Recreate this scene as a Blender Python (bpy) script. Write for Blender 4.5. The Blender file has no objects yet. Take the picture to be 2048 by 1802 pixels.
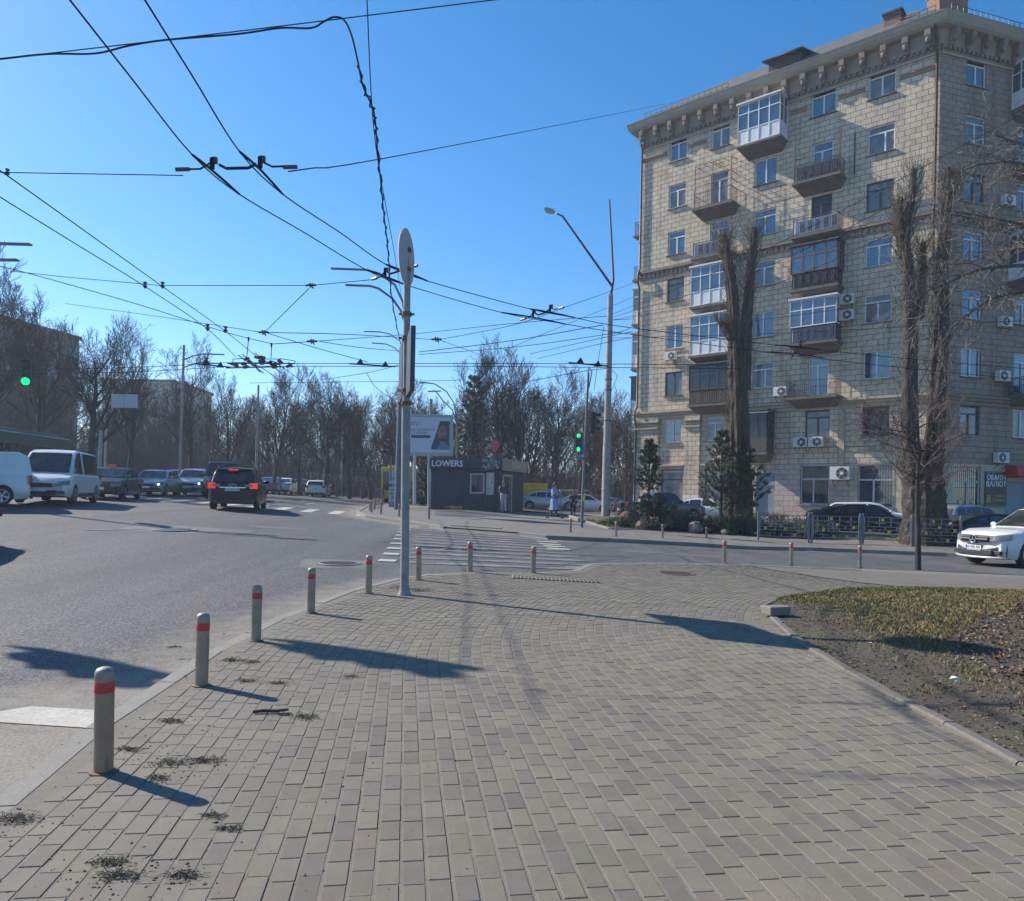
import bpy, bmesh, math, random
from math import sin, cos, radians, pi, sqrt, atan2, exp
from mathutils import Vector, Matrix
from mathutils.geometry import delaunay_2d_cdt
S = bpy.context.scene
COL = S.collection
V = Vector
EYE = 1.6
FPX = 1500.0
RHO = radians(1.15)
CR, SR = cos(RHO), sin(RHO)

def P(px, py, d):
    """a photo pixel at depth d metres -> a point of the place"""
    u = (px - 1024.0) * d / FPX
    v = (992.0 - py) * d / FPX
    return V((u * CR - v * SR, d, EYE + u * SR + v * CR))

def sstep(a, b, x):
    t = max(0.0, min(1.0, (x - a) / (b - a)))
    return t * t * (3 - 2 * t)

def GZ(x, y):
    """height of the pavement level"""
    w = sstep(6, 30, y) + 0.004 * (min(max(y, 30), 90) - 30)
    xx = max(-34.0, min(9.0, x))
    return w * (0.25 - 0.05 * xx) + 0.42 * sstep(33, 46, y) * sstep(-8, -2, x)

def G(px, py, off=0.0):
    """the point of the ground seen at a pixel"""
    d = 10.0
    k = P(px, py, 1.0)
    kz = k.z - EYE
    lo, hi = 1.0, 160.0
    f = lambda q: EYE + kz * q - GZ(k.x * q, q) - off
    q = lo
    while q < hi and f(q) > 0:
        q *= 1.03
    a, b = q / 1.03, q
    for _ in range(30):
        m = (a + b) / 2
        if f(m) > 0: a = m
        else: b = m
    return V((k.x * a, a, GZ(k.x * a, a) + off))

def GX(px, d, off=0.0):
    """the ground point at depth d on the pixel column px (row near the horizon)"""
    x = (px - 1024.0) / FPX * d
    return V((x, d, GZ(x, d) + off))

class MB:
    def __init__(self):
        self.v = []; self.f = []; self.m = []; self.c = []; self.col = None
    def add(self, vs, fs, mi=0):
        b = len(self.v)
        self.v.extend([tuple(p) for p in vs])
        for f in fs:
            self.f.append([i + b for i in f]); self.m.append(mi); self.c.append(self.col)
    def box(self, c, s, rz=0.0, mi=0, M=None):
        x, y, z = s[0] / 2, s[1] / 2, s[2] / 2
        p = [V((i, j, k)) for i in (-x, x) for j in (-y, y) for k in (-z, z)]
        R = Matrix.Rotation(rz, 3, 'Z') if M is None else M
        c = V(c)
        self.add([R @ q + c for q in p], [(0, 1, 3, 2), (4, 6, 7, 5), (0, 4, 5, 1), (2, 3, 7, 6), (0, 2, 6, 4), (1, 5, 7, 3)], mi)
    def bar(self, a, b, w, h=None, mi=0, up=V((0, 0, 1))):
        a, b = V(a), V(b); h = h or w
        d = (b - a).normalized()
        s = d.cross(up)
        if s.length < 1e-4: s = d.cross(V((1, 0, 0)))
        s.normalize(); t = s.cross(d)
        p = [q + s * (i * w / 2) + t * (j * h / 2) for q in (a, b) for i, j in ((-1, -1), (1, -1), (1, 1), (-1, 1))]
        self.add(p, [(0, 3, 2, 1), (4, 5, 6, 7), (0, 1, 5, 4), (1, 2, 6, 5), (2, 3, 7, 6), (3, 0, 4, 7)], mi)
    def tube(self, pts, r, n=6, mi=0, caps=True):
        pts = [V(p) for p in pts]
        if not isinstance(r, (list, tuple)): r = [r] * len(pts)
        rings = []; prev = None
        for i, p in enumerate(pts):
            if i == 0: d = pts[1] - p
            elif i == len(pts) - 1: d = p - pts[i - 1]
            else: d = pts[i + 1] - pts[i - 1]
            if d.length < 1e-7: d = V((0, 0, 1))
            d.normalize()
            if prev is None:
                s = d.cross(V((0, 0, 1)))
                if s.length < 1e-3: s = d.cross(V((1, 0, 0)))
            else:
                s = prev - d * prev.dot(d)
                if s.length < 1e-4: s = d.cross(V((0.3, 1, 0.2)))
            s.normalize(); prev = s; t = d.cross(s)
            rings.append([p + (s * cos(2 * pi * k / n) + t * sin(2 * pi * k / n)) * r[i] for k in range(n)])
        vs = [q for rg in rings for q in rg]; fs = []
        for i in range(len(pts) - 1):
            for k in range(n):
                a = i * n + k; b = i * n + (k + 1) % n
                fs.append((a, b, b + n, a + n))
        if caps:
            fs.append(tuple(range(n - 1, -1, -1)))
            o = (len(pts) - 1) * n
            fs.append(tuple(range(o, o + n)))
        self.add(vs, fs, mi)
    def cyl(self, a, b, r0, r1=None, n=16, mi=0):
        self.tube([a, b], [r0, r0 if r1 is None else r1], n, mi)
    def lathe(self, prof, c=(0, 0, 0), n=20, mi=0, M=None):
        c = V(c); vs = []; fs = []
        for r, z in prof:
            for k in range(n):
                q = V((r * cos(2 * pi * k / n), r * sin(2 * pi * k / n), z))
                vs.append((M @ q if M else q) + c)
        for i in range(len(prof) - 1):
            for k in range(n):
                a = i * n + k; b = i * n + (k + 1) % n
                fs.append((a, b, b + n, a + n))
        self.add(vs, fs, mi)
    def prism(self, poly, vec, mi=0):
        """polygon (3D points) pushed along vec"""
        n = len(poly); vec = V(vec)
        vs = [V(p) for p in poly] + [V(p) + vec for p in poly]
        fs = [tuple(range(n - 1, -1, -1)), tuple(range(n, 2 * n))]
        for i in range(n):
            j = (i + 1) % n
            fs.append((i, j, j + n, i + n))
        self.add(vs, fs, mi)
    def ball(self, c, r, nu=12, nv=8, mi=0, M=None, noise=0, rng=None):
        c = V(c); r = (r, r, r) if not isinstance(r, (tuple, list)) else r
        vs = []; fs = []
        for i in range(nv + 1):
            th = pi * i / nv
            for k in range(nu):
                ph = 2 * pi * k / nu
                f = 1 + (rng.uniform(-noise, noise) if noise else 0)
                q = V((r[0] * sin(th) * cos(ph) * f, r[1] * sin(th) * sin(ph) * f, r[2] * cos(th) * f))
                vs.append((M @ q if M else q) + c)
        for i in range(nv):
            for k in range(nu):
                a = i * nu + k; b = i * nu + (k + 1) % nu
                fs.append((a, a + nu, b + nu, b))
        self.add(vs, fs, mi)
    def sheet(self, rows, mi=0, closed=False):
        n = len(rows[0]); vs = [p for r in rows for p in r]; fs = []
        for i in range(len(rows) - 1):
            for k in range(n if closed else n - 1):
                a = i * n + k; b = i * n + (k + 1) % n
                fs.append((a, b, b + n, a + n))
        self.add(vs, fs, mi)
    def build(self, name, mats, parent=None, smooth=False, bevel=0, uv=None, merge=False, sharp=None):
        me = bpy.data.meshes.new(name)
        me.from_pydata(self.v, [], self.f)
        if not isinstance(mats, (list, tuple)): mats = [mats]
        for m in mats: me.materials.append(m)
        if len(mats) > 1: me.polygons.foreach_set('material_index', self.m)
        if any(c is not None for c in self.c):
            ca = me.color_attributes.new('tint', 'FLOAT_COLOR', 'CORNER')
            vals = []
            for p, c in zip(me.polygons, self.c):
                c = c or (1, 1, 1)
                vals.extend([c[0], c[1], c[2], 1.0] * p.loop_total)
            ca.data.foreach_set('color', vals)
        if uv:
            l = me.uv_layers.new(name='UVMap')
            for li, lp in enumerate(me.loops):
                l.data[li].uv = uv(self.v[lp.vertex_index])
        if merge or bevel or smooth:
            bm = bmesh.new(); bm.from_mesh(me)
            if merge: bmesh.ops.remove_doubles(bm, verts=bm.verts, dist=1e-4)
            bmesh.ops.recalc_face_normals(bm, faces=bm.faces)
            bm.to_mesh(me); bm.free()
        if smooth:
            me.polygons.foreach_set('use_smooth', [True] * len(me.polygons))
            me.set_sharp_from_angle(angle=radians(sharp or 40))
        o = bpy.data.objects.new(name, me)
        COL.objects.link(o)
        if bevel:
            b = o.modifiers.new('bevel', 'BEVEL'); b.width = bevel; b.segments = 2; b.limit_method = 'ANGLE'; b.angle_limit = radians(40)
        if parent: o.parent = parent
        return o

def tag(o, label, cat=None, group=None, kind=None):
    if label: o['label'] = label
    if cat: o['category'] = cat
    if group: o['group'] = group
    if kind: o['kind'] = kind
    return o

def thing(name, label, cat, loc=(0, 0, 0), rz=0.0, group=None):
    o = bpy.data.objects.new(name, None); COL.objects.link(o)
    o.location = loc; o.rotation_euler = (0, 0, rz); o.empty_display_size = 0.2
    return tag(o, label, cat, group)

def copy_tree(o, parent=None):
    c = o.copy(); COL.objects.link(c)
    if parent: c.parent = parent
    for ch in list(o.children): copy_tree(ch, c)
    return c

def struct(o): o['kind'] = 'structure'; return o

def text_mb(txt, size, M, depth=0.004, mb=None, mi=0, sx=1.0, bold=0.0):
    """lettering as a mesh; M places the text plane (x along, y up)"""
    cu = bpy.data.curves.new('lettering', 'FONT'); cu.body = txt; cu.size = size
    cu.align_x = 'CENTER'; cu.align_y = 'CENTER'; cu.extrude = depth; cu.offset = bold; cu.resolution_u = 2
    ob = bpy.data.objects.new('lettering', cu); COL.objects.link(ob)
    dg = bpy.context.evaluated_depsgraph_get(); dg.update()
    me = bpy.data.meshes.new_from_object(ob.evaluated_get(dg))
    mb = mb or MB()
    mb.add([M @ V((v.co.x * sx, v.co.y, v.co.z)) for v in me.vertices], [tuple(p.vertices) for p in me.polygons], mi)
    bpy.data.objects.remove(ob); bpy.data.curves.remove(cu); bpy.data.meshes.remove(me)
    return mb

def frame_M(o, x, up):
    """matrix with columns x (along), up, and their normal, at o"""
    x = V(x).normalized(); up = V(up); up = (up - x * up.dot(x)).normalized(); n = x.cross(up)
    return Matrix(((x.x, up.x, n.x, o[0]), (x.y, up.y, n.y, o[1]), (x.z, up.z, n.z, o[2]), (0, 0, 0, 1)))

# ---------------------------------------------------------------- materials
MATS = {}
class NT:
    def __init__(self, m):
        m.use_nodes = True; self.t = m.node_tree; self.t.nodes.clear()
        self.out = self.n('ShaderNodeOutputMaterial'); self.p = self.n('ShaderNodeBsdfPrincipled')
        self.l(self.p.outputs[0], self.out.inputs[0])
    def n(self, k, **kw):
        x = self.t.nodes.new(k)
        for a, b in kw.items(): setattr(x, a, b)
        return x
    def l(self, a, b): self.t.links.new(a, b)
    def noise(self, vec, scale, detail=4, rough=0.6, dist=0.0):
        x = self.n('ShaderNodeTexNoise'); x.inputs['Scale'].default_value = scale; x.inputs['Detail'].default_value = detail
        x.inputs['Roughness'].default_value = rough; x.inputs['Distortion'].default_value = dist
        if vec: self.l(vec, x.inputs['Vector'])
        return x.outputs['Fac']
    def ramp(self, fac, stops):
        x = self.n('ShaderNodeValToRGB'); r = x.color_ramp
        while len(r.elements) < len(stops): r.elements.new(0.5)
        for e, (p, c) in zip(r.elements, stops):
            e.position = p; e.color = (*c, 1) if len(c) == 3 else c
        self.l(fac, x.inputs[0]); return x.outputs[0]
    def mix(self, fac, a, b, kind='MIX'):
        x = self.n('ShaderNodeMix', data_type='RGBA', blend_type=kind)
        for s, q in ((x.inputs['Factor'], fac), (x.inputs['A'], a), (x.inputs['B'], b)):
            if isinstance(q, (int, float)): s.default_value = q
            elif isinstance(q, tuple): s.default_value = (*q, 1)
            else: self.l(q, s)
        return x.outputs['Result']
    def math(self, op, a, b=0.0, clamp=False):
        x = self.n('ShaderNodeMath', operation=op, use_clamp=clamp)
        for s, q in ((x.inputs[0], a), (x.inputs[1], b)):
            if isinstance(q, (int, float)): s.default_value = q
            else: self.l(q, s)
        return x.outputs[0]
    def bump(self, h, strength=0.3, dist=0.02):
        x = self.n('ShaderNodeBump'); x.inputs['Strength'].default_value = strength; x.inputs['Distance'].default_value = dist
        self.l(h, x.inputs['Height']); self.l(x.outputs[0], self.p.inputs['Normal'])
    def set(self, **kw):
        for k, q in kw.items():
            s = self.p.inputs[k.replace('_', ' ')]
            if isinstance(q, (int, float)): s.default_value = q
            elif isinstance(q, tuple): s.default_value = (*q, 1)
            else: self.l(q, s)
    def obj(self): return self.n('ShaderNodeTexCoord').outputs['Object']
    def uv(self): return self.n('ShaderNodeTexCoord').outputs['UV']
    def pos(self): return self.n('ShaderNodeNewGeometry').outputs['Position']

def new(name):
    m = bpy.data.materials.new(name); MATS[name] = m
    return m, NT(m)

def mat(name, color, rough=0.6, metal=0.0, var=0.12, scale=6.0, bump=0.0, bscale=None, spec=0.5, coat=0.0):
    """plain material whose colour wanders a little, so nothing is flat"""
    if name in MATS: return MATS[name]
    m, t = new(name)
    f = t.noise(t.obj(), scale, 5, 0.65)
    lo = tuple(c * (1 - var) for c in color); hi = tuple(min(1, c * (1 + var)) for c in color)
    t.set(Base_Color=t.ramp(f, [(0.3, lo), (0.7, hi)]), Metallic=metal, Specular_IOR_Level=spec)
    f2 = t.noise(t.obj(), scale * 2.7, 3)
    t.set(Roughness=t.math('ADD', t.math('MULTIPLY', f2, 0.2), max(0.02, rough - 0.1)))
    if coat: t.set(Coat_Weight=coat, Coat_Roughness=0.04)
    if bump: t.bump(t.noise(t.obj(), bscale or scale * 8, 4), bump, 0.01)
    return m

def emat(name, color, strength):
    if name in MATS: return MATS[name]
    m, t = new(name); t.set(Base_Color=color, Emission_Color=color, Emission_Strength=strength, Roughness=0.4)
    return m
# ---------------------------------------------------------------- ground, roads, pavements
rng = random.Random(7)
def inpoly(x, y, poly):
    c = False; j = len(poly) - 1
    for i in range(len(poly)):
        xi, yi = poly[i][0], poly[i][1]; xj, yj = poly[j][0], poly[j][1]
        if (yi > y) != (yj > y) and x < (xj - xi) * (y - yi) / (yj - yi) + xi: c = not c
        j = i
    return c
def segdist(x, y, line):
    best = 1e9
    for a, b in zip(line, line[1:]):
        dx, dy = b[0] - a[0], b[1] - a[1]
        t = max(0, min(1, ((x - a[0]) * dx + (y - a[1]) * dy) / (dx * dx + dy * dy + 1e-9)))
        best = min(best, (x - a[0] - t * dx) ** 2 + (y - a[1] - t * dy) ** 2)
    return sqrt(best)
def gp(*px): return [tuple(G(a, b).xy) for a, b in px]

def drape(poly, off, step, jit=0.0, zf=None):
    """triangulated sheet inside a polygon laid over the terrain"""
    pts = []
    n = len(poly)
    for i in range(n):
        a, b = V(poly[i][:2]), V(poly[(i + 1) % n][:2])
        k = max(1, int((b - a).length / step))
        for q in range(k): pts.append(a.lerp(b, q / k))
    nb = len(pts)
    xs = [p.x for p in pts]; ys = [p.y for p in pts]
    y = min(ys)
    while y < max(ys):
        st = step if y < 60 else step * 2.5
        x = min(xs)
        while x < max(xs):
            if inpoly(x, y, pts): pts.append(V((x + 0.001, y)))
            x += st
        y += st
    r = delaunay_2d_cdt([V((p.x, p.y)) for p in pts], [(i, (i + 1) % nb) for i in range(nb)], [], 1, 1e-4)
    mb = MB()
    zf = zf or (lambda x, y: GZ(x, y) + off)
    mb.add([(p.x, p.y, zf(p.x, p.y)) for p in r[0]], [tuple(f) for f in r[2]])
    return mb
def vattr(o, name, fn):
    me = o.data; a = me.attributes.new(name, 'FLOAT', 'POINT')
    a.data.foreach_set('value', [fn(*v.co) for v in me.vertices])

# outlines (ground points)
kerb_near = [(-2.05, -3.0)] + gp((0, 1612), (190, 1457), (430, 1302), (560, 1236), (700, 1182), (800, 1157), (860, 1149), (940, 1145), (1060, 1147), (1150, 1142), (1182, 1128), (1300, 1126), (1450, 1128), (1700, 1137), (2048, 1152))
kerb_near += [(20.0, kerb_near[-1][1] - 1.3), (34, kerb_near[-1][1] - 3.5)]
pave_poly = kerb_near + [(34, -3.0)]
lawn_edge = gp((1900, 1452), (1800, 1401), (1700, 1345), (1600, 1284), (1547, 1236), (1527, 1213), (1560, 1197), (1620, 1188), (1700, 1178), (1790, 1174), (1900, 1176), (2048, 1181))
lawn_poly = [(3.9, -3.0), tuple(G(2048, 1532).xy)] + lawn_edge + [(13, 14.2), (30, 12.0), (30, -3)]
isl_front = gp((765, 984), (757, 995), (738, 1010), (716, 1024), (735, 1032), (800, 1041), (860, 1050), (890, 1055), (1040, 1066), (1095, 1073), (1250, 1080), (1400, 1088), (1640, 1097), (1890, 1107), (2048, 1115))
isl_front += [(34, isl_front[-1][1] - 4)]
isl_poly = isl_front + [(60, 20), (60, 92), (-4, 92), (-9, 80)]
bed_edge = gp((1140, 1036), (1220, 1063), (1400, 1071), (1640, 1080), (1890, 1091), (2048, 1097))
bed_edge += [(30, bed_edge[-1][1] - 2)]
bed_poly = bed_edge + [(30, 35.2), (18.0, 36.4), (12.5, 39), (6.5, 42.5)]
park_edge = [(-90, 26), (-40, 34), (-31, 48), (-27, 62), (-24, 78), (-17, 88), (-4, 94)]
park_poly = park_edge + [(-2, 200), (-200, 200), (-200, 26)]
lot_poly = [(-3.5, 50.5), (2.5, 48.2), (6.3, 43.4), (12.5, 39.2), (18, 36.6), (30, 35.4), (40, 34), (40, 39), (24, 41), (9, 54), (6, 92), (-3.8, 92)]

# ---- materials
def ground_mat():
    m, t = new('dry soil')
    p = t.pos(); a = t.noise(p, 0.35, 6); b = t.noise(p, 9, 6, 0.7)
    c1 = t.ramp(a, [(0.35, (0.10, 0.085, 0.06)), (0.6, (0.10, 0.105, 0.05))])
    t.set(Base_Color=t.mix(b, c1, (0.16, 0.14, 0.10), 'MIX'), Roughness=0.95); t.bump(b, 0.5, 0.05); return m
def road_mat():
    m, t = new('asphalt')
    p = t.pos()
    big = t.noise(p, 0.22, 5, 0.6, 0.5); mid = t.noise(p, 2.3, 5, 0.7); fine = t.noise(p, 48, 4, 0.8); grit = t.noise(p, 30, 3, 0.7)
    base = t.ramp(big, [(0.3, (0.082, 0.082, 0.083)), (0.7, (0.112, 0.111, 0.111))])
    base = t.mix(0.55, base, t.ramp(mid, [(0.3, (0.076, 0.076, 0.077)), (0.7, (0.118, 0.117, 0.117))]))
    base = t.mix(1.0, base, t.ramp(fine, [(0.36, (0.0, 0.0, 0.0)), (0.5, (0.5, 0.5, 0.5)), (0.64, (1.0, 1.0, 1.0))]), 'OVERLAY')
    base = t.mix(0.6, base, t.ramp(grit, [(0.38, (0.1,) * 3), (0.62, (0.9,) * 3)]), 'OVERLAY')
    rot = t.n('ShaderNodeMapping'); rot.inputs['Rotation'].default_value = (0, 0, radians(-8)); rot.inputs['Scale'].default_value = (0.75, 0.035, 1); t.l(p, rot.inputs['Vector'])
    lane = t.noise(rot.outputs[0], 1.0, 4, 0.6); base = t.mix(0.55, base, t.ramp(lane, [(0.35, (0.33,) * 3), (0.65, (0.64,) * 3)]), 'OVERLAY')
    spot = t.noise(p, 1.1, 3, 0.5, 0.8); base = t.mix(t.ramp(spot, [(0.66, (0, 0, 0)), (0.74, (0.45,) * 3)]), base, (0.05, 0.05, 0.052))
    # tar seams and cracks
    w = t.n('ShaderNodeTexVoronoi', feature='DISTANCE_TO_EDGE'); w.inputs['Scale'].default_value = 0.16
    vm = t.n('ShaderNodeVectorMath', operation='ADD'); t.l(p, vm.inputs[0])
    nn = t.n('ShaderNodeTexNoise'); nn.inputs['Scale'].default_value = 0.9; nn.inputs['Detail'].default_value = 5; t.l(p, nn.inputs['Vector'])
    sc = t.n('ShaderNodeVectorMath', operation='SCALE'); sc.inputs['Scale'].default_value = 1.6; t.l(nn.outputs['Color'], sc.inputs[0]); t.l(sc.outputs[0], vm.inputs[1])
    t.l(vm.outputs[0], w.inputs['Vector'])
    crack = t.ramp(w.outputs['Distance'], [(0.0, (1, 1, 1)), (0.006, (0.5, 0.5, 0.5)), (0.011, (0, 0, 0))])
    cm = t.math('MULTIPLY', crack, t.ramp(t.noise(p, 0.13, 3), [(0.6, (0, 0, 0)), (0.7, (0.4, 0.4, 0.4))]))
    base = t.mix(cm, base, (0.07, 0.07, 0.072))
    at = t.n('ShaderNodeAttribute', attribute_name='dust').outputs['Fac']
    dn = t.ramp(t.math('ADD', at, t.math('MULTIPLY', t.math('SUBTRACT', t.noise(p, 3.1, 6, 0.7), 0.5), 0.9)), [(0.35, (0, 0, 0)), (0.75, (1, 1, 1))])
    dn = t.math('MULTIPLY', dn, t.ramp(fine, [(0.3, (0.55, 0.55, 0.55)), (0.5, (1, 1, 1))]))
    base = t.mix(t.math('MULTIPLY', dn, 0.8), base, (0.27, 0.235, 0.185))
    t.set(Base_Color=base, Roughness=t.ramp(mid, [(0.3, (0.72,) * 3), (0.7, (0.9,) * 3)]), Specular_IOR_Level=0.35)
    h = t.math('ADD', t.math('MULTIPLY', fine, 0.6), t.math('MULTIPLY', grit, 0.6)); t.bump(h, 0.75, 0.012); return m
def concrete(name, a, b, sc=4.0, bump=0.25, rough=0.85):
    m, t = new(name); p = t.pos()
    f = t.noise(p, sc, 6, 0.7); g = t.noise(p, sc * 18, 3, 0.7)
    c = t.ramp(f, [(0.3, a), (0.7, b)])
    c = t.mix(0.5, c, t.ramp(g, [(0.3, (0.3,) * 3), (0.7, (0.72,) * 3)]), 'OVERLAY')
    t.set(Base_Color=c, Roughness=rough); t.bump(g, bump, 0.006); return m
def paver_mat():
    m, t = new('paving stone'); p = t.pos()
    col = t.n('ShaderNodeAttribute', attribute_name='tint').outputs['Color']
    g = t.noise(p, 160, 3, 0.8); f = t.noise(p, 7, 5, 0.7); b = t.noise(p, 0.7, 4)
    c = t.mix(0.5, col, t.ramp(g, [(0.3, (0.32,) * 3), (0.7, (0.7,) * 3)]), 'OVERLAY')
    c = t.mix(0.45, c, t.ramp(f, [(0.3, (0.40,) * 3), (0.7, (0.6,) * 3)]), 'OVERLAY')
    c = t.mix(0.3, c, t.ramp(b, [(0.3, (0.36,) * 3), (0.7, (0.62,) * 3)]), 'OVERLAY')
    st = t.noise(p, 2.1, 6, 0.75, 1.0)
    c = t.mix(t.ramp(st, [(0.6, (0, 0, 0)), (0.75, (0.35,) * 3)]), c, (0.17, 0.15, 0.13))
    t.set(Base_Color=c, Roughness=0.82, Specular_IOR_Level=0.35); t.bump(t.math('ADD', g, t.math('MULTIPLY', f, 0.5)), 0.35, 0.004); return m
M_soil = ground_mat(); M_road = road_mat(); M_pav = paver_mat()
M_sand = concrete('joint sand', (0.149, 0.133, 0.104), (0.201, 0.179, 0.140), 6, 0.5, 0.95)
M_kerb = concrete('kerb concrete', (0.18, 0.17, 0.147), (0.245, 0.23, 0.20), 3.0)
M_smooth = concrete('brown asphalt path', (0.125, 0.111, 0.09), (0.165, 0.147, 0.12), 1.5, 0.3)
M_far = concrete('far paving', (0.13, 0.121, 0.107), (0.18, 0.167, 0.148), 2.0, 0.3)
def paint_mat():
    m, t = new('worn road paint'); p = t.pos()
    vm = t.n('ShaderNodeVectorMath', operation='MULTIPLY'); vm.inputs[1].default_value = (0.7, 4.5, 1); t.l(p, vm.inputs[0])
    w = t.noise(vm.outputs[0], 1.7, 6, 0.8); f = t.noise(p, 60, 3, 0.8)
    wear = t.math('ADD', w, t.math('MULTIPLY', t.math('SUBTRACT', f, 0.5), 0.45))
    c = t.mix(t.ramp(wear, [(0.35, (0, 0, 0)), (0.50, (1, 1, 1))]), (0.40, 0.395, 0.385), (0.105, 0.105, 0.105))
    t.set(Base_Color=c, Roughness=0.75); return m
M_paint = paint_mat()
M_paint2 = concrete('dusty road paint', (0.36, 0.335, 0.285), (0.48, 0.455, 0.40), 2.0, 0.3)

# ---- sheets
gm = MB()
gx = [-640, -520, -400, -200, -130, -90, -60, -40, -25, -10, 0, 10, 25, 40, 60, 90, 130, 200, 400, 520, 640]
gy = [-640, -400, -100, -20, 0, 10, 18, 26, 34, 42, 50, 60, 75, 95, 130, 200, 400, 520, 640]
gm.sheet([[(x, y, GZ(x, y) - 0.38) for x in gx] for y in gy])
struct(gm.build('ground', M_soil, smooth=True))
road_poly = [(-95, -6), (60, -6), (60, 97), (-4, 97), (-17, 90.5), (-24.5, 80), (-28, 63), (-32, 48.5), (-41, 34.5), (-95, 27)]
o = drape(road_poly, -0.10, 1.1).build('road', M_road, smooth=True); struct(o)
dusts = [kerb_near, isl_front[:10], park_edge]
vattr(o, 'dust', lambda x, y, z: max(0.0, 0.92 - min(segdist(x, y, kerb_near) / ((2.1 if y < 7 else 1.3) if y < 14 else 0.7), segdist(x, y, isl_front[2:10]) / 1.5, segdist(x, y, park_edge) / 0.8) * 0.62))
o = drape(park_poly[:-2] + [(-120, 130), (-120, 26)], 0.03, 4.0).build('park_ground', M_soil, smooth=True); struct(o)

# near pavement: sand bed + individual stones laid in curved courses
bed_z = lambda x, y: GZ(x, y) - 0.008
struct(drape(pave_poly, -0.0032, 1.0).build('pavement_bed', M_sand, smooth=True))
CX, CY = 10.0, 8.2
D0 = V((-0.14, 0.99)).normalized(); N0 = V((-D0.y, D0.x)); A0 = atan2(N0.y, N0.x); A0 = A0 if A0 > 0 else A0 + 2 * pi
ARC = A0 - pi / 2
def course(r, t):
    """point at arc length t on the course of radius r (t = 0 where the bend begins)"""
    if t < 0: q = V((CX, CY)) + N0 * r + D0 * t
    elif t < ARC * r:
        a = A0 - t / r; q = V((CX + r * cos(a), CY + r * sin(a)))
    else: q = V((CX + (t - ARC * r), CY + r))
    return q
pm = MB()
PAL = [(0.173, 0.155, 0.116), (0.177, 0.159, 0.118), (0.169, 0.152, 0.114), (0.174, 0.156, 0.118), (0.167, 0.146, 0.112), (0.182, 0.161, 0.118)]
DRK = [(0.148, 0.129, 0.108), (0.153, 0.133, 0.111), (0.157, 0.134, 0.108), (0.151, 0.133, 0.111)]
r = 6.3
pitch, L = 0.1065, 0.2
prev_c = {}
while r < 14.2:
    t = -10.0 + rng.uniform(0, L)
    tend = ARC * r * 0.93
    ddrift = 0
    while t < tend:
        l = L
        mid = course(r, t + l / 2)
        if inpoly(mid.x, mid.y, pave_poly) and not inpoly(mid.x, mid.y, lawn_poly) and mid.y > 1.6 and segdist(mid.x, mid.y, kerb_near) > 0.17:
            near = mid.y < 9.5
            w = 0.0455; e = 0.0022
            b = 0.004
            dz = rng.uniform(-0.0018, 0.0018) + GZ(mid.x, mid.y)
            dust = max(0, min(1, 1.25 - segdist(mid.x, mid.y, kerb_near[:9]) / 1.3))
            dark = rng.random() < 0.27
            c = rng.choice(DRK if dark else PAL); k = rng.uniform(0.93, 1.07)
            c = tuple(x * k * (1 - dust * 0.45) + y * dust * 0.45 for x, y in zip(c, (0.185, 0.167, 0.133)))
            pm.col = c
            j = rng.uniform(-0.0015, 0.0015)
            P4 = [course(r - w + j, t + e), course(r - w + j, t + l - e), course(r + w + j, t + l - e), course(r + w + j, t + e)]
            s = 1 if near else 0
            top = []
            cen = (P4[0] + P4[1] + P4[2] + P4[3]) / 4
            for q in P4:
                dd = (cen - q).normalized() * b
                top.append((q.x + dd.x, q.y + dd.y, dz))
            if near:
                low = [(q.x, q.y, dz - 0.0035) for q in P4]; bot = [(q.x, q.y, dz - 0.014) for q in P4]
                pm.add(top + low + bot, [(0, 3, 2, 1), (0, 1, 5, 4), (1, 2, 6, 5), (2, 3, 7, 6), (3, 0, 4, 7), (4, 5, 9, 8), (5, 6, 10, 9), (6, 7, 11, 10), (7, 4, 8, 11)])
            else:
                low = [(q.x, q.y, dz - 0.012) for q in P4]
                pm.add(top + low, [(0, 3, 2, 1), (0, 1, 5, 4), (1, 2, 6, 5), (2, 3, 7, 6), (3, 0, 4, 7)])
        t += l
    r += pitch
pm.col = None
struct(pm.build('pavement', M_pav))
# smooth path on the far side of the lawn
path_poly = gp((1500, 1133), (1700, 1142), (2048, 1158)) + [(22, 14), (22, 12.5), (13, 13.9)] + gp((2048, 1180), (1900, 1175), (1790, 1173), (1720, 1166), (1640, 1155))
struct(drape(path_poly, 0.012, 1.0).build('path', M_smooth, smooth=True))

def kerb(name, line, w, h, top, m, L=1.0, closed=False, round_=0.015, drop=None):
    mb = MB(); pts = [V(p) for p in line]
    for a, b in zip(pts, pts[1:]):
        n = max(1, round((b - a).length / L))
        for i in range(n):
            p, q = a.lerp(b, i / n), a.lerp(b, (i + 1) / n)
            d = (q - p).normalized(); p = p + d * 0.004; q = q - d * 0.004
            s = V((-d.y, d.x)) * (w / 2)
            k = rng.uniform(-0.004, 0.004)
            dp = drop((p.x + q.x) / 2, (p.y + q.y) / 2) if drop else 0
            z0 = lambda g: GZ(g.x, g.y) + top + k - dp
            vs = []
            for g in (p, q):
                for o_, dz in ((-1, -h), (-1, -round_), (-1 + 2 * round_ / w, 0), (1 - 2 * round_ / w, 0), (1, -round_), (1, -h)):
                    e = g + s * o_; vs.append((e.x, e.y, z0(g) + dz))
            mb.add(vs, [(i, i + 1, i + 7, i + 6) for i in range(5)] + [(5, 4, 3, 2, 1, 0), (6, 7, 8, 9, 10, 11)])
    return struct(mb.build(name, m))
kerb('kerb', kerb_near, 0.17, 0.2, 0.001, M_kerb)
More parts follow.
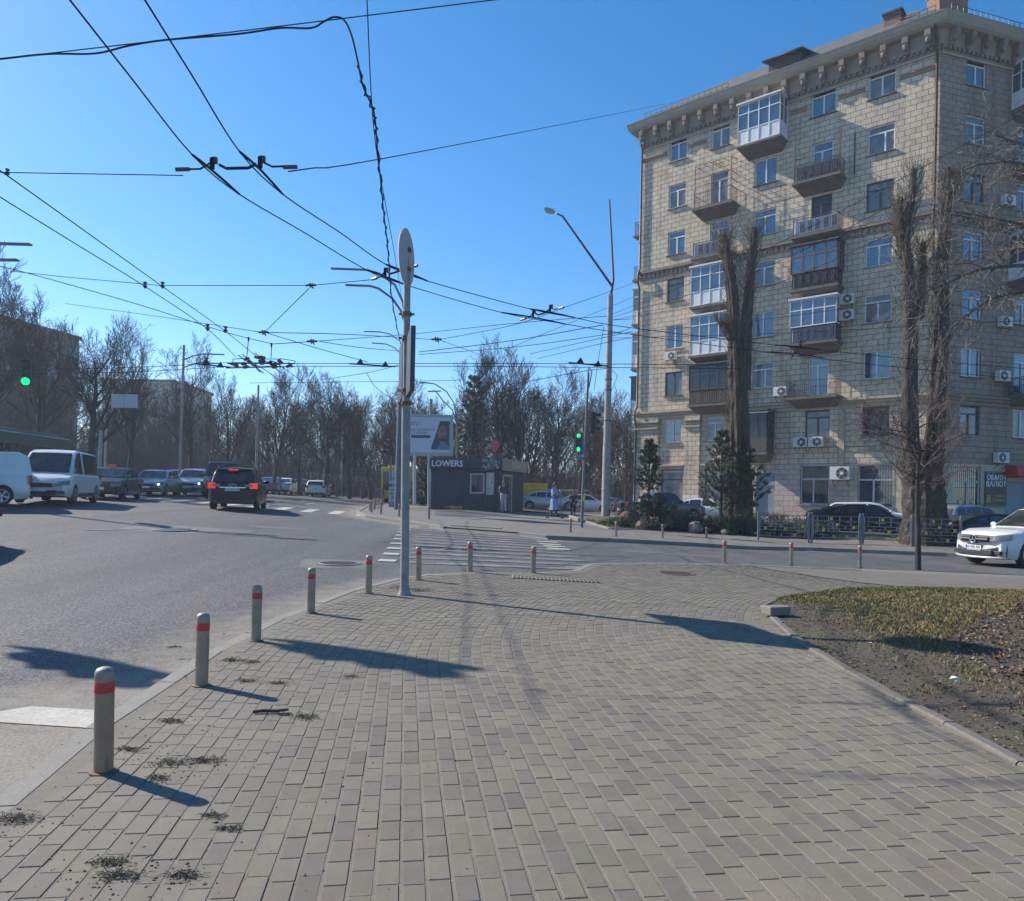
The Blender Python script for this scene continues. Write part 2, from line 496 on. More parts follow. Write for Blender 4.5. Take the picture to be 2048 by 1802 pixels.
kerb('lawn_kerb', [(3.86, -3.0), tuple(G(2048, 1532).xy)] + lawn_edge[:8], 0.10, 0.12, 0.03, concrete('lawn kerb concrete', (0.115, 0.104, 0.088), (0.16, 0.144, 0.122), 3.0), 0.8)
struct(drape(isl_poly, 0.02, 1.2).build('far_pavement', M_far, smooth=True))
kerb('far_kerb', isl_front[:8], 0.16, 0.3, 0.045, M_kerb)
dk = MB(); dl = [V(p) for p in isl_front[6:10]]
rows = [[], [], []]
for i, q in enumerate(dl):
    for r_, (o_, z_) in zip(rows, ((-0.55, -0.097), (-0.25, -0.06), (0.30, 0.026))): r_.append((q.x, q.y + o_, GZ(q.x, q.y + o_) + z_))
dk.sheet(rows); struct(dk.build('dropped_kerb', M_far))
kerb('street_kerb', isl_front[8:], 0.16, 0.3, 0.045, concrete('dark kerb concrete', (0.16, 0.15, 0.135), (0.23, 0.215, 0.19), 2.0))
struct(drape(lot_poly, 0.035, 1.5).build('parking_lot', M_road, smooth=True))
kerb('park_kerb', park_edge, 0.2, 0.3, 0.06, M_kerb, 2.0)
# planting bed, raised behind a low kerb
M_bed = None
def bed_mat():
    m, t = new('bed soil and moss'); p = t.pos(); a = t.noise(p, 0.8, 5); b = t.noise(p, 14, 5, 0.75)
    c = t.ramp(a, [(0.38, (0.13, 0.105, 0.07)), (0.52, (0.085, 0.11, 0.035)), (0.7, (0.15, 0.16, 0.06))])
    t.set(Base_Color=t.mix(0.7, c, t.ramp(b, [(0.3, (0.22,) * 3), (0.7, (0.8,) * 3)]), 'OVERLAY'), Roughness=0.95); t.bump(b, 0.9, 0.06); return m
M_bed = bed_mat()
bz = lambda x, y: GZ(x, y) + 0.14 + 0.12 * sstep(0.2, 2.5, segdist(x, y, bed_edge)) + 0.02 * sin(x * 3.1) * sin(y * 2.7)
struct(drape(bed_poly, 0, 0.6, zf=bz).build('planting_bed', M_bed, smooth=True))
kerb('bed_kerb', bed_edge[:2], 0.16, 0.4, 0.17, M_kerb)
kerb('low_wall_kerb', bed_edge[1:], 0.18, 0.4, 0.17, MATS['dark kerb concrete'])
# lawn
def lawn_mat():
    m, t = new('lawn soil'); p = t.pos(); a = t.noise(p, 0.9, 5, 0.6, 0.6); b = t.noise(p, 22, 6, 0.75)
    c = t.ramp(a, [(0.36, (0.075, 0.058, 0.045)), (0.5, (0.085, 0.07, 0.047)), (0.66, (0.09, 0.083, 0.045))])
    t.set(Base_Color=t.mix(0.75, c, t.ramp(b, [(0.3, (0.2,) * 3), (0.7, (0.8,) * 3)]), 'OVERLAY'), Roughness=0.95); t.bump(b, 0.9, 0.03); return m
lz = lambda x, y: GZ(x, y) + 0.012 + 0.09 * sstep(0.05, 1.6, segdist(x, y, lawn_poly)) + 0.012 * sin(x * 2.3 + 1) * sin(y * 1.9)
struct(drape(lawn_poly, 0, 0.35, zf=lz).build('lawn', lawn_mat(), smooth=True))

# grass blades and fallen leaves
def blade_mat():
    m, t = new('grass blade')
    c = t.n('ShaderNodeAttribute', attribute_name='tint').outputs['Color']
    t.set(Base_Color=c, Roughness=0.7, Specular_IOR_Level=0.25); return m
M_blade = blade_mat()
gb = MB()
lit_poly = gp((2048, 1222), (1985, 1245), (1930, 1272), (1895, 1296), (1905, 1325), (1965, 1360), (2048, 1405)) + [(9, 4), (12, 8)]
from mathutils import noise as MN
dirt = gp((1527, 1213), (1545, 1235), (1600, 1284), (1700, 1345), (1800, 1401), (2048, 1532))
for i in range(120000):
    y = rng.uniform(4.2, 14.6); x = rng.uniform(3.1, 12.5)
    if x / max(y, 0.1) > 0.75 or not inpoly(x, y, lawn_poly): continue
    e = segdist(x, y, dirt)
    nz = MN.noise(V((x * 0.9, y * 0.9, 0.3))) + 0.5 * MN.noise(V((x * 2.6, y * 2.6, 4)))
    dens = sstep(0.2, 1.5, e) * 1.0 + 0.05 + nz * 0.7
    if inpoly(x, y, lit_poly): dens *= 0.12
    if rng.random() > dens: continue
    z = lz(x, y)
    h = rng.uniform(0.014, 0.042) * (0.7 + 0.5 * max(0, min(1.2, dens))); a = rng.uniform(0, 2 * pi); w = rng.uniform(0.0022, 0.005) * (1 + y * 0.06)
    lean = rng.uniform(0.3, 1.5) * h; b = rng.uniform(0, 2 * pi)
    g = MN.noise(V((x * 0.55, y * 0.55, 9))) * 1.2 + rng.uniform(-0.4, 0.4)
    if g > 0.38: c = (0.075 + rng.uniform(0, 0.05), 0.10 + rng.uniform(0, 0.05), 0.026)
    else: c = (0.195 + rng.uniform(-0.05, 0.07), 0.155 + rng.uniform(-0.04, 0.05), 0.062)
    gb.col = c
    dx, dy = cos(a) * w, sin(a) * w; lx, ly = cos(b) * lean, sin(b) * lean
    gb.add([(x - dx, y - dy, z - 0.01), (x + dx, y + dy, z - 0.01), (x + dx * 0.8 + lx * 0.4, y + dy * 0.8 + ly * 0.4, z + h * 0.65), (x - dx * 0.8 + lx * 0.4, y - dy * 0.8 + ly * 0.4, z + h * 0.65), (x + lx, y + ly, z + h)], [(0, 1, 2, 3), (3, 2, 4)])
# verge by the kiosk and the planting bed
kv = gp((822, 1008), (822, 1014), (865, 1014), (905, 1019), (925, 1020))
for i in range(9000):
    if i % 2:
        x = rng.uniform(4, 20); y = rng.uniform(31.5, 41.5)
        if not inpoly(x, y, bed_poly) or MN.noise(V((x * 0.5, y * 0.5, 2))) < rng.uniform(-0.5, 0.3): continue
        z = bz(x, y)
    else:
        k = rng.random(); u = rng.random()
        px = 822 + 100 * k; q = G(px, 1008 + 12 * k - 8 * u * (1 - 0.3 * k)); x, y = q.x, q.y; z = GZ(x, y) + 0.02
    h = rng.uniform(0.05, 0.17); a = rng.uniform(0, 2 * pi); w = rng.uniform(0.008, 0.016)
    b = rng.uniform(0, 2 * pi); lx, ly = cos(b) * h, sin(b) * h
    gb.col = (0.10 + rng.uniform(0, 0.07), 0.12 + rng.uniform(0, 0.06), 0.035) if rng.random() < 0.65 else (0.24, 0.20, 0.10)
    dx, dy = cos(a) * w, sin(a) * w
    gb.add([(x - dx, y - dy, z), (x + dx, y + dy, z), (x + lx, y + ly, z + h)], [(0, 1, 2)])
gb.col = None
tag(gb.build('grass', M_blade), 'patchy green and straw coloured grass on the lawns', 'grass', kind='stuff')
lf = MB()
def leaf(x, y, z, s, c):
    lf.col = c
    R = Matrix.Rotation(rng.uniform(0, 2 * pi), 3, 'Z') @ Matrix.Rotation(rng.uniform(-0.9, 0.9), 3, 'X') @ Matrix.Rotation(rng.uniform(-0.7, 0.7), 3, 'Y')
    q = [(-1, 0, 0.15), (-0.45, 0.5, 0), (0.1, 0.62, 0.1), (0.95, 0, 0.25), (0.1, -0.62, 0.05), (-0.45, -0.5, 0.1)]
    cen = len(lf.v)
    lf.add([R @ V(k) * s + V((x, y, z)) for k in q] + [R @ V((0, 0, -0.2)) * s + V((x, y, z))], [(0, 1, 6), (1, 2, 6), (2, 3, 6), (3, 4, 6), (4, 5, 6), (5, 0, 6)])
for i in range(11000):
    y = rng.uniform(4.5, 13.5); x = rng.uniform(3.3, 9.8)
    if x / y > 0.74 or not inpoly(x, y, lawn_poly): continue
    d = 1.0 if inpoly(x, y, lit_poly) else 0.03
    if rng.random() > d: continue
    k = rng.uniform(0.7, 1.5)
    c = rng.choice([(0.15, 0.088, 0.058), (0.19, 0.115, 0.075), (0.105, 0.062, 0.046), (0.23, 0.155, 0.10), (0.13, 0.075, 0.058)])
    leaf(x, y, lz(x, y) + rng.uniform(0.01, 0.05), rng.uniform(0.014, 0.036), tuple(q * k * 0.95 for q in c))
for i in range(16000):
    y = rng.uniform(3.8, 12.5); x = rng.uniform(3.0, 9.0)
    if x / y > 0.74 or not inpoly(x, y, lawn_poly): continue
    e = segdist(x, y, dirt)
    if rng.random() > 1.25 - 0.45 * e: continue
    s = rng.uniform(0.004, 0.016); k = rng.uniform(0.5, 1.5)
    if rng.random() < 0.55:
        lf.col = (0.085 * k, 0.066 * k, 0.05 * k); lf.ball((x, y, lz(x, y)), (s * 1.3, s, s * 0.8), 5, 3, M=Matrix.Rotation(rng.uniform(0, 3), 3, 'Z'), noise=0.3, rng=rng)
    elif rng.random() < 0.5: leaf(x, y, lz(x, y) + 0.008, s * 1.4, (0.15 * k, 0.10 * k, 0.065 * k))
    else:
        a = rng.uniform(0, 6.28); l = s * 4; lf.col = (0.2 * k, 0.165 * k, 0.10 * k); lf.bar((x, y, lz(x, y) + 0.005), (x + l * cos(a), y + l * sin(a), lz(x, y) + 0.012), 0.004)
for i in range(500):
    x = rng.uniform(1.0, 4.0); y = rng.uniform(29.0, 30.6)
    leaf(x, y - 0.36 * (x - 1.5), GZ(x, y) - 0.08, rng.uniform(0.02, 0.05), (0.14, 0.09, 0.06))
lf.col = None
tag(lf.build('fallen_leaves', M_blade), 'drift of brown fallen leaves on the lawn', 'leaves', kind='stuff')

# ---- markings
M_patch = concrete('patched asphalt', (0.085, 0.084, 0.083), (0.122, 0.12, 0.117), 3.0, 0.5); M_patch2 = concrete('old pale asphalt', (0.105, 0.103, 0.10), (0.15, 0.147, 0.142), 2.0, 0.5)
def blob(px, py, rx, ry, rot, m, seed, nm='asphalt_repair'):
    q = G(px, py, -0.1); r_ = random.Random(seed); pts = []
    for i in range(16):
        a = 2 * pi * i / 16; k = r_.uniform(0.85, 1.1); k2 = max(abs(cos(a)), abs(sin(a))); x, y = rx * cos(a) / k2 ** 0.7 * k, ry * sin(a) / k2 ** 0.7 * k
        pts.append((q.x + x * cos(rot) - y * sin(rot), q.y + x * sin(rot) + y * cos(rot)))
    struct(drape(pts, -0.10 + 0.004, 0.6).build(nm, m, smooth=True))
for i, a in enumerate(((345, 1058, 1.3, 1.0, 0.1, M_patch2), (670, 1128, 0.8, 0.8, 0.1, M_patch2), (1350, 1108, 1.8, 0.5, 0.0, M_patch), (430, 1060, 1.2, 0.5, 0.1, M_patch), (560, 1056, 1.0, 0.35, 0.1, M_patch))): blob(*a, i)
def strip(mb, pts, off):
    mb.add([(p[0], p[1], GZ(p[0], p[1]) - 0.10 + off) for p in pts], [tuple(range(len(pts)))])
cw = MB()
def mark(mb, a, b, w, off=0.012):
    a, b = V(a), V(b); n = max(1, int((b - a).length / 0.8)); d = (b - a).normalized(); s = V((-d.y, d.x)) * w / 2
    rows = []
    for i in range(n + 1):
        q = a.lerp(b, i / n); rows.append([((q + s * k).x, (q + s * k).y, GZ((q + s * k).x, (q + s * k).y) - 0.10 + off) for k in (-1, 1)])
    mb.sheet(rows)
for k in range(13):
    y = 16.9 + k * 1.02
    x0 = -2.3 - 0.10 * (y - 16.6); x1 = 2.2 - 0.115 * (y - 16.6)
    if y < 17.4: x1 = 1.5
    mark(cw, (x0, y - 0.03), (x1, y + 0.03), 0.42)
struct(cw.build('zebra_crossing_paint', M_paint))
ds = MB()
for k in range(9):
    y = 17.0 + k * 1.4
    q = -2.75 - 0.10 * (y - 16.6)
    mark(ds, (q - 0.2, y), (q + 0.2, y), 0.4, 0.017)
for a in ((1088, 1084), (1094, 1089), (1102, 1093), (1110, 1098)):
    q = G(*a, -0.1); mark(ds, (q.x - 0.25, q.y), (q.x + 0.45, q.y - 0.03), 0.35, 0.017)
for k in range(11):
    x = -20.5 + k * 1.35
    y = 35.0 - 0.10 * (x + 8)
    mark(ds, (x, y), (x - 0.6, y + 4.2), 0.55, 0.012)
for (a, b) in (((600, 1003), (612, 1001)), ((612, 1009), (628, 1007)), ((545, 1004), (560, 1002))):
    qa, qb = G(*a, -0.1), G(*b, -0.1); mark(ds, qa.xy, qb.xy, 0.18)
struct(ds.build('road_marking_dashes', M_paint2))
ln = MB()
for (a, b, w) in (((1250, 1092), (1620, 1107), 0.10), ((1585, 1099), (1690, 1110), 0.35), ((1700, 1110), (1750, 1116), 0.15), ((170, 1061), (330, 1058), 0.12), ((390, 1062), (560, 1070), 0.1)):
    qa, qb = G(*a, -0.1), G(*b, -0.1); mark(ln, qa.xy, qb.xy, w)
struct(ln.build('lane_lines', M_paint))
sl = MB()
sq = [G(*a, -0.1) for a in ((-60, 1433), (0, 1424), (62, 1414), (190, 1421), (186, 1458), (110, 1453), (0, 1446), (-60, 1452))]
sl = drape([(p.x, p.y) for p in sq], -0.10 + 0.006, 0.4)
struct(sl.build('stop_line_paint', M_paint2))
# tactile strips
tc = MB()
a, b = G(1028, 1152), G(1190, 1161)
for i in range(22):
    for j in range(4):
        q = a.lerp(b, i / 21); tc.lathe([(0.045, 0.0), (0.035, 0.016), (0.0, 0.018)], (q.x, q.y - 0.12 * j, GZ(q.x, q.y) + 0.004), 6)
a, b = G(905, 1052), G(1000, 1058)
for i in range(26):
    q = a.lerp(b, i / 25); tc.box((q.x, q.y, GZ(q.x, q.y) + 0.03), (0.12, 0.7, 0.03))
struct(tc.build('tactile_paving', concrete('tactile stone', (0.175, 0.155, 0.12), (0.235, 0.21, 0.165), 5)))

# grit on the pavement and road edge
gr = MB()
for i in range(1700):
    t = rng.uniform(-7, 9); rr = rng.triangular(10.3, 13.9, 12.8); q = course(rr, t)
    if q.y < 2.2: continue
    s = rng.uniform(0.002, 0.006) * (1.0 if rng.random() < 0.96 else 2.0); k = rng.uniform(0.6, 1.6)
    gr.col = (0.16 * k, 0.135 * k, 0.105 * k)
    z = GZ(q.x, q.y) - (0.0 if inpoly(q.x, q.y, pave_poly) else 0.1)
    gr.ball((q.x, q.y, z + s * 0.2), (s * rng.uniform(0.8, 1.8), s * rng.uniform(0.7, 1.2), s * 0.55), 5, 3, M=Matrix.Rotation(rng.uniform(0, 3), 3, 'Z'), noise=0.25, rng=rng)
for px, s0 in (((28, 1640), .2), ((335, 1527), .2), ((408, 1523), .18), ((312, 1557), .12), ((255, 1500), .13), ((610, 1435), .15), ((495, 1362), .16), ((555, 1367), .14), ((465, 1322), .22), ((225, 1725), .18), ((240, 1752), .2), ((370, 1752), .16), ((340, 1443), .15), ((505, 1325), .2), ((810, 1182), .4)):
    c0 = G(*px)
    for i in range(45):
        a = rng.uniform(0, 6.28); k = abs(rng.gauss(0, 0.6)) * s0; x, y = c0.x + 1.6 * k * cos(a), c0.y + k * sin(a); s_ = rng.uniform(0.002, 0.0065); q = rng.uniform(0.5, 1.3); gr.col = (0.14 * q, 0.115 * q, 0.085 * q)
        gr.ball((x, y, GZ(x, y) + s_ * 0.2), (s_ * 1.6, s_, s_ * 0.5), 5, 3, M=Matrix.Rotation(rng.uniform(0, 3), 3, 'Z'), noise=0.25, rng=rng)
gr.col = None
tag(gr.build('grit', M_blade), 'dark grit and crumbs strewn along the kerb', 'grit', kind='stuff')
# ---------------------------------------------------------------- camera, sun, sky
cam = bpy.data.cameras.new('camera'); co = bpy.data.objects.new('camera', cam); COL.objects.link(co); S.camera = co
cam.sensor_fit = 'HORIZONTAL'; cam.sensor_width = 36; cam.lens = FPX / 2048 * 36; cam.shift_y = (992 - 901) / 2048
cam.clip_start = 0.05; cam.clip_end = 6000
co.matrix_world = Matrix(((CR, -SR, 0, 0), (0, 0, -1, 0), (SR, CR, 0, EYE), (0, 0, 0, 1)))
SUN_AZ = radians(-61.0); SUN_EL = radians(35.5)      # azimuth clockwise from +Y
sdir = V((sin(SUN_AZ) * cos(SUN_EL), cos(SUN_AZ) * cos(SUN_EL), sin(SUN_EL)))
sl_ = bpy.data.lights.new('sun', 'SUN'); so = bpy.data.objects.new('sun', sl_); COL.objects.link(so)
sl_.energy = 5.0; sl_.angle = radians(0.53); sl_.color = (1.0, 0.92, 0.81)
so.rotation_euler = sdir.to_track_quat('Z', 'Y').to_euler(); so.location = (0, 0, 60)
w = bpy.data.worlds.new('World'); S.world = w; w.use_nodes = True
nt = w.node_tree; bg = nt.nodes['Background']
sk = nt.nodes.new('ShaderNodeTexSky'); sk.sky_type = 'NISHITA'; sk.sun_disc = False
sk.sun_elevation = SUN_EL; sk.sun_rotation = SUN_AZ % (2 * pi)
sk.altitude = 120; sk.air_density = 1.0; sk.dust_density = 0.25; sk.ozone_density = 2.2
hs = nt.nodes.new('ShaderNodeHueSaturation'); hs.inputs['Saturation'].default_value = 1.40
nt.links.new(sk.outputs[0], hs.inputs['Color']); tc = nt.nodes.new('ShaderNodeTexCoord'); sx = nt.nodes.new('ShaderNodeSeparateXYZ'); rp = nt.nodes.new('ShaderNodeValToRGB'); mx = nt.nodes.new('ShaderNodeMix'); mx.data_type = 'RGBA'; mx.blend_type = 'MULTIPLY'; mx.inputs['Factor'].default_value = 1.0
nt.links.new(tc.outputs['Generated'], sx.inputs[0]); nt.links.new(sx.outputs[2], rp.inputs[0])
rp.color_ramp.elements[0].position = 0.0; rp.color_ramp.elements[0].color = (0.74, 0.88, 1.08, 1); rp.color_ramp.elements[1].position = 0.42; rp.color_ramp.elements[1].color = (1, 1, 1, 1)
nt.links.new(hs.outputs[0], mx.inputs['A']); nt.links.new(rp.outputs[0], mx.inputs['B']); nt.links.new(mx.outputs['Result'], bg.inputs[0]); bg.inputs[1].default_value = 0.125
vs = S.view_settings; vs.view_transform = 'Standard'; vs.look = 'None'; vs.exposure = 0.58; vs.gamma = 1.0; vs.use_curve_mapping = False
S.cycles.max_bounces = 6; S.cycles.transparent_max_bounces = 8; S.cycles.use_denoising = True
# ---------------------------------------------------------------- the stone-clad apartment house
DC = 42.0
CORNER = V((0.560 * DC, DC, 0.0))
T1 = V((-0.750, 0.661, 0)).normalized(); N1 = V((-T1.y, T1.x, 0)); N1 = -N1 if N1.dot(V((-1, -1, 0))) < 0 else N1
T2 = V((0.953, 0.302, 0)).normalized(); N2 = V((T2.y, -T2.x, 0))
T3 = V((0.62, 0.785, 0)).normalized(); N3 = V((-T3.y, T3.x, 0))
E1 = 19.4
def FP(f, s, n, z):
    if f == 1: return CORNER + T1 * s + N1 * n + V((0, 0, z))
    if f == 2: return CORNER + T2 * s + N2 * n + V((0, 0, z))
    return CORNER + T1 * E1 + T3 * s + N3 * n + V((0, 0, z))
def FM(f):
    t, n = {1: (T1, N1), 2: (T2, N2), 3: (T3, N3)}[f]
    return Matrix(((t.x, n.x, 0), (t.y, n.y, 0), (0, 0, 1)))

def block_mat(name, c1, c2, mortar, bw=0.60, bh=0.33, stain=True):
    m, t = new(name); uv = t.uv(); p = t.pos()
    b = t.n('ShaderNodeTexBrick'); b.offset = 0.5; b.inputs['Scale'].default_value = 1.0
    b.inputs['Brick Width'].default_value = bw; b.inputs['Row Height'].default_value = bh; b.inputs['Mortar Size'].default_value = 0.016
    b.inputs['Mortar Smooth'].default_value = 0.15; b.inputs['Bias'].default_value = 0.0
    b.inputs['Color1'].default_value = (0.35, 0.35, 0.35, 1); b.inputs['Color2'].default_value = (0.66, 0.66, 0.66, 1); b.inputs['Mortar'].default_value = (0.5, 0.5, 0.5, 1)
    # courses of unequal stones: bend the coordinates a little
    nz = t.n('ShaderNodeTexNoise'); nz.inputs['Scale'].default_value = 0.35; t.l(uv, nz.inputs['Vector'])
    t.l(uv, b.inputs['Vector'])
    big = t.noise(p, 0.5, 5, 0.65); fine = t.noise(p, 14, 5, 0.7)
    col = t.ramp(big, [(0.32, c1), (0.68, c2)])
    # cell-wise stone tint
    sv = t.n('ShaderNodeSeparateXYZ'); t.l(uv, sv.inputs[0])
    row = t.math('FLOOR', t.math('DIVIDE', sv.outputs[1], bh))
    sh = t.math('MULTIPLY', t.math('MODULO', row, 2.0), bw * 0.5)
    cx_ = t.math('FLOOR', t.math('DIVIDE', t.math('ADD', sv.outputs[0], sh), bw))
    cv = t.n('ShaderNodeCombineXYZ'); t.l(cx_, cv.inputs[0]); t.l(row, cv.inputs[1])
    wn = t.n('ShaderNodeTexWhiteNoise', noise_dimensions='2D'); t.l(cv.outputs[0], wn.inputs['Vector'])
    tint = t.ramp(wn.outputs['Value'], [(0.0, (0.40, 0.38, 0.38)), (0.16, (0.46, 0.42, 0.42)), (0.22, (0.5, 0.5, 0.49)), (0.7, (0.52, 0.52, 0.5)), (1.0, (0.57, 0.57, 0.54))])
    col = t.mix(0.62, col, tint, 'OVERLAY')
    col = t.mix(0.5, col, t.ramp(fine, [(0.3, (0.36,) * 3), (0.7, (0.62,) * 3)]), 'OVERLAY')
    if stain:
        vm = t.n('ShaderNodeVectorMath', operation='MULTIPLY'); vm.inputs[1].default_value = (1.6, 1.6, 0.22); t.l(p, vm.inputs[0])
        st = t.noise(vm.outputs[0], 0.9, 6, 0.7)
        col = t.mix(t.ramp(st, [(0.50, (0, 0, 0)), (0.70, (0.7,) * 3)]), col, tuple(x * 0.5 for x in c1))
    col = t.mix(t.math('MULTIPLY', b.outputs['Fac'], 0.8), col, mortar)
    t.set(Base_Color=col, Roughness=0.85, Specular_IOR_Level=0.3)
    h = t.math('SUBTRACT', t.math('MULTIPLY', fine, 0.25), b.outputs['Fac']); t.bump(h, 0.8, 0.03); return m
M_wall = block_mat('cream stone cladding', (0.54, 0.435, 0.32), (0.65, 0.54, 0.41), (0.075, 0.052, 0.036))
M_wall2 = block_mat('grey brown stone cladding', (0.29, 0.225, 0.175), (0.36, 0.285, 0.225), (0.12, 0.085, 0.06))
M_pink = block_mat('pink painted stone', (0.44, 0.345, 0.30), (0.52, 0.41, 0.36), (0.25, 0.18, 0.155), stain=False)
M_whitep = block_mat('white painted stone', (0.62, 0.60, 0.57), (0.70, 0.68, 0.64), (0.3, 0.27, 0.25), stain=False)
M_cream = block_mat('yellow painted stone', (0.49, 0.42, 0.29), (0.57, 0.49, 0.345), (0.3, 0.25, 0.17), stain=False)
M_trim = concrete('stone trim', (0.36, 0.285, 0.20), (0.49, 0.40, 0.29), 2.5, 0.5)
M_trimd = concrete('weathered trim', (0.17, 0.13, 0.10), (0.30, 0.235, 0.175), 2.0, 0.5)
M_cornice = concrete('pale cornice', (0.28, 0.235, 0.175), (0.37, 0.315, 0.235), 1.2, 0.4)
M_slab = concrete('balcony concrete', (0.10, 0.085, 0.07), (0.19, 0.16, 0.13), 2.0, 0.5)
M_pvc = mat('white plastic frame', (0.72, 0.72, 0.72), 0.45, var=0.05)
M_brownw = mat('brown wood frame', (0.10, 0.055, 0.035), 0.6, var=0.3, scale=10)
M_dmetal = mat('dark metal', (0.055, 0.05, 0.05), 0.55, var=0.35, scale=12)
M_rust = mat('rusty metal', (0.16, 0.085, 0.05), 0.75, var=0.4, scale=9)
M_zinc = mat('zinc pipe', (0.27, 0.28, 0.29), 0.5, 0.4, var=0.2)
M_plast = mat('white sheet panel', (0.68, 0.68, 0.68), 0.5, var=0.06)
def glass_mat(name, c, spec=0.5, ior=1.9):
    m, t = new(name); f = t.noise(t.obj(), 1.3, 3)
    t.set(Base_Color=t.ramp(f, [(0.35, tuple(x * 0.6 for x in c)), (0.65, tuple(x * 1.3 for x in c))]), Roughness=0.04, IOR=ior, Specular_IOR_Level=spec)
    t.bump(t.noise(t.obj(), 0.6, 2), 0.06, 0.05); return m
M_glass = glass_mat('window pane', (0.05, 0.07, 0.10), ior=2.3)
M_glass2 = glass_mat('window pane curtained', (0.30, 0.30, 0.29), ior=1.7)
M_glassc = glass_mat('window pane pale blind', (0.16, 0.165, 0.16), ior=1.75)
M_glassd = glass_mat('dim window pane', (0.03, 0.035, 0.045), ior=1.5)

bld = thing('apartment_building', 'tall stone clad corner apartment house with glazed balconies and a deep bracketed cornice', 'building', (CORNER.x, CORNER.y, 0))
class FB(MB):
    """mesh builder that works in facade coordinates (s along, n out, z up)"""
    def __init__(self, f): super().__init__(); self.fc = f
    def fin(self, name, m, parent=None, **kw):
        uv = kw.pop('uvs', False)
        src = list(self.v)
        self.v = [tuple(FP(self.fc, *p) - V((CORNER.x, CORNER.y, 0))) for p in self.v]
        o = self.build(name, m, parent or bld, **kw)
        if uv:
            l = o.data.uv_layers.new(name='UVMap')
            for li, lp in enumerate(o.data.loops):
                q = src[lp.vertex_index]; l.data[li].uv = (q[0] + q[1], q[2])
        return o

ROW = lambda k: (5.60 + 3.315 * k)      # sill height, k = 0 is the second storey
WH = 1.66
COLS = {1: 16.4, 2: 13.2, 3: 10.0, 4: 6.4, 5: 3.05}
wins = []                                # f, s0, s1, z0, z1, style
def W(f, s, z0, w, h, style): wins.append((f, s - w / 2, s + w / 2, z0, z0 + h, style))
for k in range(0, 7):
    z = ROW(k)
    st = {1: ['pvc', 'wood', 'pvc', 'wood', 'pvc', 'pvc', 'pvc'][k], 3: [None, 'pvc', 'pvc', 'pvc', 'pvc', 'pvc', 'door'][k], 5: ['wood', 'pvc', 'pvc', 'pvc', 'wood', 'pvc', 'pvc'][k],
          4: ['wood', 'door', 'door', 'door', 'wdoor', 'door', 'pvc'][k], 2: ['pvc', 'door', 'door', 'door', 'door', 'door', 'pvc'][k]}
    for c in (1, 2, 3, 4, 5):
        if st[c] is None: st[c] = 'door'
        if 'door' in st[c]: W(1, COLS[c], z - 0.75, 1.25, WH + 0.75, 'wood' if st[c] == 'wdoor' else 'pvc')
        else: W(1, COLS[c], z, 1.34 if c in (1, 2) else 1.5, WH, st[c])
    W(2, 2.65, z, 1.5, WH, ['wood', 'pvc', 'pvc', 'pvc', 'wood', 'pvc', 'pvc'][k])
    W(2, 6.6, z - (0.75 if k in (1, 3, 5) else 0), 1.4, WH + (0.75 if k in (1, 3, 5) else 0), 'pvc')
    W(2, 9.8, z, 1.4, WH, 'pvc')
# ground storey
W(1, 16.4, 1.05, 1.75, 2.65, 'shop'); W(1, 13.0, 1.05, 1.75, 2.65, 'shop')
W(1, 6.5, 1.45, 1.75, 2.45, 'bars'); W(1, 3.0, 1.35, 1.95, 2.55, 'bars'); W(1, 9.6, 0.35, 1.25, 3.05, 'entry')
W(2, 2.55, 1.35, 2.0, 2.5, 'bars'); W(2, 6.3, 0.35, 1.9, 2.7, 'entry'); W(2, 9.6, 1.3, 1.8, 2.4, 'shop')
TOPZ = 27.75
def wall(f, s0, s1, z0, z1, m, name='wall', n=0.0):
    ws = [w for w in wins if w[0] == f and w[2] > s0 and w[1] < s1 and w[4] > z0 and w[3] < z1]
    ss = sorted({s0, s1} | {min(max(q, s0), s1) for w in ws for q in (w[1], w[2])}); zs = sorted({z0, z1} | {min(max(q, z0), z1) for w in ws for q in (w[3], w[4])})
    b = FB(f)
    for a, c in zip(ss, ss[1:]):
        for d, e in zip(zs, zs[1:]):
            cs, cz = (a + c) / 2, (d + e) / 2
            if any(w[1] < cs < w[2] and w[3] < cz < w[4] for w in ws): continue
            b.add([(a, n, d), (c, n, d), (c, n, e), (a, n, e)], [(0, 1, 2, 3)])
    for w in ws:
        a, c, d, e = max(w[1], s0), min(w[2], s1), max(w[3], z0), min(w[4], z1); r = n - 0.24
        if w[3] >= z0: b.add([(a, n, d), (c, n, d), (c, r, d), (a, r, d)], [(0, 1, 2, 3)])
        if w[4] <= z1: b.add([(a, n, e), (c, n, e), (c, r, e), (a, r, e)], [(3, 2, 1, 0)])
        b.add([(a, n, d), (a, r, d), (a, r, e), (a, n, e), (c, n, d), (c, r, d), (c, r, e), (c, n, e)], [(0, 1, 2, 3), (7, 6, 5, 4)])
    return b.fin(name, m, uvs=True)
ZB = -1.0
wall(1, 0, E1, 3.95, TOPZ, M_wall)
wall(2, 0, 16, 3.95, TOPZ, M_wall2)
wall(1, 14.9, E1, ZB, 3.95, M_wall, 'ground_storey_wall'); wall(1, 11.2, 14.9, ZB, 3.95, M_wall, 'ground_storey_wall')
wall(1, 4.4, 11.2, ZB, 3.95, M_pink, 'ground_storey_wall'); wall(1, 0, 4.4, ZB, 3.95, M_cream, 'ground_storey_wall')
wall(2, 0, 16, ZB, 3.95, mat('beige render', (0.50, 0.44, 0.33), 0.9, var=0.1, scale=1.5, bump=0.3), 'ground_storey_wall')
b = FB(3); b.add([(0, 0, ZB), (14, 0, ZB), (14, 0, TOPZ), (0, 0, TOPZ)], [(0, 1, 2, 3)]); b.fin('wall', M_wall, uvs=True)
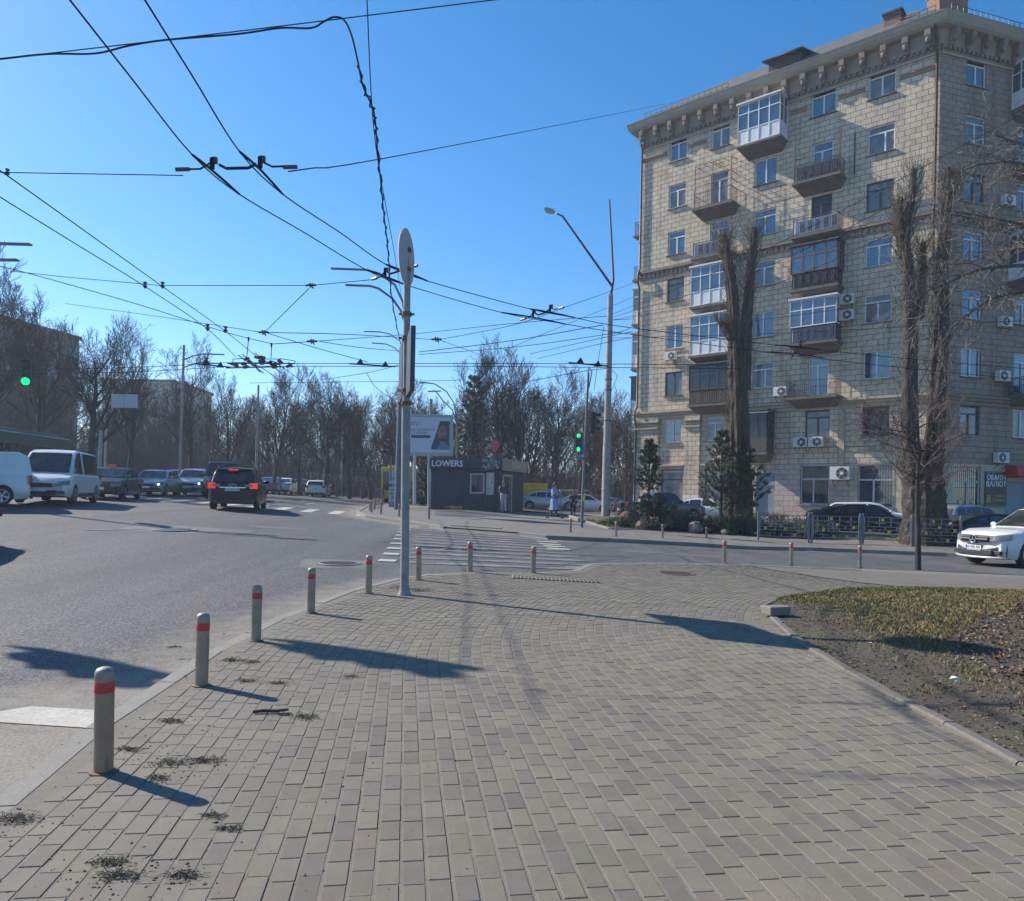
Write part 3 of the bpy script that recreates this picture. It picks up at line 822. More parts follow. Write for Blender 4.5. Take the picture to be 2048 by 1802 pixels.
# pilasters of the lower storeys and painted base
for s0, s1 in ((17.45, E1), (14.2, 15.35)):
    b = FB(1); b.box(((s0 + s1) / 2, 0.09, 3.4), (s1 - s0, 0.2, 8.2)); b.fin('pilaster', M_wall, uvs=True)
    b = FB(1)
    for z, o, h in ((6.62, 0.10, 0.12), (6.86, 0.06, 0.14), (7.06, 0.12, 0.12)): b.box(((s0 + s1) / 2, 0.13 + o / 2, z), (s1 - s0 + o, 0.2 + o, h))
    b.fin('pilaster_cap', M_cornice, bevel=0.02)
    b = FB(1); b.box(((s0 + s1) / 2, 0.105, 1.2), (s1 - s0 + 0.02, 0.235, 1.35)); b.fin('white_base', M_whitep, uvs=True)
b = FB(1); b.box((E1 / 2 + 1, 0.14, 0.45), (E1 - 3, 0.26, 0.35)); b.fin('plinth', mat('white plinth paint', (0.66, 0.63, 0.57), 0.8, var=0.12, scale=2), bevel=0.02)
b = FB(2); b.box((8, 0.03, 0.35), (16, 0.08, 1.5)); b.fin('plinth', mat('blue grey plinth paint', (0.05, 0.065, 0.10), 0.7, var=0.2, scale=2))
b = FB(1); b.box((2.0, 0.03, 0.35), (4.0, 0.08, 1.3)); b.fin('plinth', MATS['blue grey plinth paint'])
# string courses
for f, L in ((1, E1), (2, 16)):
    b = FB(f)
    for z, o, h in ((7.78, 0.30, 0.16), (7.62, 0.18, 0.18), (7.42, 0.08, 0.2)): b.box((L / 2 + (0.0 if f == 1 else 0.0), o / 2, z), (L + (0.3 if f == 1 else 0), o, h))
    b.fin('string_course', M_trim if f == 1 else M_trimd, bevel=0.02)
    b = FB(f); b.box((L / 2, 0.10, 17.98), (L, 0.26, 0.16)); b.box((L / 2, 0.045, 17.5), (L, 0.12, 0.1))
    q = 0.1
    while q < L: b.box((q, 0.07, 17.72), (0.16, 0.16, 0.28)); q += 0.36
    b.fin('dentil_band', M_trimd)
    b = FB(f); b.box((L / 2, 0.05, 25.78 + 1.15), (L, 0.12, 0.14)); b.fin('string_course', M_trim)
# short drip mouldings level with the top windows
for s0, s1 in ((0.1, 2.1), (4.0, 5.5), (14.2, 15.5), (17.3, 19.3), (7.4, 8.4)):
    b = FB(1)
    b.box(((s0 + s1) / 2, 0.06, 26.3), (s1 - s0, 0.14, 0.12)); b.box(((s0 + s1) / 2, 0.03, 26.17), (s1 - s0, 0.08, 0.12))
    b.fin('moulding', mat('brown moulding', (0.33, 0.22, 0.15), 0.8))
# cornice
OV = 0.82
cp = [(0.0, 27.35), (0.12, 27.35), (0.16, 27.75), (0.20, 28.15), (OV - 0.25, 28.2), (OV - 0.12, 28.32), (OV - 0.04, 28.55), (OV, 28.72), (OV + 0.03, 28.80), (0.0, 28.84)]
def mitre(f):
    b = FB(f)
    return b
mb = MB()
def lineN(n):
    """the four plan points of an offset wall line, mitred at the corner"""
    a = CORNER + T1 * E1 + N1 * n; c = CORNER + T2 * 16 + N2 * n
    # mitre: intersection of offset lines
    p, d1, q, d2 = CORNER + N1 * n, T1, CORNER + N2 * n, T2
    den = d1.x * d2.y - d1.y * d2.x
    t = ((q.x - p.x) * d2.y - (q.y - p.y) * d2.x) / den
    m_ = p + d1 * t
    p, d1, q, d2 = CORNER + N1 * n, T1, CORNER + T1 * E1 + N3 * n, T3
    den = d1.x * d2.y - d1.y * d2.x
    t = ((q.x - p.x) * d2.y - (q.y - p.y) * d2.x) / den
    e = p + d1 * t
    return [CORNER + T1 * E1 + T3 * 14 + N3 * n, e, m_, c]
off = V((CORNER.x, CORNER.y, 0))
mb.sheet([[tuple(q + V((0, 0, z)) - off) for q in lineN(n)] for n, z in cp])
mb.build('cornice', M_cornice, bld)
def corbel(f, s):
    b = FB(f)
    b.add([], [])
    pr = [(0, 27.32), (0.10, 27.28), (0.22, 27.36), (0.32, 27.52), (0.42, 27.62), (0.60, 27.70), (0.66, 27.82), (0.66, 28.17), (0, 28.17)]
    n = len(pr); w = 0.16
    b.add([(s - w, p[0], p[1]) for p in pr] + [(s + w, p[0], p[1]) for p in pr], [tuple(range(n)), tuple(range(2 * n - 1, n - 1, -1))] + [(i, (i + 1) % n, (i + 1) % n + n, i + n) for i in range(n)])
    b.ball((s, 0.50, 27.66), (0.17, 0.16, 0.2), 8, 5); b.ball((s, 0.24, 27.40), (0.13, 0.13, 0.15), 8, 5)
    b.fin('corbel', M_trimd, bevel=0.02)
s = 0.55
while s < E1 - 0.2: corbel(1, s); s += 1.16
s = 0.55
while s < 9: corbel(2, s); s += 1.16
for f, L in ((1, E1), (2, 16)):
    b = FB(f); q = 0.1
    while q < L: b.box((q, 0.13, 27.2), (0.17, 0.2, 0.2)); q += 0.34
    b.box((L / 2, 0.06, 27.04), (L, 0.14, 0.14)); b.fin('dentil_band', M_trimd)
# roof
ridge = 4.6
A = lineN(OV - 0.05); B_ = lineN(-ridge)
rb = MB(); zr = [28.82, 31.3]
e0 = [q + V((0, 0, 28.82)) - off for q in A]; e1 = [q + V((0, 0, 32.6)) - off for q in B_]
rb.sheet([[tuple(q) for q in e0], [tuple(q) for q in e1]])
rb.sheet([[tuple(q) for q in e1], [tuple(q + V((2, 6, 0.4))) for q in e1]])
def roof_mat():
    m, t = new('grey slate roof'); p = t.pos(); w = t.n('ShaderNodeTexWave', wave_type='BANDS'); w.bands_direction = 'DIAGONAL'; w.inputs['Scale'].default_value = 3.5; w.inputs['Distortion'].default_value = 0.6; t.l(p, w.inputs['Vector'])
    f = t.noise(p, 1.2, 5, 0.7)
    t.set(Base_Color=t.ramp(f, [(0.3, (0.075, 0.075, 0.078)), (0.7, (0.15, 0.145, 0.14))]), Roughness=0.8); t.bump(w.outputs['Fac'], 0.7, 0.05); return m
roof = rb.build('roof', roof_mat(), bld)
gut = MB(); gut.tube([q - V((0, 0, 0.04)) for q in e0], 0.06, 6); gut.build('gutter', M_dmetal, bld)
M_brick = block_mat('chimney brick', (0.30, 0.15, 0.09), (0.40, 0.21, 0.13), (0.2, 0.17, 0.14), 0.25, 0.075, False)
def chimney(f, s, n, z, sx, sy, h):
    b = FB(f); b.box((s, n, z + h / 2), (sx, sy, h)); b.fin('chimney', M_brick, uvs=True)
    b = FB(f); b.box((s, n, z + h + 0.05), (sx + 0.24, sy + 0.24, 0.12)); b.box((s, n, z + h - 0.18), (sx + 0.1, sy + 0.1, 0.1)); b.fin('chimney_cap', M_dmetal)
chimney(1, 2.9, -1.6, 28.6, 0.9, 0.7, 2.35); chimney(2, 3.2, -2.6, 29.0, 2.2, 0.9, 3.4); chimney(1, 15, -4.0, 30.5, 0.6, 0.6, 0.9)
# dormer
b = FB(1); b.box((8.9, -0.6, 29.55), (2.0, 1.4, 0.9)); b.fin('dormer', mat('dark dormer boards', (0.06, 0.055, 0.05), 0.8))
b = FB(1); b.add([(7.6, 0.55, 29.85), (10.2, 0.55, 29.85), (10.2, -2.6, 30.75), (7.6, -2.6, 30.75), (7.6, 0.55, 29.93), (10.2, 0.55, 29.93), (10.2, -2.6, 30.83), (7.6, -2.6, 30.83)], [(0, 1, 2, 3), (7, 6, 5, 4), (0, 4, 5, 1), (1, 5, 6, 2), (3, 2, 6, 7), (0, 3, 7, 4)]); b.fin('dormer_roof', MATS['grey slate roof'])
# roof-edge railing
def rail(f, s0, s1):
    b = FB(f); q = s0
    while q <= s1 + 0.01: b.bar((q, OV - 0.35, 28.8), (q, OV - 0.35, 29.42), 0.03); q += 0.42
    for z in (29.4, 29.12): b.bar((s0, OV - 0.35, z), (s1, OV - 0.35, z), 0.025)
    b.fin('roof_railing', M_dmetal)
rail(1, 12.5, 19.0); rail(1, 0.2, 2.2); rail(2, 0.2, 10)

# windows
def window(f, s0, s1, z0, z1, style, i):
    n = -0.16
    fm = {'pvc': M_pvc, 'wood': M_brownw, 'shop': M_dmetal, 'bars': M_pvc, 'entry': mat('blue grey door', (0.20, 0.25, 0.30), 0.5, var=0.15)}[style]
    b = FB(f); t = 0.075
    w, h = s1 - s0, z1 - z0; cs, cz = (s0 + s1) / 2, (z0 + z1) / 2
    b.box((s0 + t / 2, n, cz), (t, 0.08, h)); b.box((s1 - t / 2, n, cz), (t, 0.08, h))
    b.box((cs, n, z0 + t / 2), (w - 2 * t, 0.078, t)); b.box((cs, n, z1 - t / 2), (w - 2 * t, 0.078, t))
    r = random.Random(i * 31 + f)
    tz = z1 - h * (0.27 if style != 'bars' else 0.36)
    two = r.random() < 0.8
    if style in ('pvc', 'wood') and h < 2:
        if r.random() < 0.75: b.box((cs, n + 0.004, tz), (w - 2 * t, 0.09, 0.075)); top = tz
        else: top = z1
        if two: b.box((cs, n + 0.008, (z0 + top) / 2), (0.085, 0.1, top - z0 - t))
        else: b.box((s0 + w * 0.36, n + 0.008, (z0 + top) / 2), (0.085, 0.1, top - z0 - t))
    elif style in ('pvc', 'wood'):
        b.box((cs, n + 0.004, tz + 0.1), (w - 2 * t, 0.09, 0.075)); b.box((cs + 0.05, n + 0.008, (z0 + tz + 0.1) / 2), (0.09, 0.1, tz + 0.1 - z0 - t))
    elif style == 'shop': b.box((cs, n + 0.004, tz), (w - 2 * t, 0.09, 0.06))
    elif style == 'bars': b.box((cs, n + 0.004, tz), (w - 2 * t, 0.09, 0.1)); b.box((s0 + w * 0.55, n + 0.008, (z0 + tz) / 2), (0.1, 0.1, tz - z0 - t))
    elif style == 'entry': b.box((cs, n + 0.004, z1 - 0.75), (w - 2 * t, 0.09, 0.08))
    o = b.fin('door' if style == 'entry' else 'window', fm)
    b = FB(f); b.add([(s0 + 0.02, n - 0.005, z0 + 0.02), (s1 - 0.02, n - 0.005, z0 + 0.02), (s1 - 0.02, n - 0.005, z1 - 0.02), (s0 + 0.02, n - 0.005, z1 - 0.02)], [(0, 1, 2, 3)])
    gmt = M_glassc if style in ('pvc', 'wood') and r.random() < 0.42 else M_glassd if style in ('wood', 'bars') and r.random() < 0.7 else (M_glass2 if style == 'shop' else M_glass)
    if style == 'entry': gmt = fm
    pane = b.fin('pane', gmt, o)
    # interior: curtains hung behind the glass show as paler strips
    b = FB(f); b.box((cs, 0.03, z0 - 0.04), (w + 0.16, 0.2, 0.05))
    b.fin('sill', M_zinc if r.random() < 0.5 else M_slab, o)
    if style == 'bars':
        b = FB(f); q = s0 + 0.06
        while q < s1: b.bar((q, 0.04, z0), (q, 0.04, z1 - 0.05), 0.018); q += 0.15
        for z in (z0 + 0.12, cz, z1 - 0.1): b.bar((s0, 0.05, z), (s1, 0.05, z), 0.02)
        for q in (s0 + w * 0.25, s0 + w * 0.72):
            b.tube([(q + 0.3 * cos(a * pi / 8), 0.055, z0 + 0.1 + 0.55 * sin(a * pi / 8)) for a in range(9)], 0.012, 4)
        b.fin('window_bars', M_dmetal, o)
for i, w in enumerate(wins): window(*w, i)

# balconies
def balusters(b, s0, s1, n, z0, z1, step, w=0.018, both=True):
    q = s0
    while q <= s1 + 0.001: b.bar((q, n, z0), (q, n, z1), w); q += step
    q = 0.12
    while q < n and both:
        for s in (s0, s1): b.bar((s, q, z0), (s, q, z1), w)
        q += step
    for z in (z0 + 0.04, z1):
        b.bar((s0, n, z), (s1, n, z), 0.035)
        for s in (s0, s1): b.bar((s, 0, z), (s, n, z), 0.035)
def balcony(f, s, k, w=2.7, d=1.05, rail_='bars', glaze=None, extra=None):
    z = ROW(k) - 0.92
    s0, s1 = s - w / 2, s + w / 2
    b = FB(f)
    b.box((s, d / 2 + 0.04, z - 0.07), (w + 0.16, d + 0.08, 0.14)); b.box((s, d / 2, z - 0.18), (w + 0.02, d - 0.06, 0.09))
    # tapering underside
    b.add([(s0, 0, z - 0.225), (s1, 0, z - 0.225), (s1, d - 0.12, z - 0.225), (s0, d - 0.12, z - 0.225), (s0 + 0.25, 0, z - 0.62), (s1 - 0.25, 0, z - 0.62)], [(3, 2, 5, 4), (0, 3, 4), (1, 5, 2), (0, 4, 5, 1)])
    o = b.fin('balcony', M_slab)
    zt = z + 0.98
    if rail_:
        b = FB(f)
        if rail_ == 'bars': balusters(b, s0 + 0.03, s1 - 0.03, d, z, zt, 0.13)
        elif rail_ == 'ornate':
            balusters(b, s0 + 0.03, s1 - 0.03, d, z, zt, 0.11)
            q = s0 + 0.25
            while q < s1 - 0.2:
                for a in range(10): b.bar((q + 0.1 * cos(a * .628), d + 0.01, z + 0.5 + 0.24 * sin(a * .628)), (q + 0.1 * cos((a + 1) * .628), d + 0.01, z + 0.5 + 0.24 * sin((a + 1) * .628)), 0.03)
                b.bar((q - 0.1, d + 0.01, z + 0.2), (q + 0.1, d + 0.01, z + 0.8), 0.04); b.bar((q + 0.1, d + 0.01, z + 0.2), (q - 0.1, d + 0.01, z + 0.8), 0.04); q += 0.48
        elif rail_ == 'planks':
            q = s0 + 0.06
            while q < s1: b.box((q, d, z + 0.5), (0.125, 0.03, 0.96)); q += 0.155
            q = 0.1
            while q < d: b.box((s0 + 0.02, q, z + 0.5), (0.03, 0.12, 0.96)); b.box((s1 - 0.02, q, z + 0.5), (0.03, 0.12, 0.96)); q += 0.155
            for zz in (z + 0.08, z + 0.98): b.bar((s0, d + 0.03, zz), (s1, d + 0.03, zz), 0.05)
        elif rail_ == 'sheet':
            b.box((s, d, z + 0.5), (w, 0.04, 0.98)); b.box((s0, d / 2, z + 0.5), (0.04, d - 0.05, 0.98)); b.box((s1, d / 2, z + 0.5), (0.04, d - 0.05, 0.98))
        rm = {'bars': M_dmetal, 'ornate': M_dmetal, 'planks': mat('dark weathered planks', (0.075, 0.05, 0.042), 0.8, var=0.4, scale=8), 'sheet': mat('dark sheet cladding', (0.07, 0.065, 0.06), 0.6, var=0.3)}[rail_]
        b.fin('railing', rm, o)
        if rail_ == 'ornate':
            b = FB(f); q = s0 + 0.1
            # corrugated backing sheet showing through the ironwork
            rows = []
            n = 60
            for i in range(n + 1):
                x = s0 + 0.05 + (w - 0.1) * i / n; rows.append([(x, d - 0.05 + 0.018 * sin(i * 1.9), z + 0.06), (x, d - 0.05 + 0.018 * sin(i * 1.9), zt - 0.08)])
            b.sheet(rows); b.fin('backing_sheet', extra or mat('pale corrugated sheet', (0.55, 0.56, 0.58), 0.5, var=0.1), o)
    if glaze:
        gz0 = z + (0.98 if glaze in ('brown', 'dark', 'whiteup') else 0.03)
        gz1 = z + 2.62
        fm = {'white': M_pvc, 'whiteup': M_pvc, 'brown': mat('red brown frame', (0.17, 0.055, 0.035), 0.6, var=0.3), 'dark': M_dmetal}[glaze]
        b = FB(f); pn = FB(f); pl = FB(f)
        nb_ = 4 if w > 2.4 else 3
        def run(a0, a1, fx):
            # fx maps (u, z) to facade coordinates along this side
            L_ = a1 - a0; m_ = max(2, round(L_ / (w / nb_))) if L_ > 1.5 else 2
            for i in range(m_ + 1):
                u = a0 + L_ * i / m_; b.bar(fx(u, gz0), fx(u, gz1), 0.07)
            lev = [gz0 + 0.02, gz1 - 0.03, gz1 - 0.62] + ([z + 0.95] if glaze == 'white' else [])
            for q in lev: b.bar(fx(a0, q), fx(a1, q), 0.06)
            zz = z + 0.95 if glaze == 'white' else gz0
            pn.add([fx(a0, zz), fx(a1, zz), fx(a1, gz1), fx(a0, gz1)], [(0, 1, 2, 3)])
            if glaze == 'white': pl.add([fx(a0, gz0), fx(a1, gz0), fx(a1, zz), fx(a0, zz)], [(0, 1, 2, 3)])
        run(s0, s1, lambda u, q: (u, d, q)); run(0.0, d, lambda u, q: (s0, u, q)); run(0.0, d, lambda u, q: (s1, u, q))
        g = b.fin('balcony_glazing', fm, o)
        pn.fin('pane', M_glass if glaze != 'dark' else M_glassd, o)
        if pl.v: pl.fin('lower_panel', M_plast, o)
        b = FB(f); b.box((s, d / 2 + 0.06, gz1 + 0.06), (w + 0.2, d + 0.2, 0.1))
        b.box((s, d / 2, gz1 - 0.0), (w - 0.02, d - 0.02, 0.04)); b.fin('balcony_roof', M_plast if 'white' in glaze else M_dmetal, o)
    return o
balcony(1, 10.05, 6, 2.75, 1.1, None, 'white')
bc = balcony(1, 13.2, 5, 2.75, 1.05, 'bars')
b = FB(1)
zc = ROW(5) - 0.92
for s in (11.9, 13.2, 14.5):
    b.bar((s, 1.0, zc), (s, 1.0, zc + 2.9), 0.04); b.bar((s, 1.0, zc + 2.9), (s, 0, zc + 3.0), 0.03)
for s in (11.9, 12.4, 12.9, 13.4, 13.9, 14.5): b.bar((s, 1.0, zc + 2.9), (s, 0, zc + 3.0), 0.025)
for z in (1.5, 2.0, 2.9): b.bar((11.9, 1.0, zc + z), (14.5, 1.0, zc + z), 0.03)
for z in (1.5, 2.0): b.bar((11.9, 0, zc + z), (11.9, 1, zc + z), 0.03)
b.fin('trellis', M_rust, bc)
bc = balcony(1, 6.4, 5, 2.75, 1.05, 'ornate', extra=mat('striped grey sheet', (0.20, 0.17, 0.15), 0.8, var=0.5, scale=14))
for s, h in ((5.05, 2.6), (7.75, 2.3), (4.5, 2.5)): b = FB(1); b.bar((s, 0.9 if s > 5 else 0.05, ROW(5) - 0.9), (s, 0.9 if s > 5 else 0.05, ROW(5) - 0.9 + h), 0.07); b.fin('pole', M_rust, bc)
b = FB(1); b.bar((7.75, 0.9, ROW(5) + 0.6), (7.75, 0.1, ROW(5) + 0.9), 0.04); b.fin('brace', M_rust, bc)
balcony(1, 6.4, 4, 2.75, 1.05, 'ornate', extra=M_plast)
balcony(1, 13.2, 4, 2.75, 1.05, 'ornate')
balcony(1, 6.4, 3, 2.75, 1.1, 'ornate', 'brown', extra=mat('dark backing sheet', (0.06, 0.06, 0.06), 0.6, var=0.3))
balcony(1, 13.2, 3, 2.75, 1.1, None, 'white')
balcony(1, 6.4, 2, 2.75, 1.1, 'ornate', 'whiteup', extra=mat('blue grey backing', (0.30, 0.31, 0.38), 0.6, var=0.3))
balcony(1, 13.2, 2, 2.75, 1.1, None, 'white')
balcony(1, 13.2, 1, 2.75, 1.1, 'planks', 'dark')
balcony(1, 6.4, 1, 2.9, 1.15, 'bars')
bc = balcony(1, 10.0, 0, 1.75, 1.1, 'sheet', 'dark')
b = FB(1); b.add([(8.95, 0, 7.45), (11.05, 0, 7.45), (11.05, 1.4, 7.15), (8.95, 1.4, 7.15), (8.95, 0, 7.5), (11.05, 0, 7.5), (11.05, 1.4, 7.2), (8.95, 1.4, 7.2)], [(0, 3, 2, 1), (4, 5, 6, 7), (3, 7, 6, 2), (0, 4, 7, 3), (1, 2, 6, 5)])
b.fin('canopy', M_zinc, bc)
for k in (1, 3, 5): balcony(2, 6.75, k, 2.8, 1.1, 'ornate' if k != 3 else 'bars', 'white' if k == 3 else None)
balcony(2, 6.75, 6, 2.8, 1.1, None, 'white')
for k in (5, 4, 2, 1): balcony(3, 2.0, k, 2.2, 0.95, 'bars', {2: 'white', 1: 'dark'}.get(k))
balcony(3, 2.0, 3, 2.2, 0.95, None, 'white')
# drainpipes
def pipe(f, s, n, m):
    b = FB(f)
    b.tube([(s, OV - 0.1, 28.6), (s, n + 0.15, 27.5), (s, n, 27.0), (s, n, 18.3), (s, n + 0.22, 17.9), (s, n + 0.22, 17.3), (s, n, 16.9), (s, n, 8.3), (s, n + 0.3, 7.9), (s, n + 0.3, 7.3), (s, n + 0.1, 6.8), (s, n + 0.1, 0.4)], 0.075, 8)
    z = 2
    while z < 27: b.lathe([(0.1, 0), (0.1, 0.08)], (s, n, z), 8); z += 2.6
    b.fin('drainpipe', m, smooth=True)
pipe(1, 0.16, 0.12, mat('dark rusty pipe', (0.065, 0.036, 0.026), 0.7, var=.5)); pipe(1, E1 - 0.12, 0.12, M_dmetal)
# conduits, cornice over the shop windows, lamp above the door
b = FB(1)
for s0, s1 in ((15.4, 17.4), (12.0, 14.1)): b.box(((s0 + s1) / 2, 0.10, 3.98), (s1 - s0, 0.22, 0.14)); b.box(((s0 + s1) / 2, 0.06, 3.86), (s1 - s0 - 0.1, 0.14, 0.1))
b.fin('shop_window_moulding', M_trim, bevel=0.02)
b = FB(1)
b.tube([(0.6, 0.05, 4.95), (8.4, 0.05, 5.05)], 0.03, 5); b.tube([(0.6, 0.05, 4.72), (5.2, 0.05, 4.78)], 0.025, 5)
for s in (8.1, 5.1, 1.2): b.tube([(s, 0.05, 3.9), (s, 0.05, 7.2)], 0.035, 5)
b.box((4.9, 0.07, 5.2), (0.3, 0.1, 3.5)); b.fin('conduit', M_trim)

# air conditioners: one prototype, copied
M_ac = mat('air conditioner casing', (0.62, 0.61, 0.57), 0.5, var=0.06)
def ac(f, s, n, z, label, sc=1.0):
    r = thing('air_conditioner', label, 'air conditioner', FP(f, s, n, z), group='air conditioner units hung on the apartment house')
    R = FM(f).to_4x4() @ Matrix.Scale(sc, 4)
    b = MB(); b.box((0, 0.2, 0.3), (0.82, 0.32, 0.58)); b.v = [tuple(R @ V(p)) for p in b.v]; b.build('casing', M_ac, r, bevel=0.02)
    b = MB()
    Rx = Matrix.Rotation(-pi / 2, 3, 'X')
    b.lathe([(0.25, 0), (0.25, 0.02), (0.0, 0.02)], (-0.1, 0.355, 0.3), 20, M=Rx); b.v = [tuple(R @ V(p)) for p in b.v]; b.build('fan_grille', M_dmetal, r)
    b = MB(); b.lathe([(0.08, 0), (0.08, 0.02), (0.0, 0.02)], (-0.1, 0.375, 0.3), 10, M=Rx)
    for a in range(6): b.bar((-0.1, 0.38, 0.3), (-0.1 + 0.24 * cos(a * pi / 3), 0.38, 0.3 + 0.24 * sin(a * pi / 3)), 0.012)
    b.v = [tuple(R @ V(p)) for p in b.v]; b.build('fan_guard', M_ac, r)
    b = MB()
    for q in (-0.3, 0.3): b.bar((q, 0, -0.01), (q, 0.38, -0.01), 0.03); b.bar((q, 0, -0.3), (q, 0.36, -0.02), 0.025)
    b.v = [tuple(R @ V(p)) for p in b.v]; b.build('bracket', M_dmetal, r)
ac(1, 16.5, 0.05, 11.35, 'small white air conditioner under a window of the sunlit end column, fourth storey')
ac(1, 8.35, 0.75, 8.15, 'white air conditioner beside the open iron balcony above the double unit')
ac(1, 7.3, 0.05, 4.98, 'white air conditioner of a touching pair, the one nearer the dark enclosed balcony', 1.05)
ac(1, 6.35, 0.05, 4.98, 'white air conditioner of a touching pair, the one nearer the corner pipe', 1.05)
ac(1, 4.85, 0.05, 2.95, 'largest cream air conditioner, between two barred ground storey windows', 1.35)
ac(1, 4.65, 0.3, 13.4, 'upper of two stacked air conditioners next to the white glazed balcony', 1.05)
ac(1, 4.65, 0.3, 12.45, 'lower of two stacked air conditioners next to the white glazed balcony', 1.05)
ac(2, 4.9, 0.05, 18.9, 'air conditioner high on the shaded street front, near the upper balconies')
ac(2, 4.85, 0.05, 11.9, 'air conditioner half hidden by twigs on the shaded street front')
ac(2, 4.75, 0.05, 8.75, 'air conditioner just over the string course of the shaded street front', 1.05)
ac(2, 4.75, 0.05, 4.05, 'grey air conditioner right above the red shop awning', 1.05)
# exchange sign and awning
def on_wall(f, s, n, z):
    t, nn = (T1, N1) if f == 1 else (T2, N2)
    x = -t if f == 1 else t
    return frame_M(FP(f, s, n, z), x, V((0, 0, 1)))
sg = thing('exchange_sign', 'black currency exchange board with white lettering and yellow hazard edging', 'sign', FP(2, 4.6, 0.06, 2.55))
SGO = FP(2, 4.6, 0.06, 2.55)
Ms = Matrix.Translation(-SGO) @ on_wall(2, 4.6, 0.1, 2.55)
def quad(mb, M, x0, y0, x1, y1, z=0.0): mb.add([M @ V(p) for p in ((x0, y0, z), (x1, y0, z), (x1, y1, z), (x0, y1, z))], [(0, 1, 2, 3)])
b = MB(); b.add([Ms @ V(p) for p in [(i, j, k) for i in (-0.8, 0.8) for j in (-1.02, 1.02) for k in (-0.05, 0.0)]], [(0, 1, 3, 2), (4, 6, 7, 5), (0, 4, 5, 1), (2, 3, 7, 6), (0, 2, 6, 4), (1, 5, 7, 3)])
b.build('board', mat('black sign board', (0.03, 0.03, 0.035), 0.45), sg)
b = MB(); text_mb('ОБМІН', 0.42, Ms @ Matrix.Translation((0, 0.66, 0.005)), 0.003, b, bold=0.008); text_mb('ВАЛЮТ', 0.42, Ms @ Matrix.Translation((0, 0.28, 0.005)), 0.003, b, bold=0.008)
b.build('lettering', mat('white lettering', (0.75, 0.75, 0.75), 0.5), sg)
M_yel = mat('yellow lettering', (0.62, 0.50, 0.03), 0.5)
b = text_mb('CURRENCY', 0.17, Ms @ Matrix.Translation((0.22, -0.42, 0.005)), 0.003); b.build('lettering', M_yel, sg); b = MB(); text_mb('EXCHANGE', 0.17, Ms @ Matrix.Translation((0.22, -0.64, 0.005)), 0.003, b); b.build('lettering', M_yel, sg)
for y in (-0.97, 0.93):
  b = MB()
  for i in range(16): b.add([Ms @ V((-0.78 + i * 0.1 + dx, y + dy, 0.004)) for dx, dy in ((0, 0), (0.045, 0), (0.08, 0.05), (0.035, 0.05))], [(0, 1, 2, 3)])
  b.build('hazard_edging', M_yel, sg)
b = MB()
for i in range(4):
    quad(b, Ms, -0.7 + 0.0, -0.78 + i * 0.12, -0.42, -0.72 + i * 0.12, 0.004)
b.build('yellow_square', M_yel, sg)
aw = thing('shop_awning', 'bright red box awning over the shop door', 'awning', FP(2, 7.5, 0, 3.5))
b = MB(); o_ = FP(2, 7.5, 0, 3.5)
pts = [FP(2, s, n, z) - o_ for s in (5.35, 10.0) for n, z in ((0.02, 3.95), (0.75, 3.9), (0.85, 3.3), (0.02, 3.3))]
b.add(pts, [(0, 1, 2, 3), (7, 6, 5, 4), (0, 4, 5, 1), (1, 5, 6, 2), (2, 6, 7, 3)])
b.build('canopy', mat('red awning cloth', (0.50, 0.02, 0.02), 0.6, var=0.1), aw)
b = MB()
for s in (5.5, 9.8): b.bar(FP(2, s, 0.05, 3.25) - o_, FP(2, s, 0.8, 3.28) - o_, 0.04)
b.build('awning_frame', M_dmetal, aw)
# ---------------------------------------------------------------- bollards, poles, signs, lights, kiosk
rs = random.Random(21)
def steel_mat():
    m, t = new('brushed steel'); p = t.obj()
    vm = t.n('ShaderNodeVectorMath', operation='MULTIPLY'); vm.inputs[1].default_value = (1, 1, 0.15); t.l(p, vm.inputs[0])
    f = t.noise(vm.outputs[0], 60, 4, 0.7); g = t.noise(p, 7, 5, 0.7)
    c = t.ramp(g, [(0.3, (0.23, 0.205, 0.165)), (0.7, (0.33, 0.30, 0.25))])
    t.set(Base_Color=c, Metallic=0.75, Roughness=t.ramp(f, [(0.3, (0.34,) * 3), (0.7, (0.52,) * 3)])); return m
M_steel = steel_mat()
M_red = mat('red reflective tape', (0.50, 0.035, 0.03), 0.45, var=0.15)
M_grey = mat('grey painted pole', (0.14, 0.145, 0.15), 0.6, var=0.25, scale=9)
def bollard_proto():
    r = thing('bollard', '', 'bollard')
    b = MB(); b.lathe([(0.051, -0.05), (0.051, 0.548)], n=24); b.build('post', M_steel, r, smooth=True)
    b = MB(); b.lathe([(0.0515, 0.545), (0.052, 0.552), (0.049, 0.570), (0.040, 0.584), (0.022, 0.592), (0, 0.594)], n=24); b.build('cap', mat('dull steel cap', (0.26, 0.24, 0.205), 0.55, 0.4, var=0.15), r, smooth=True)
    b = MB(); b.lathe([(0.0516, 0.452), (0.0528, 0.454), (0.0528, 0.512), (0.0516, 0.514)], n=24); b.build('red_band', M_red, r, smooth=True)
    b = MB(); b.lathe([(0.075, 0.0), (0.075, 0.008), (0.05, 0.010)], n=20); b.build('base_plate', M_rust, r, smooth=True)
    return r
proto = bollard_proto(); used = False
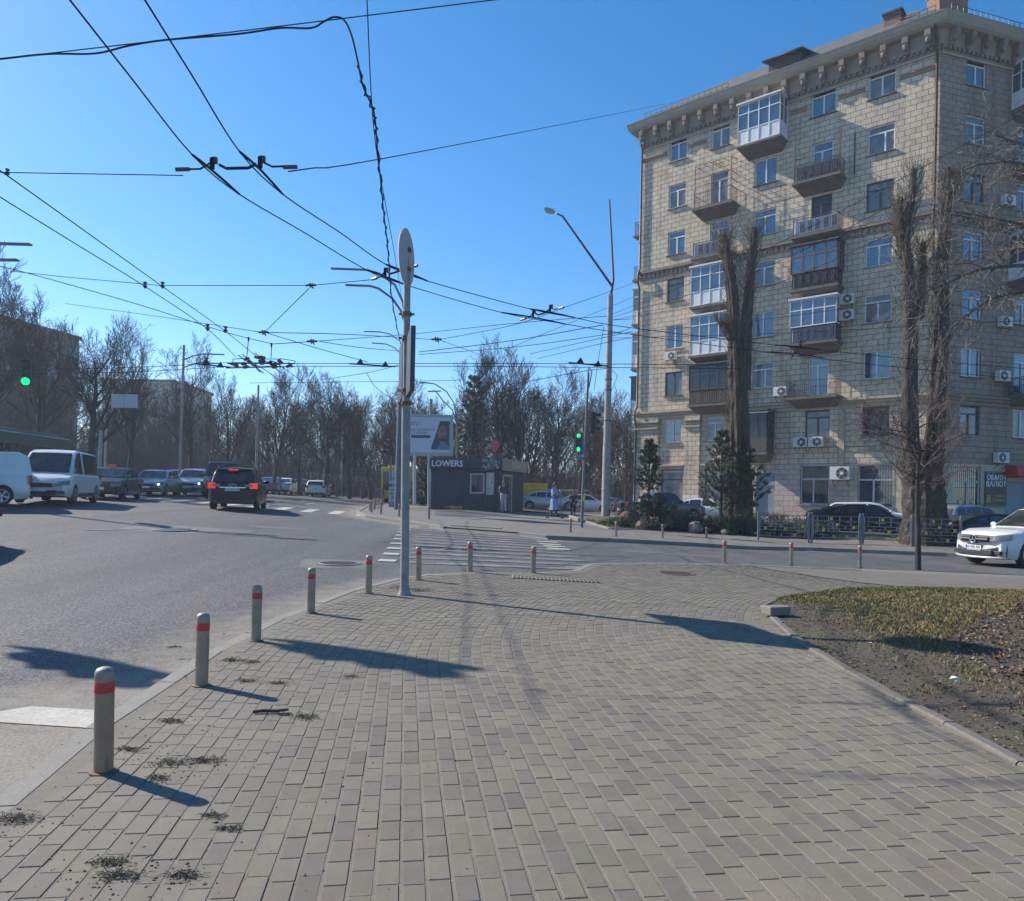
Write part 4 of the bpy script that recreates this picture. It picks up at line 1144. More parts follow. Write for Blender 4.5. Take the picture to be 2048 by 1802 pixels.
near_b = [((207, 1543), 'nearest and largest steel bollard with a red band, by the dusty stop line'), ((403, 1371), 'second nearest steel bollard along the curving kerb'), ((512, 1282), 'third steel bollard along the kerb, a long dark shadow running from its foot'), ((622, 1226), 'fourth steel bollard along the kerb, just beyond the long shadow'),
          ((737, 1187), 'steel bollard right before the peeling white post'), ((837, 1160), 'steel bollard just past the peeling white post'), ((940, 1143), 'steel bollard at the near end of the zebra crossing'), ((1066, 1146), 'shorter capless bollard with a red disc at the dropped kerb'),
          ((1449, 1127), 'first of three steel bollards along the side street kerb, beside the zebra side'), ((1582, 1130), 'middle one of three steel bollards along the side street kerb'), ((1720, 1135), 'last of three steel bollards along the side street kerb, next to the young street tree')]
far_b = [((1141, 1065), 'bollard with a torn red band beside the pedestrian light pole'), ((1232, 1073), 'bollard in front of the corner of the planting bed'), ((1325, 1077), 'bollard before the planting bed, between two others'), ((1413, 1081), 'bollard before the planting bed, nearest the patterned fence'),
         ((858, 1039), 'lone dark bollard at the far end of the zebra crossing'), ((798, 1033), 'bollard beside the graffiti covered cabinet'), ((762, 1028), 'bollard in front of the far barred railing'), ((743, 1024.5), 'bollard of a close cluster, the one nearest the zebra'), ((740, 1022), 'bollard of a close cluster at the road edge, tucked behind another'), ((749, 1020), 'bollard of a close cluster, touching the end of the railing')]
for i, (px, lab) in enumerate(near_b + far_b):
    q = G(*px, 0.02 if i >= 11 else 0)
    o = copy_tree(proto) if used else proto; used = True
    o.location = q; o.rotation_euler = (rs.uniform(-0.025, 0.025), rs.uniform(-0.025, 0.025), rs.uniform(0, 6))
    o['label'] = lab; o['group'] = 'steel bollards with red bands'
    if i == 7: o.scale = (1, 1, 0.9)

# the peeling square post with its round sign and flag panels
def peel_mat():
    m, t = new('peeling white paint'); p = t.obj()
    a = t.noise(p, 5, 6, 0.75); b_ = t.noise(p, 34, 4, 0.7)
    c = t.ramp(t.math('ADD', t.math('MULTIPLY', a, 0.7), t.math('MULTIPLY', b_, 0.3)), [(0.36, (0.15, 0.10, 0.07)), (0.42, (0.22, 0.21, 0.20)), (0.56, (0.29, 0.285, 0.275)), (0.7, (0.36, 0.35, 0.34))])
    t.set(Base_Color=c, Roughness=0.7); t.bump(a, 0.5, 0.02); return m
M_peel = peel_mat()
q0 = G(809, 1189)
top = P(823, 462, q0.y)
sp = thing('sign_post', 'peeling white metal post carrying an edge-on round sign and two tall panels', 'sign post', q0)
lean = lambda z: V((-0.012 * z + 0.0, 0, z))
b = MB(); b.tube([lean(-0.05), lean(2.9)], 0.066, 14); b.tube([lean(2.9), lean(5.0)], 0.054, 14); b.tube([lean(5.0), lean(5.45)], 0.030, 10); b.lathe([(0.11, 0), (0.085, 0.05), (0.075, 0.12)], (0, 0, 0), 14)
b.build('post', M_peel, sp, smooth=True)
Hs = (G(809, 1189) - q0)
zt = top.z - q0.z
b = MB()
Md = Matrix.Rotation(pi / 2, 3, 'Y'); Md = Matrix.Rotation(radians(-7), 3, 'Z') @ Md
b.lathe([(0.0, -0.022), (0.41, -0.022), (0.43, -0.008), (0.43, 0.012), (0.40, 0.014), (0.0, 0.014)], lean(zt - 0.43) + V((0.0, -0.06, 0)), 40, M=Md); b.build('round_sign', mat('back of metal sign', (0.42, 0.42, 0.41), 0.55, 0.2, var=0.08), sp, smooth=True)
for z in (zt - 0.3, zt - 0.6): b = MB(); b.box(lean(z) + V((0.03, -0.02, 0)), (0.06, 0.08, 0.05)); b.build('clamp', M_rust, sp)
for z in (2.92, 3.93, 3.12, 4.3): b = MB(); b.lathe([(0.055, 0), (0.078, 0.0), (0.078, 0.06), (0.055, 0.06)], lean(z), 14); b.box(lean(z + 0.03) + V((0.0, 0, 0)), (0.24, 0.03, 0.03)); b.build('clamp', M_rust, sp)
a1 = radians(102)
for sgn, nm in ((1, 'flag_panel'), (-1, 'flag_panel')):
    b = MB(); d = V((cos(a1), sin(a1), 0))
    c = lean(3.5) + V((0.03 * sgn, 0, 0)) + d * (-0.47 if sgn > 0 else 0.47)
    b.box(c, (0.84, 0.07, 0.93), rz=a1); b.build(nm, mat('dark grey panel', (0.045, 0.052, 0.06), 0.5, var=0.2), sp, bevel=0.01)

def pole_thing(name, label, cat, base, h, r0, r1, m, tilt=(0, 0), n=14):
    o = thing(name, label, cat, base)
    b = MB(); b.tube([(0, 0, -0.2), (0, 0, h * 0.5), (tilt[0], tilt[1], h)], [r0, (r0 + r1) / 2, r1], n); b.build('pole', m, o, smooth=True)
    return o
def dirty_white():
    m, t = new('flaking concrete pole'); p = t.obj(); a = t.noise(p, 4, 6, 0.8); b_ = t.noise(p, 18, 4)
    c = t.ramp(t.math('ADD', t.math('MULTIPLY', a, 0.6), t.math('MULTIPLY', b_, 0.4)), [(0.38, (0.10, 0.085, 0.07)), (0.46, (0.30, 0.285, 0.26)), (0.7, (0.44, 0.42, 0.385))])
    t.set(Base_Color=c, Roughness=0.85); t.bump(b_, 0.4, 0.02); return m
M_cpole = dirty_white()
# street lamp pole on the planting bed
bq = G(1211, 1033, 0.14); bt = P(1221, 590, bq.y)
h = bt.z - bq.z
lp = thing('street_lamp', 'tall flaking pole with one long slanting lamp arm, beside the planting bed', 'street lamp', bq)
b = MB(); b.tube([(0, 0, -0.3), (0, 0, 4.2)], [0.25, 0.235], 16); b.tube([(0, 0, 4.2), (bt.x - bq.x, 0, h)], [0.21, 0.16], 16); b.lathe([(0.26, 1.55), (0.275, 1.6), (0.25, 1.66)], n=16); b.build('pole', M_cpole, lp, smooth=True)
b = MB(); k = bt.x - bq.x
rel = lambda px, py, dd=0: P(px, py, bq.y + dd) - bq
b.tube([(k, 0, h - 0.1), rel(1224, 572), rel(1125, 432, -1.2), rel(1113, 427, -1.4)], [0.085, 0.075, 0.055, 0.05], 8); b.tube([(k, 0, h - 0.1), rel(1227, 560, 0.2), rel(1219, 399, 0.2)], [0.085, 0.07, 0.05], 8); b.build('lamp_arm', M_dmetal, lp, smooth=True)
b = MB(); c = rel(1099, 420, -1.5); b.prism([c + V(p) for p in ((-0.33, -0.14, -0.02), (0.30, -0.12, -0.16), (0.32, -0.12, -0.05), (0.15, -0.12, 0.06), (-0.28, -0.14, 0.14))], (0, 0.28, 0)); b.build('lamp_head', mat('lamp housing', (0.36, 0.35, 0.33), 0.5, var=0.1), lp, bevel=0.03)
b = MB(); b.prism([c + V(p) for p in ((-0.3, -0.11, -0.05), (0.22, -0.1, -0.17), (0.2, -0.1, -0.21), (-0.24, -0.11, -0.12))], (0, 0.22, 0)); b.build('lamp_glass', mat('lamp glass', (0.55, 0.56, 0.56), 0.2), lp)
b = MB()
for z in (8.0, 7.4, 5.6): b.lathe([(0.20, 0), (0.23, 0), (0.23, 0.06), (0.20, 0.06)], (k * 0.6, 0, z), 12)
b.tube([(k * 0.7 + 0.18, -0.05, 8.6), (k + 0.5, -0.05, 8.3), (k * 0.7 + 0.25, -0.05, 7.5)], 0.018, 5); b.build('wire_bracket', M_dmetal, lp)
b = MB(); b.bar(rel(1212, 1036) + V((0.1, -0.3, 0.0)), rel(1220, 1012) + V((0.1, -0.25, 0.1)), 0.05); b.build('brace', M_dmetal, lp)

# pedestrian light
def signal_head(par, c, n, rz, mats, sc=1.0, lamps=(), visor=True):
    R = Matrix.Rotation(rz, 3, 'Z')
    b = MB(); b.box(c, (0.30 * sc, 0.20 * sc, 0.32 * n * sc), rz=rz); o = b.build('signal_head', mat('black signal housing', (0.022, 0.022, 0.025), 0.5), par, bevel=0.02)
    for i in range(n):
        z = ((n - 1) / 2 - i) * 0.32 * sc
        f = c + R @ V((0, -0.105 * sc, z))
        if visor:
            b = MB(); pts = []
            rows = []
            for a in range(13):
                t = pi * (a / 12) ; rows.append([f + R @ V((0.135 * sc * cos(t), 0, 0.135 * sc * sin(t))), f + R @ V((0.135 * sc * cos(t), -0.2 * sc, 0.135 * sc * sin(t)))])
            b.sheet(rows); b.build('visor', MATS['black signal housing'], par)
        b = MB(); b.lathe([(0.0, 0.0), (0.11 * sc, 0.0), (0.125 * sc, -0.008)], f + R @ V((0, -0.008, 0)), 20, M=R @ Matrix.Rotation(pi / 2, 3, 'X'))
        b.build('lens', mats[i], par)
    return o
M_off = mat('dark lens', (0.03, 0.03, 0.03), 0.25)
M_green = emat('green lamp', (0.02, 0.9, 0.22), 2.4)
pb = G(1163, 1057, 0.02); pl = thing('pedestrian_light', 'thin pole with a green walking figure signal facing the crossing', 'traffic light', pb)
pr = lambda px, py, dd=0: P(px, py, pb.y + dd) - pb
b = MB(); b.tube([(0, 0, -0.1), pr(1168, 930), pr(1177, 745)], [0.075, 0.065, 0.055], 12); b.build('pole', M_grey, pl, smooth=True)
b = MB(); b.tube([pr(1176, 770), pr(1176, 740), pr(1179, 735)], 0.03, 6); b.tube([pr(1178, 775), pr(1184, 742), pr(1178, 736)], 0.03, 6); b.build('top_bracket', M_grey, pl)
c = pr(1156.5, 885, -0.15)
signal_head(pl, c, 3, 0.0, [emat('dark green field', (0.01, 0.25, 0.08), 0.35), M_off, MATS['dark green field']], 0.98, visor=False)
def glyph(segs, cx, cz, s, w):
    b = MB()
    for x0, z0, x1, z1 in segs: b.bar((cx + x0 * s, c.y - 0.135, cz + z0 * s), (cx + x1 * s, c.y - 0.135, cz + z1 * s), w, w)
    return b
b = glyph([(-0.5, -0.9, -0.5, 0.9), (-0.5, 0.0, 0.5, 0.0), (0.5, -0.9, 0.5, 0.9)], c.x, c.z + 0.314, 0.075, 0.03); b.build('countdown_digits', M_green, pl)
b = glyph([(0, 0.35, 0, -0.1), (0, -0.1, -0.45, -0.9), (0, -0.1, 0.5, -0.9), (0, 0.3, -0.5, -0.1), (0, 0.3, 0.5, -0.05)], c.x, c.z - 0.33, 0.085, 0.036); b.ball((c.x, c.y - 0.135, c.z - 0.265), 0.026, 8, 6); b.build('walking_figure', M_green, pl)
b = MB(); b.box(pr(1165.5, 895, -0.1), (0.1, 0.02, 0.66)); b.box(pr(1164.8, 917, -0.1), (0.13, 0.02, 0.16)); b.build('blue_plate', mat('blue plate', (0.03, 0.10, 0.45), 0.4), pl)
b = MB(); b.lathe([(0.078, 0), (0.08, 0.0), (0.08, 0.3), (0.078, 0.3)], pr(1166.5, 1003), 12); b.build('yellow_band', mat('yellow sticker', (0.55, 0.50, 0.08), 0.6, var=0.3), pl)
c2 = pr(1187, 846, 0.15)
o = thing('traffic_light', 'black three lamp signal seen side-on, hung behind the pedestrian light pole', 'traffic light', pb + c2)
signal_head(o, V((0, 0, 0)), 3, radians(75), [M_off] * 3, 1.05)
b = MB(); b.bar((-0.3, 0, 0.3), (0, 0, 0.3), 0.04); b.bar((-0.3, 0, -0.3), (0, 0, -0.3), 0.04); b.build('bracket', M_grey, o)
# hanging green signal above the road
q = P(52, 746, 26); o = thing('hanging_traffic_light', 'traffic light with a glowing green lamp hanging over the road', 'traffic light', q)
signal_head(o, V((0, 0, 0)), 3, radians(28), [M_off, M_off, emat('bright green lamp', (0.0, 1.0, 0.10), 3.2)], 0.95)
b = MB(); b.bar((0, 0, 0.4), (0, 0, 0.62), 0.03); b.build('hanger', M_dmetal, o)
# dark far signal by the barred railing
q = P(779, 895, 40); o = thing('traffic_light', 'black traffic light facing away beside the dark blue pole', 'traffic light', q)
signal_head(o, V((0, 0, 0)), 3, radians(-60), [M_off] * 3, 0.9)
b = MB(); b.bar((0.0, 0, 0.2), (0.4, 0, 0.2), 0.05); b.bar((0.1, 0, -0.5), (0.1, 0, -1.8), 0.07); b.build('bracket', M_grey, o)
# dark blue lamp pole behind the white post
bq = G(797, 1018, 0.02); h = P(812, 575, bq.y).z - bq.z
o = thing('street_lamp', 'dark blue lamp pole with two long curved arms, behind the peeling post', 'street lamp', bq); rr = lambda px, py, dd=0: P(px, py, bq.y + dd) - bq
b = MB(); b.tube([(0, 0, -0.2), rr(803, 800), rr(812, 680)], [0.27, 0.24, 0.2], 14); b.tube([rr(812, 680), rr(812, 620)], [0.14, 0.12], 10); b.build('pole', mat('dark blue grey paint', (0.085, 0.105, 0.14), 0.55, var=0.2), o, smooth=True)
for (pts, hd) in ((((812, 640), (806, 605), (790, 570), (760, 548), (735, 540), (716, 539)), ((716, 539), (662, 537))), (((811, 650), (802, 622), (785, 597), (757, 577), (740, 572)), ((742, 572), (691, 570)))):
    b = MB(); b.tube([rr(*p) for p in pts], 0.07, 7); b.build('lamp_arm', M_grey, o, smooth=True)
    b = MB(); p0, p1 = rr(*hd[0]), rr(*hd[1]); b.bar(p0, p1, 0.22, 0.09); b.build('lamp_head', M_grey, o, bevel=0.02)
def far_lamp(label, base, top, arms, r0=0.2, r1=0.12, m=None, name='street_lamp'):
    bq = G(*base) if isinstance(base, tuple) else base
    o = thing(name, label, 'street lamp' if name == 'street_lamp' else 'pole', bq); f = lambda px, py, dd=0: P(px, py, bq.y + dd) - bq
    b = MB(); b.tube([(0, 0, -0.3), f(*top)], [r0, r1], 10); b.build('pole', m or M_cpole, o, smooth=True)
    for pts, hd in arms:
        b = MB(); b.tube([f(*p) for p in pts], 0.045, 6); b.build('lamp_arm', M_grey, o, smooth=True)
        b = MB(); b.bar(f(*hd[0]), f(*hd[1]), 0.2, 0.06); b.build('lamp_head', M_grey, o)
    return o
far_lamp('far lamp pole whose two arms show just past the dark blue pole', GX(806, 62), (806, 690), ((((806, 700), (800, 682), (780, 668), (760, 664)), ((762, 664), (728, 663))), (((806, 712), (790, 696), (772, 688)), ((772, 688), (744, 686)))))
far_lamp('lamp pole with two swept arms behind the billboard', GX(915, 52), (914, 830), ((((914, 840), (908, 806), (893, 783), (870, 768), (850, 765)), ((852, 765), (838, 766))), (((914, 850), (905, 820), (885, 800), (872, 783), (866, 781)), ((882, 782), (856, 783)))), 0.12, 0.07, M_grey)
far_lamp('pale pole rising behind the billboard top', GX(862, 56), (862, 798), (), 0.16, 0.12, name='utility_pole')
far_lamp('pale pole at the road side behind the black car, topped by bare branches', GX(511, 60), (517, 770), (), 0.12, 0.08, name='utility_pole')
far_lamp('pale pole among the trees above the light sedans', GX(683, 78), (686, 820), (), 0.12, 0.08, name='utility_pole')
far_lamp('pale pole with two lamp arms in front of the tall tree on the traffic side', GX(358, 52), (368, 690), ((((368, 720), (385, 712), (405, 708)), ((405, 708), (448, 709))), (((368, 735), (390, 727), (402, 725)), ((402, 725), (436, 727)))), 0.11, 0.08)
far_lamp('short leaning pale pole behind the white minibus', GX(197, 40), (202, 860), (), 0.12, 0.09, name='utility_pole')
far_lamp('lamp pole at the picture edge whose arms reach over the road', V((-24.5, 28, GZ(-24.5, 28))), (-75, 500), ((((-75, 505), (-40, 490), (-5, 487)), ((-5, 487), (62, 489))), (((-75, 530), (-50, 522), (-20, 520)), ((-22, 520), (36, 520)))), 0.11, 0.08)
far_lamp('grey catenary pole in front of the wooded park, near the twin sign boards', GX(210, 62), (214, 730), (), 0.11, 0.08, name='utility_pole')

# hung pair of sign boards seen from behind
q = P(249, 802, 44); o = thing('road_sign_boards', 'pair of pale blank rectangular sign backs hung above the road', 'sign', q)
for s in (-0.39, 0.39):
    b = MB(); b.box((s, 0, 0), (0.76, 0.04, 0.8), rz=0.0); b.build('board', mat('pale sign back', (0.40, 0.45, 0.48), 0.6, var=0.08), o)
b = MB(); b.bar((0, 0.04, -0.5), (0, 0.04, 0.6), 0.05); b.bar((-0.7, 0.04, 0.2), (0.7, 0.04, 0.2), 0.03); b.build('hanger', M_dmetal, o)
# sign boards out over the road whose shadows fall on the street and pavement
def overhead(c, L, hgt, tilt, label):
    o = thing('overhead_sign', label, 'sign', c)
    b = MB(); b.box((0, 0, 0), (L, 0.06, hgt), rz=tilt); b.build('board', MATS['pale sign back'], o)
    b = MB(); d = V((cos(tilt), sin(tilt), 0)); b.tube([d * (-L * 0.5) + V((0, 0, hgt * .5)), d * (-L * 0.9) + V((0, 0, hgt * 0.5 + 0.15))], 0.04, 6); b.build('bracket', M_dmetal, o)

# cabinet covered with graffiti, barred railing, billboard, kiosk
bq = G(786, 1015, 0.02)
o = thing('street_cabinet', 'two stacked pale grey cabinets scrawled with dark graffiti', 'cabinet', bq); f = lambda px, py, dd=0: P(px, py, bq.y + dd) - bq
a, c = f(777, 1013), f(803, 943)
sx = (c.x - a.x)
M_cab = mat('pale cabinet paint', (0.42, 0.46, 0.48), 0.6, var=0.12, scale=3)
def cab(z0, z1, nm, m, w=sx, dx=0):
    b = MB(); b.box(((a.x + c.x) / 2 + dx, 0.25, (z0 + z1) / 2), (w, 0.5, z1 - z0)); return b.build(nm, m, o, bevel=0.01)
zr_ = lambda py: f(790, py).z
cab(-0.05, zr_(1003), 'plinth', mat('grey cabinet base', (0.22, 0.24, 0.26), 0.7)); lo_ = cab(zr_(1003), zr_(974), 'lower_cabinet', M_cab, sx * 0.98); cab(zr_(973.5), zr_(968), 'gap_box', MATS['grey cabinet base'], sx * 0.6); up_ = cab(zr_(967.5), zr_(943), 'upper_cabinet', M_cab, sx * 0.99)
def scribble(z, h, w, n, seed, par):
    r = random.Random(seed); b = MB(); x = -w / 2
    for i in range(n):
        pts = []; cx = -w / 2 + w * (i + 0.5) / n; ph = r.uniform(0, 6); k = r.uniform(0.7, 1.2)
        for a_ in range(12): t = a_ / 11 * r.uniform(4.2, 6.2) + ph; pts.append(((a.x + c.x) / 2 + cx + w / n * 0.42 * cos(t) * k, -0.012, z + h / 2 * sin(t * r.choice((1, 1, 1.4)))))
        b.tube(pts, 0.012, 4)
    return b
gm_ = mat('graffiti ink', (0.02, 0.035, 0.07), 0.6)
g1 = MB()
for z, n_, s in ((zr_(980), 4, 3), (zr_(987), 5, 8), (zr_(995), 4, 5)): scribble(z, 0.13, sx * 0.75, n_, s, o).build('graffiti', gm_, lo_)
scribble(zr_(957), 0.16, sx * 0.6, 3, 11, o).build('graffiti', gm_, up_); scribble(zr_(949), 0.10, sx * 0.2, 1, 12, o).build('graffiti', gm_, up_)
# barred pedestrian railing beside the road
rl = thing('street_railing', 'dark barred pedestrian railing running along the far kerb', 'railing', G(760, 1006, 0.02)); ro = rl.location.copy()
b = MB(); p0, p1 = G(748, 1017, 0.02), G(779, 996, 0.02)
for i in range(17):
    q = p0.lerp(p1, i / 16); b.bar(q - ro, q - ro + V((0, 0, 1.12)), 0.035)
    if i % 4 == 0: b.bar(q - ro, q - ro + V((0, 0, 1.18)), 0.06)
for z in (0.15, 1.1): b.bar(p0 - ro + V((0, 0, z)), p1 - ro + V((0, 0, z)), 0.05)
b.build('bars', M_grey, rl)
# billboard
DB = 40.5
bq = GX(857, DB, 0.02); o = thing('billboard', 'lit city poster box with the portrait of a bearded man', 'billboard', bq); f = lambda px, py, dd=0: P(px, py, DB + dd) - bq
tl, tr, br_, bl = f(815, 829), f(906, 831), f(906, 910), f(815, 912)
ux = (tr - tl).normalized()
bw, bh = (tr - tl).length, (tl - bl).length
Mb = frame_M(f(860.5, 870.5), V((1, 0.06, 0.012)), (0, 0, 1))
def bbx(x0, y0, x1, y1, z0, z1):
    b = MB(); b.add([Mb @ V(p) for p in [(i, j, k) for i in (x0, x1) for j in (y0, y1) for k in (z0, z1)]], [(0, 1, 3, 2), (4, 6, 7, 5), (0, 4, 5, 1), (2, 3, 7, 6), (0, 2, 6, 4), (1, 5, 7, 3)]); return b
bbx(-bw / 2, -bh / 2, bw / 2, bh / 2, -0.3, 0.0).build('housing', mat('grey green housing', (0.30, 0.36, 0.36), 0.45, var=0.08), o, bevel=0.04)
fr = 0.16
b = MB(); quad(b, Mb, -bw / 2 + fr, -bh / 2 + fr * 1.2, bw / 2 - fr, bh / 2 - fr, 0.004); po = b.build('poster', mat('poster paper', (0.50, 0.52, 0.60), 0.35, var=0.04), o)
Z = 0.008
b = MB(); pp = [(0.03, -0.74), (0.50, 0.84), (0.98, 0.84), (0.98, -0.80), (0.08, -0.80)]
W2, H2 = bw / 2 - fr, bh / 2 - fr
b.add([Mb @ V((x * W2, y * H2 * 0.98 - 0.02, Z)) for x, y in pp], [tuple(range(len(pp) - 1, -1, -1))]); b.build('picture_field', mat('poster dusk blue', (0.035, 0.06, 0.09), 0.35, var=0.5, scale=1.5), po)
b = MB()
def ell(b, x, y, rx, ry, z, a0=0, a1=2 * pi, n=24): b.add([Mb @ V((x * W2 + rx * W2 * cos(a0 + (a1 - a0) * i / n), y * H2 + ry * H2 * sin(a0 + (a1 - a0) * i / n), z)) for i in range(n)], [tuple(range(n))])
ell(b, 0.62, 0.14, 0.22, 0.44, Z + 0.008); quad(b, Mb, 0.50 * W2, -0.5 * H2, 0.74 * W2, -0.1 * H2, Z + 0.007); b.build('face', mat('printed skin', (0.20, 0.13, 0.10), 0.4, var=0.35, scale=3), po)
b = MB(); ell(b, 0.63, 0.46, 0.235, 0.30, Z + 0.006); ell(b, 0.62, -0.14, 0.19, 0.20, Z + 0.011, pi, 2 * pi)
quad(b, Mb, 0.47 * W2, 0.20 * H2, 0.57 * W2, 0.235 * H2, Z + 0.012); quad(b, Mb, 0.66 * W2, 0.20 * H2, 0.76 * W2, 0.235 * H2, Z + 0.012); quad(b, Mb, 0.53 * W2, -0.10 * H2, 0.71 * W2, -0.05 * H2, Z + 0.013)
b.build('hair_and_beard', mat('printed dark hair', (0.035, 0.03, 0.03), 0.4), po)
b = MB(); b.add([Mb @ V((x * W2, y * H2, Z + 0.010)) for x, y in ((0.34, -0.78), (0.46, -0.48), (0.60, -0.36), (0.80, -0.45), (0.95, -0.62), (0.96, -0.78))], [(5, 4, 3, 2, 1, 0)]); b.build('shirt', mat('printed blue shirt', (0.10, 0.19, 0.30), 0.4), po)
b = MB(); text_mb('дбут', 0.28, Mb @ Matrix.Translation((-0.78 * W2, 0.66 * H2, Z)), 0.001, b); text_mb('ДІТЬ КАЗИНОМ', 0.19, Mb @ Matrix.Translation((-0.48 * W2, 0.30 * H2, Z)), 0.001, b); text_mb('И З НАМИ', 0.19, Mb @ Matrix.Translation((-0.62 * W2, 0.12 * H2, Z)), 0.001, b)
b.bar(Mb @ V((-0.95 * W2, -0.08 * H2, Z)), Mb @ V((0.0, -0.08 * H2, Z)), 0.015, 0.16)
b.build('lettering', mat('poster ink', (0.05, 0.05, 0.12), 0.5), po)
b = MB(); b.tube([(f(857, 905)), (f(857, 1012))], 0.055, 8); b.tube([(f(829, 905)), (f(829, 1008))], 0.09, 8); b.build('leg', mat('pale steel leg', (0.45, 0.46, 0.46), 0.5), o)

# flower kiosk
KD = 46.5
kA = GX(861, KD)
ko = thing('flower_kiosk', 'dark blue ribbed flower kiosk with LOWERS on its fascia', 'kiosk', kA)
kf = lambda px, py, dd=0: P(px, py, KD + dd) - kA
M_kb = mat('dark blue cladding', (0.030, 0.044, 0.062), 0.55, var=0.15, scale=3)
kw = kf(997, 1000).x; kh = kf(861, 918).z
front_d = 0.0
# plan: long front wall, then a chamfer-like return running to the back at the far end
pl = [V((0, 0, 0)), V((kw, -1.1, 0)), V((kw + 1.55, 2.6, 0)), V((1.2, 4.2, 0))]
def kwall(a, c, z0, z1, nm, m, rib=0.12, par=ko, out=0.03):
    b = MB(); d = (c - a); L_ = d.length; d.normalize(); n = V((d.y, -d.x, 0)); k = max(1, int(L_ / rib)); top_ = []; bot_ = []
    for i in range(k + 1):
        for j, o_ in ((0.0, 0), (0.3, out), (0.7, out), (1.0, 0)) if i < k else ((0, 0),):
            q = a + d * (L_ * (i + j) / k) + n * o_; bot_.append((q.x, q.y, z0)); top_.append((q.x, q.y, z1))
    b.sheet([bot_, top_]); return b.build(nm, m, par)
fz = kf(861, 937).z
kwall(pl[0], pl[1], -0.6, fz, 'wall', M_kb); kwall(pl[1], pl[2], -0.6, fz, 'wall', M_kb); kwall(pl[2], pl[3], -0.6, fz, 'wall', M_kb); kwall(pl[3], pl[0], -0.6, fz, 'wall', M_kb)
def hull(b, pts, z0, z1):
    n = len(pts); b.add([(p.x, p.y, z0) for p in pts] + [(p.x, p.y, z1) for p in pts], [tuple(range(n - 1, -1, -1)), tuple(range(n, 2 * n))] + [(i, (i + 1) % n, (i + 1) % n + n, i + n) for i in range(n)])
grow = lambda g: [pl[0] + V((-g, -g, 0)), pl[1] + V((g * 0.7, -g, 0)), pl[2] + V((g, g, 0)), pl[3] + V((-g, g, 0))]
b = MB(); hull(b, grow(0.22), fz, kh); b.build('fascia', mat('blue fascia board', (0.025, 0.036, 0.054), 0.5, var=0.08), ko, bevel=0.02)
b = MB(); hull(b, grow(0.05), kh, kh + 0.08); b.build('roof', M_dmetal, ko)
ga, gb_ = grow(0.22)[0], grow(0.22)[1]
Mk = frame_M(ga.lerp(gb_, 0.275) + V((0, -0.03, (fz + kh) / 2)), gb_ - ga, (0, 0, 1))
b = text_mb('LOWERS', 0.52, Mk, 0.02, sx=1.0, bold=0.012); b.build('lettering', mat('pale grey letters', (0.62, 0.64, 0.68), 0.45), ko)
g2a, g2b = grow(0.22)[1], grow(0.22)[2]
dn = (g2b - g2a).normalized(); nn_ = V((dn.y, -dn.x, 0))
Mq = frame_M(g2a.lerp(g2b, 0.5) + nn_ * 0.05 + V((0, 0, (fz + kh) / 2)), g2b - g2a, (0, 0, 1))
b = MB(); b.add([Mq @ V(p) for p in [(i, j, k) for i in (-2.1, 2.1) for j in (-0.36, 0.36) for k in (-0.04, 0.0)]], [(0, 1, 3, 2), (4, 6, 7, 5), (0, 4, 5, 1), (2, 3, 7, 6), (0, 2, 6, 4), (1, 5, 7, 3)]); b.build('side_board', mat('tan sign board', (0.30, 0.27, 0.20), 0.6, var=0.15), ko)
b = text_mb('КВІТИ', 0.5, Mq @ Matrix.Translation((0.1, 0, 0.005)), 0.01); b.build('lettering', mat('pale gold letters', (0.55, 0.51, 0.40), 0.5), ko)
# painted bouquet at the end of the fascia
b = MB(); r_ = random.Random(4)
for i in range(46):
    t_ = r_.uniform(0.76, 0.985); q = ga.lerp(gb_, t_) + V((0, -0.02 - 0.003 * i, fz + r_.uniform(0.05, kh - fz - 0.05)))
    b.col = r_.choice([(0.10, 0.16, 0.16), (0.15, 0.22, 0.23), (0.33, 0.33, 0.27), (0.07, 0.11, 0.10), (0.26, 0.24, 0.24)])
    b.add([q + V((0.12 * cos(a_) * r_.uniform(0.6, 1.2), 0, 0.12 * sin(a_) * r_.uniform(0.6, 1.2))) for a_ in [i_ * pi / 4 for i_ in range(8)]], [tuple(range(8))])
b.col = None; b.build('flower_picture', M_blade, ko)
def kwin(a, c, t0, t1, z0, z1, gl):
    d = (c - a); L_ = d.length; d.normalize(); n = V((d.y, -d.x, 0)); x0, x1 = a + d * L_ * t0 + n * 0.05, a + d * L_ * t1 + n * 0.05
    b = MB()
    for z in (z0, z1): b.bar(x0 + V((0, 0, z)), x1 + V((0, 0, z)), 0.09, 0.09)
    for q in (x0, x1): b.bar(q + V((0, 0, z0)), q + V((0, 0, z1)), 0.09, 0.09)
    o = b.build('window', mat('steel window frame', (0.36, 0.38, 0.42), 0.4, 0.3), ko)
    b = MB(); b.add([x0 + V((0, 0, z0)), x1 + V((0, 0, z0)), x1 + V((0, 0, z1)), x0 + V((0, 0, z1))], [(0, 1, 2, 3)]); b.build('pane', gl, o)
zk = lambda py: kf(960, py).z
kwin(pl[0], pl[1], 0.60, 0.79, zk(986), zk(949), M_glassd); kwin(pl[0], pl[1], 0.835, 0.93, zk(988), zk(947), mat('lit shop window', (0.40, 0.42, 0.33), 0.15, var=0.6, scale=5)); kwin(pl[1], pl[2], 0.15, 0.48, -0.4, zk(950), M_glassd)
b = MB(); q0_, q1_ = pl[0].lerp(pl[1], 0.585), pl[0].lerp(pl[1], 0.81); n = V((0.13, -0.99, 0))
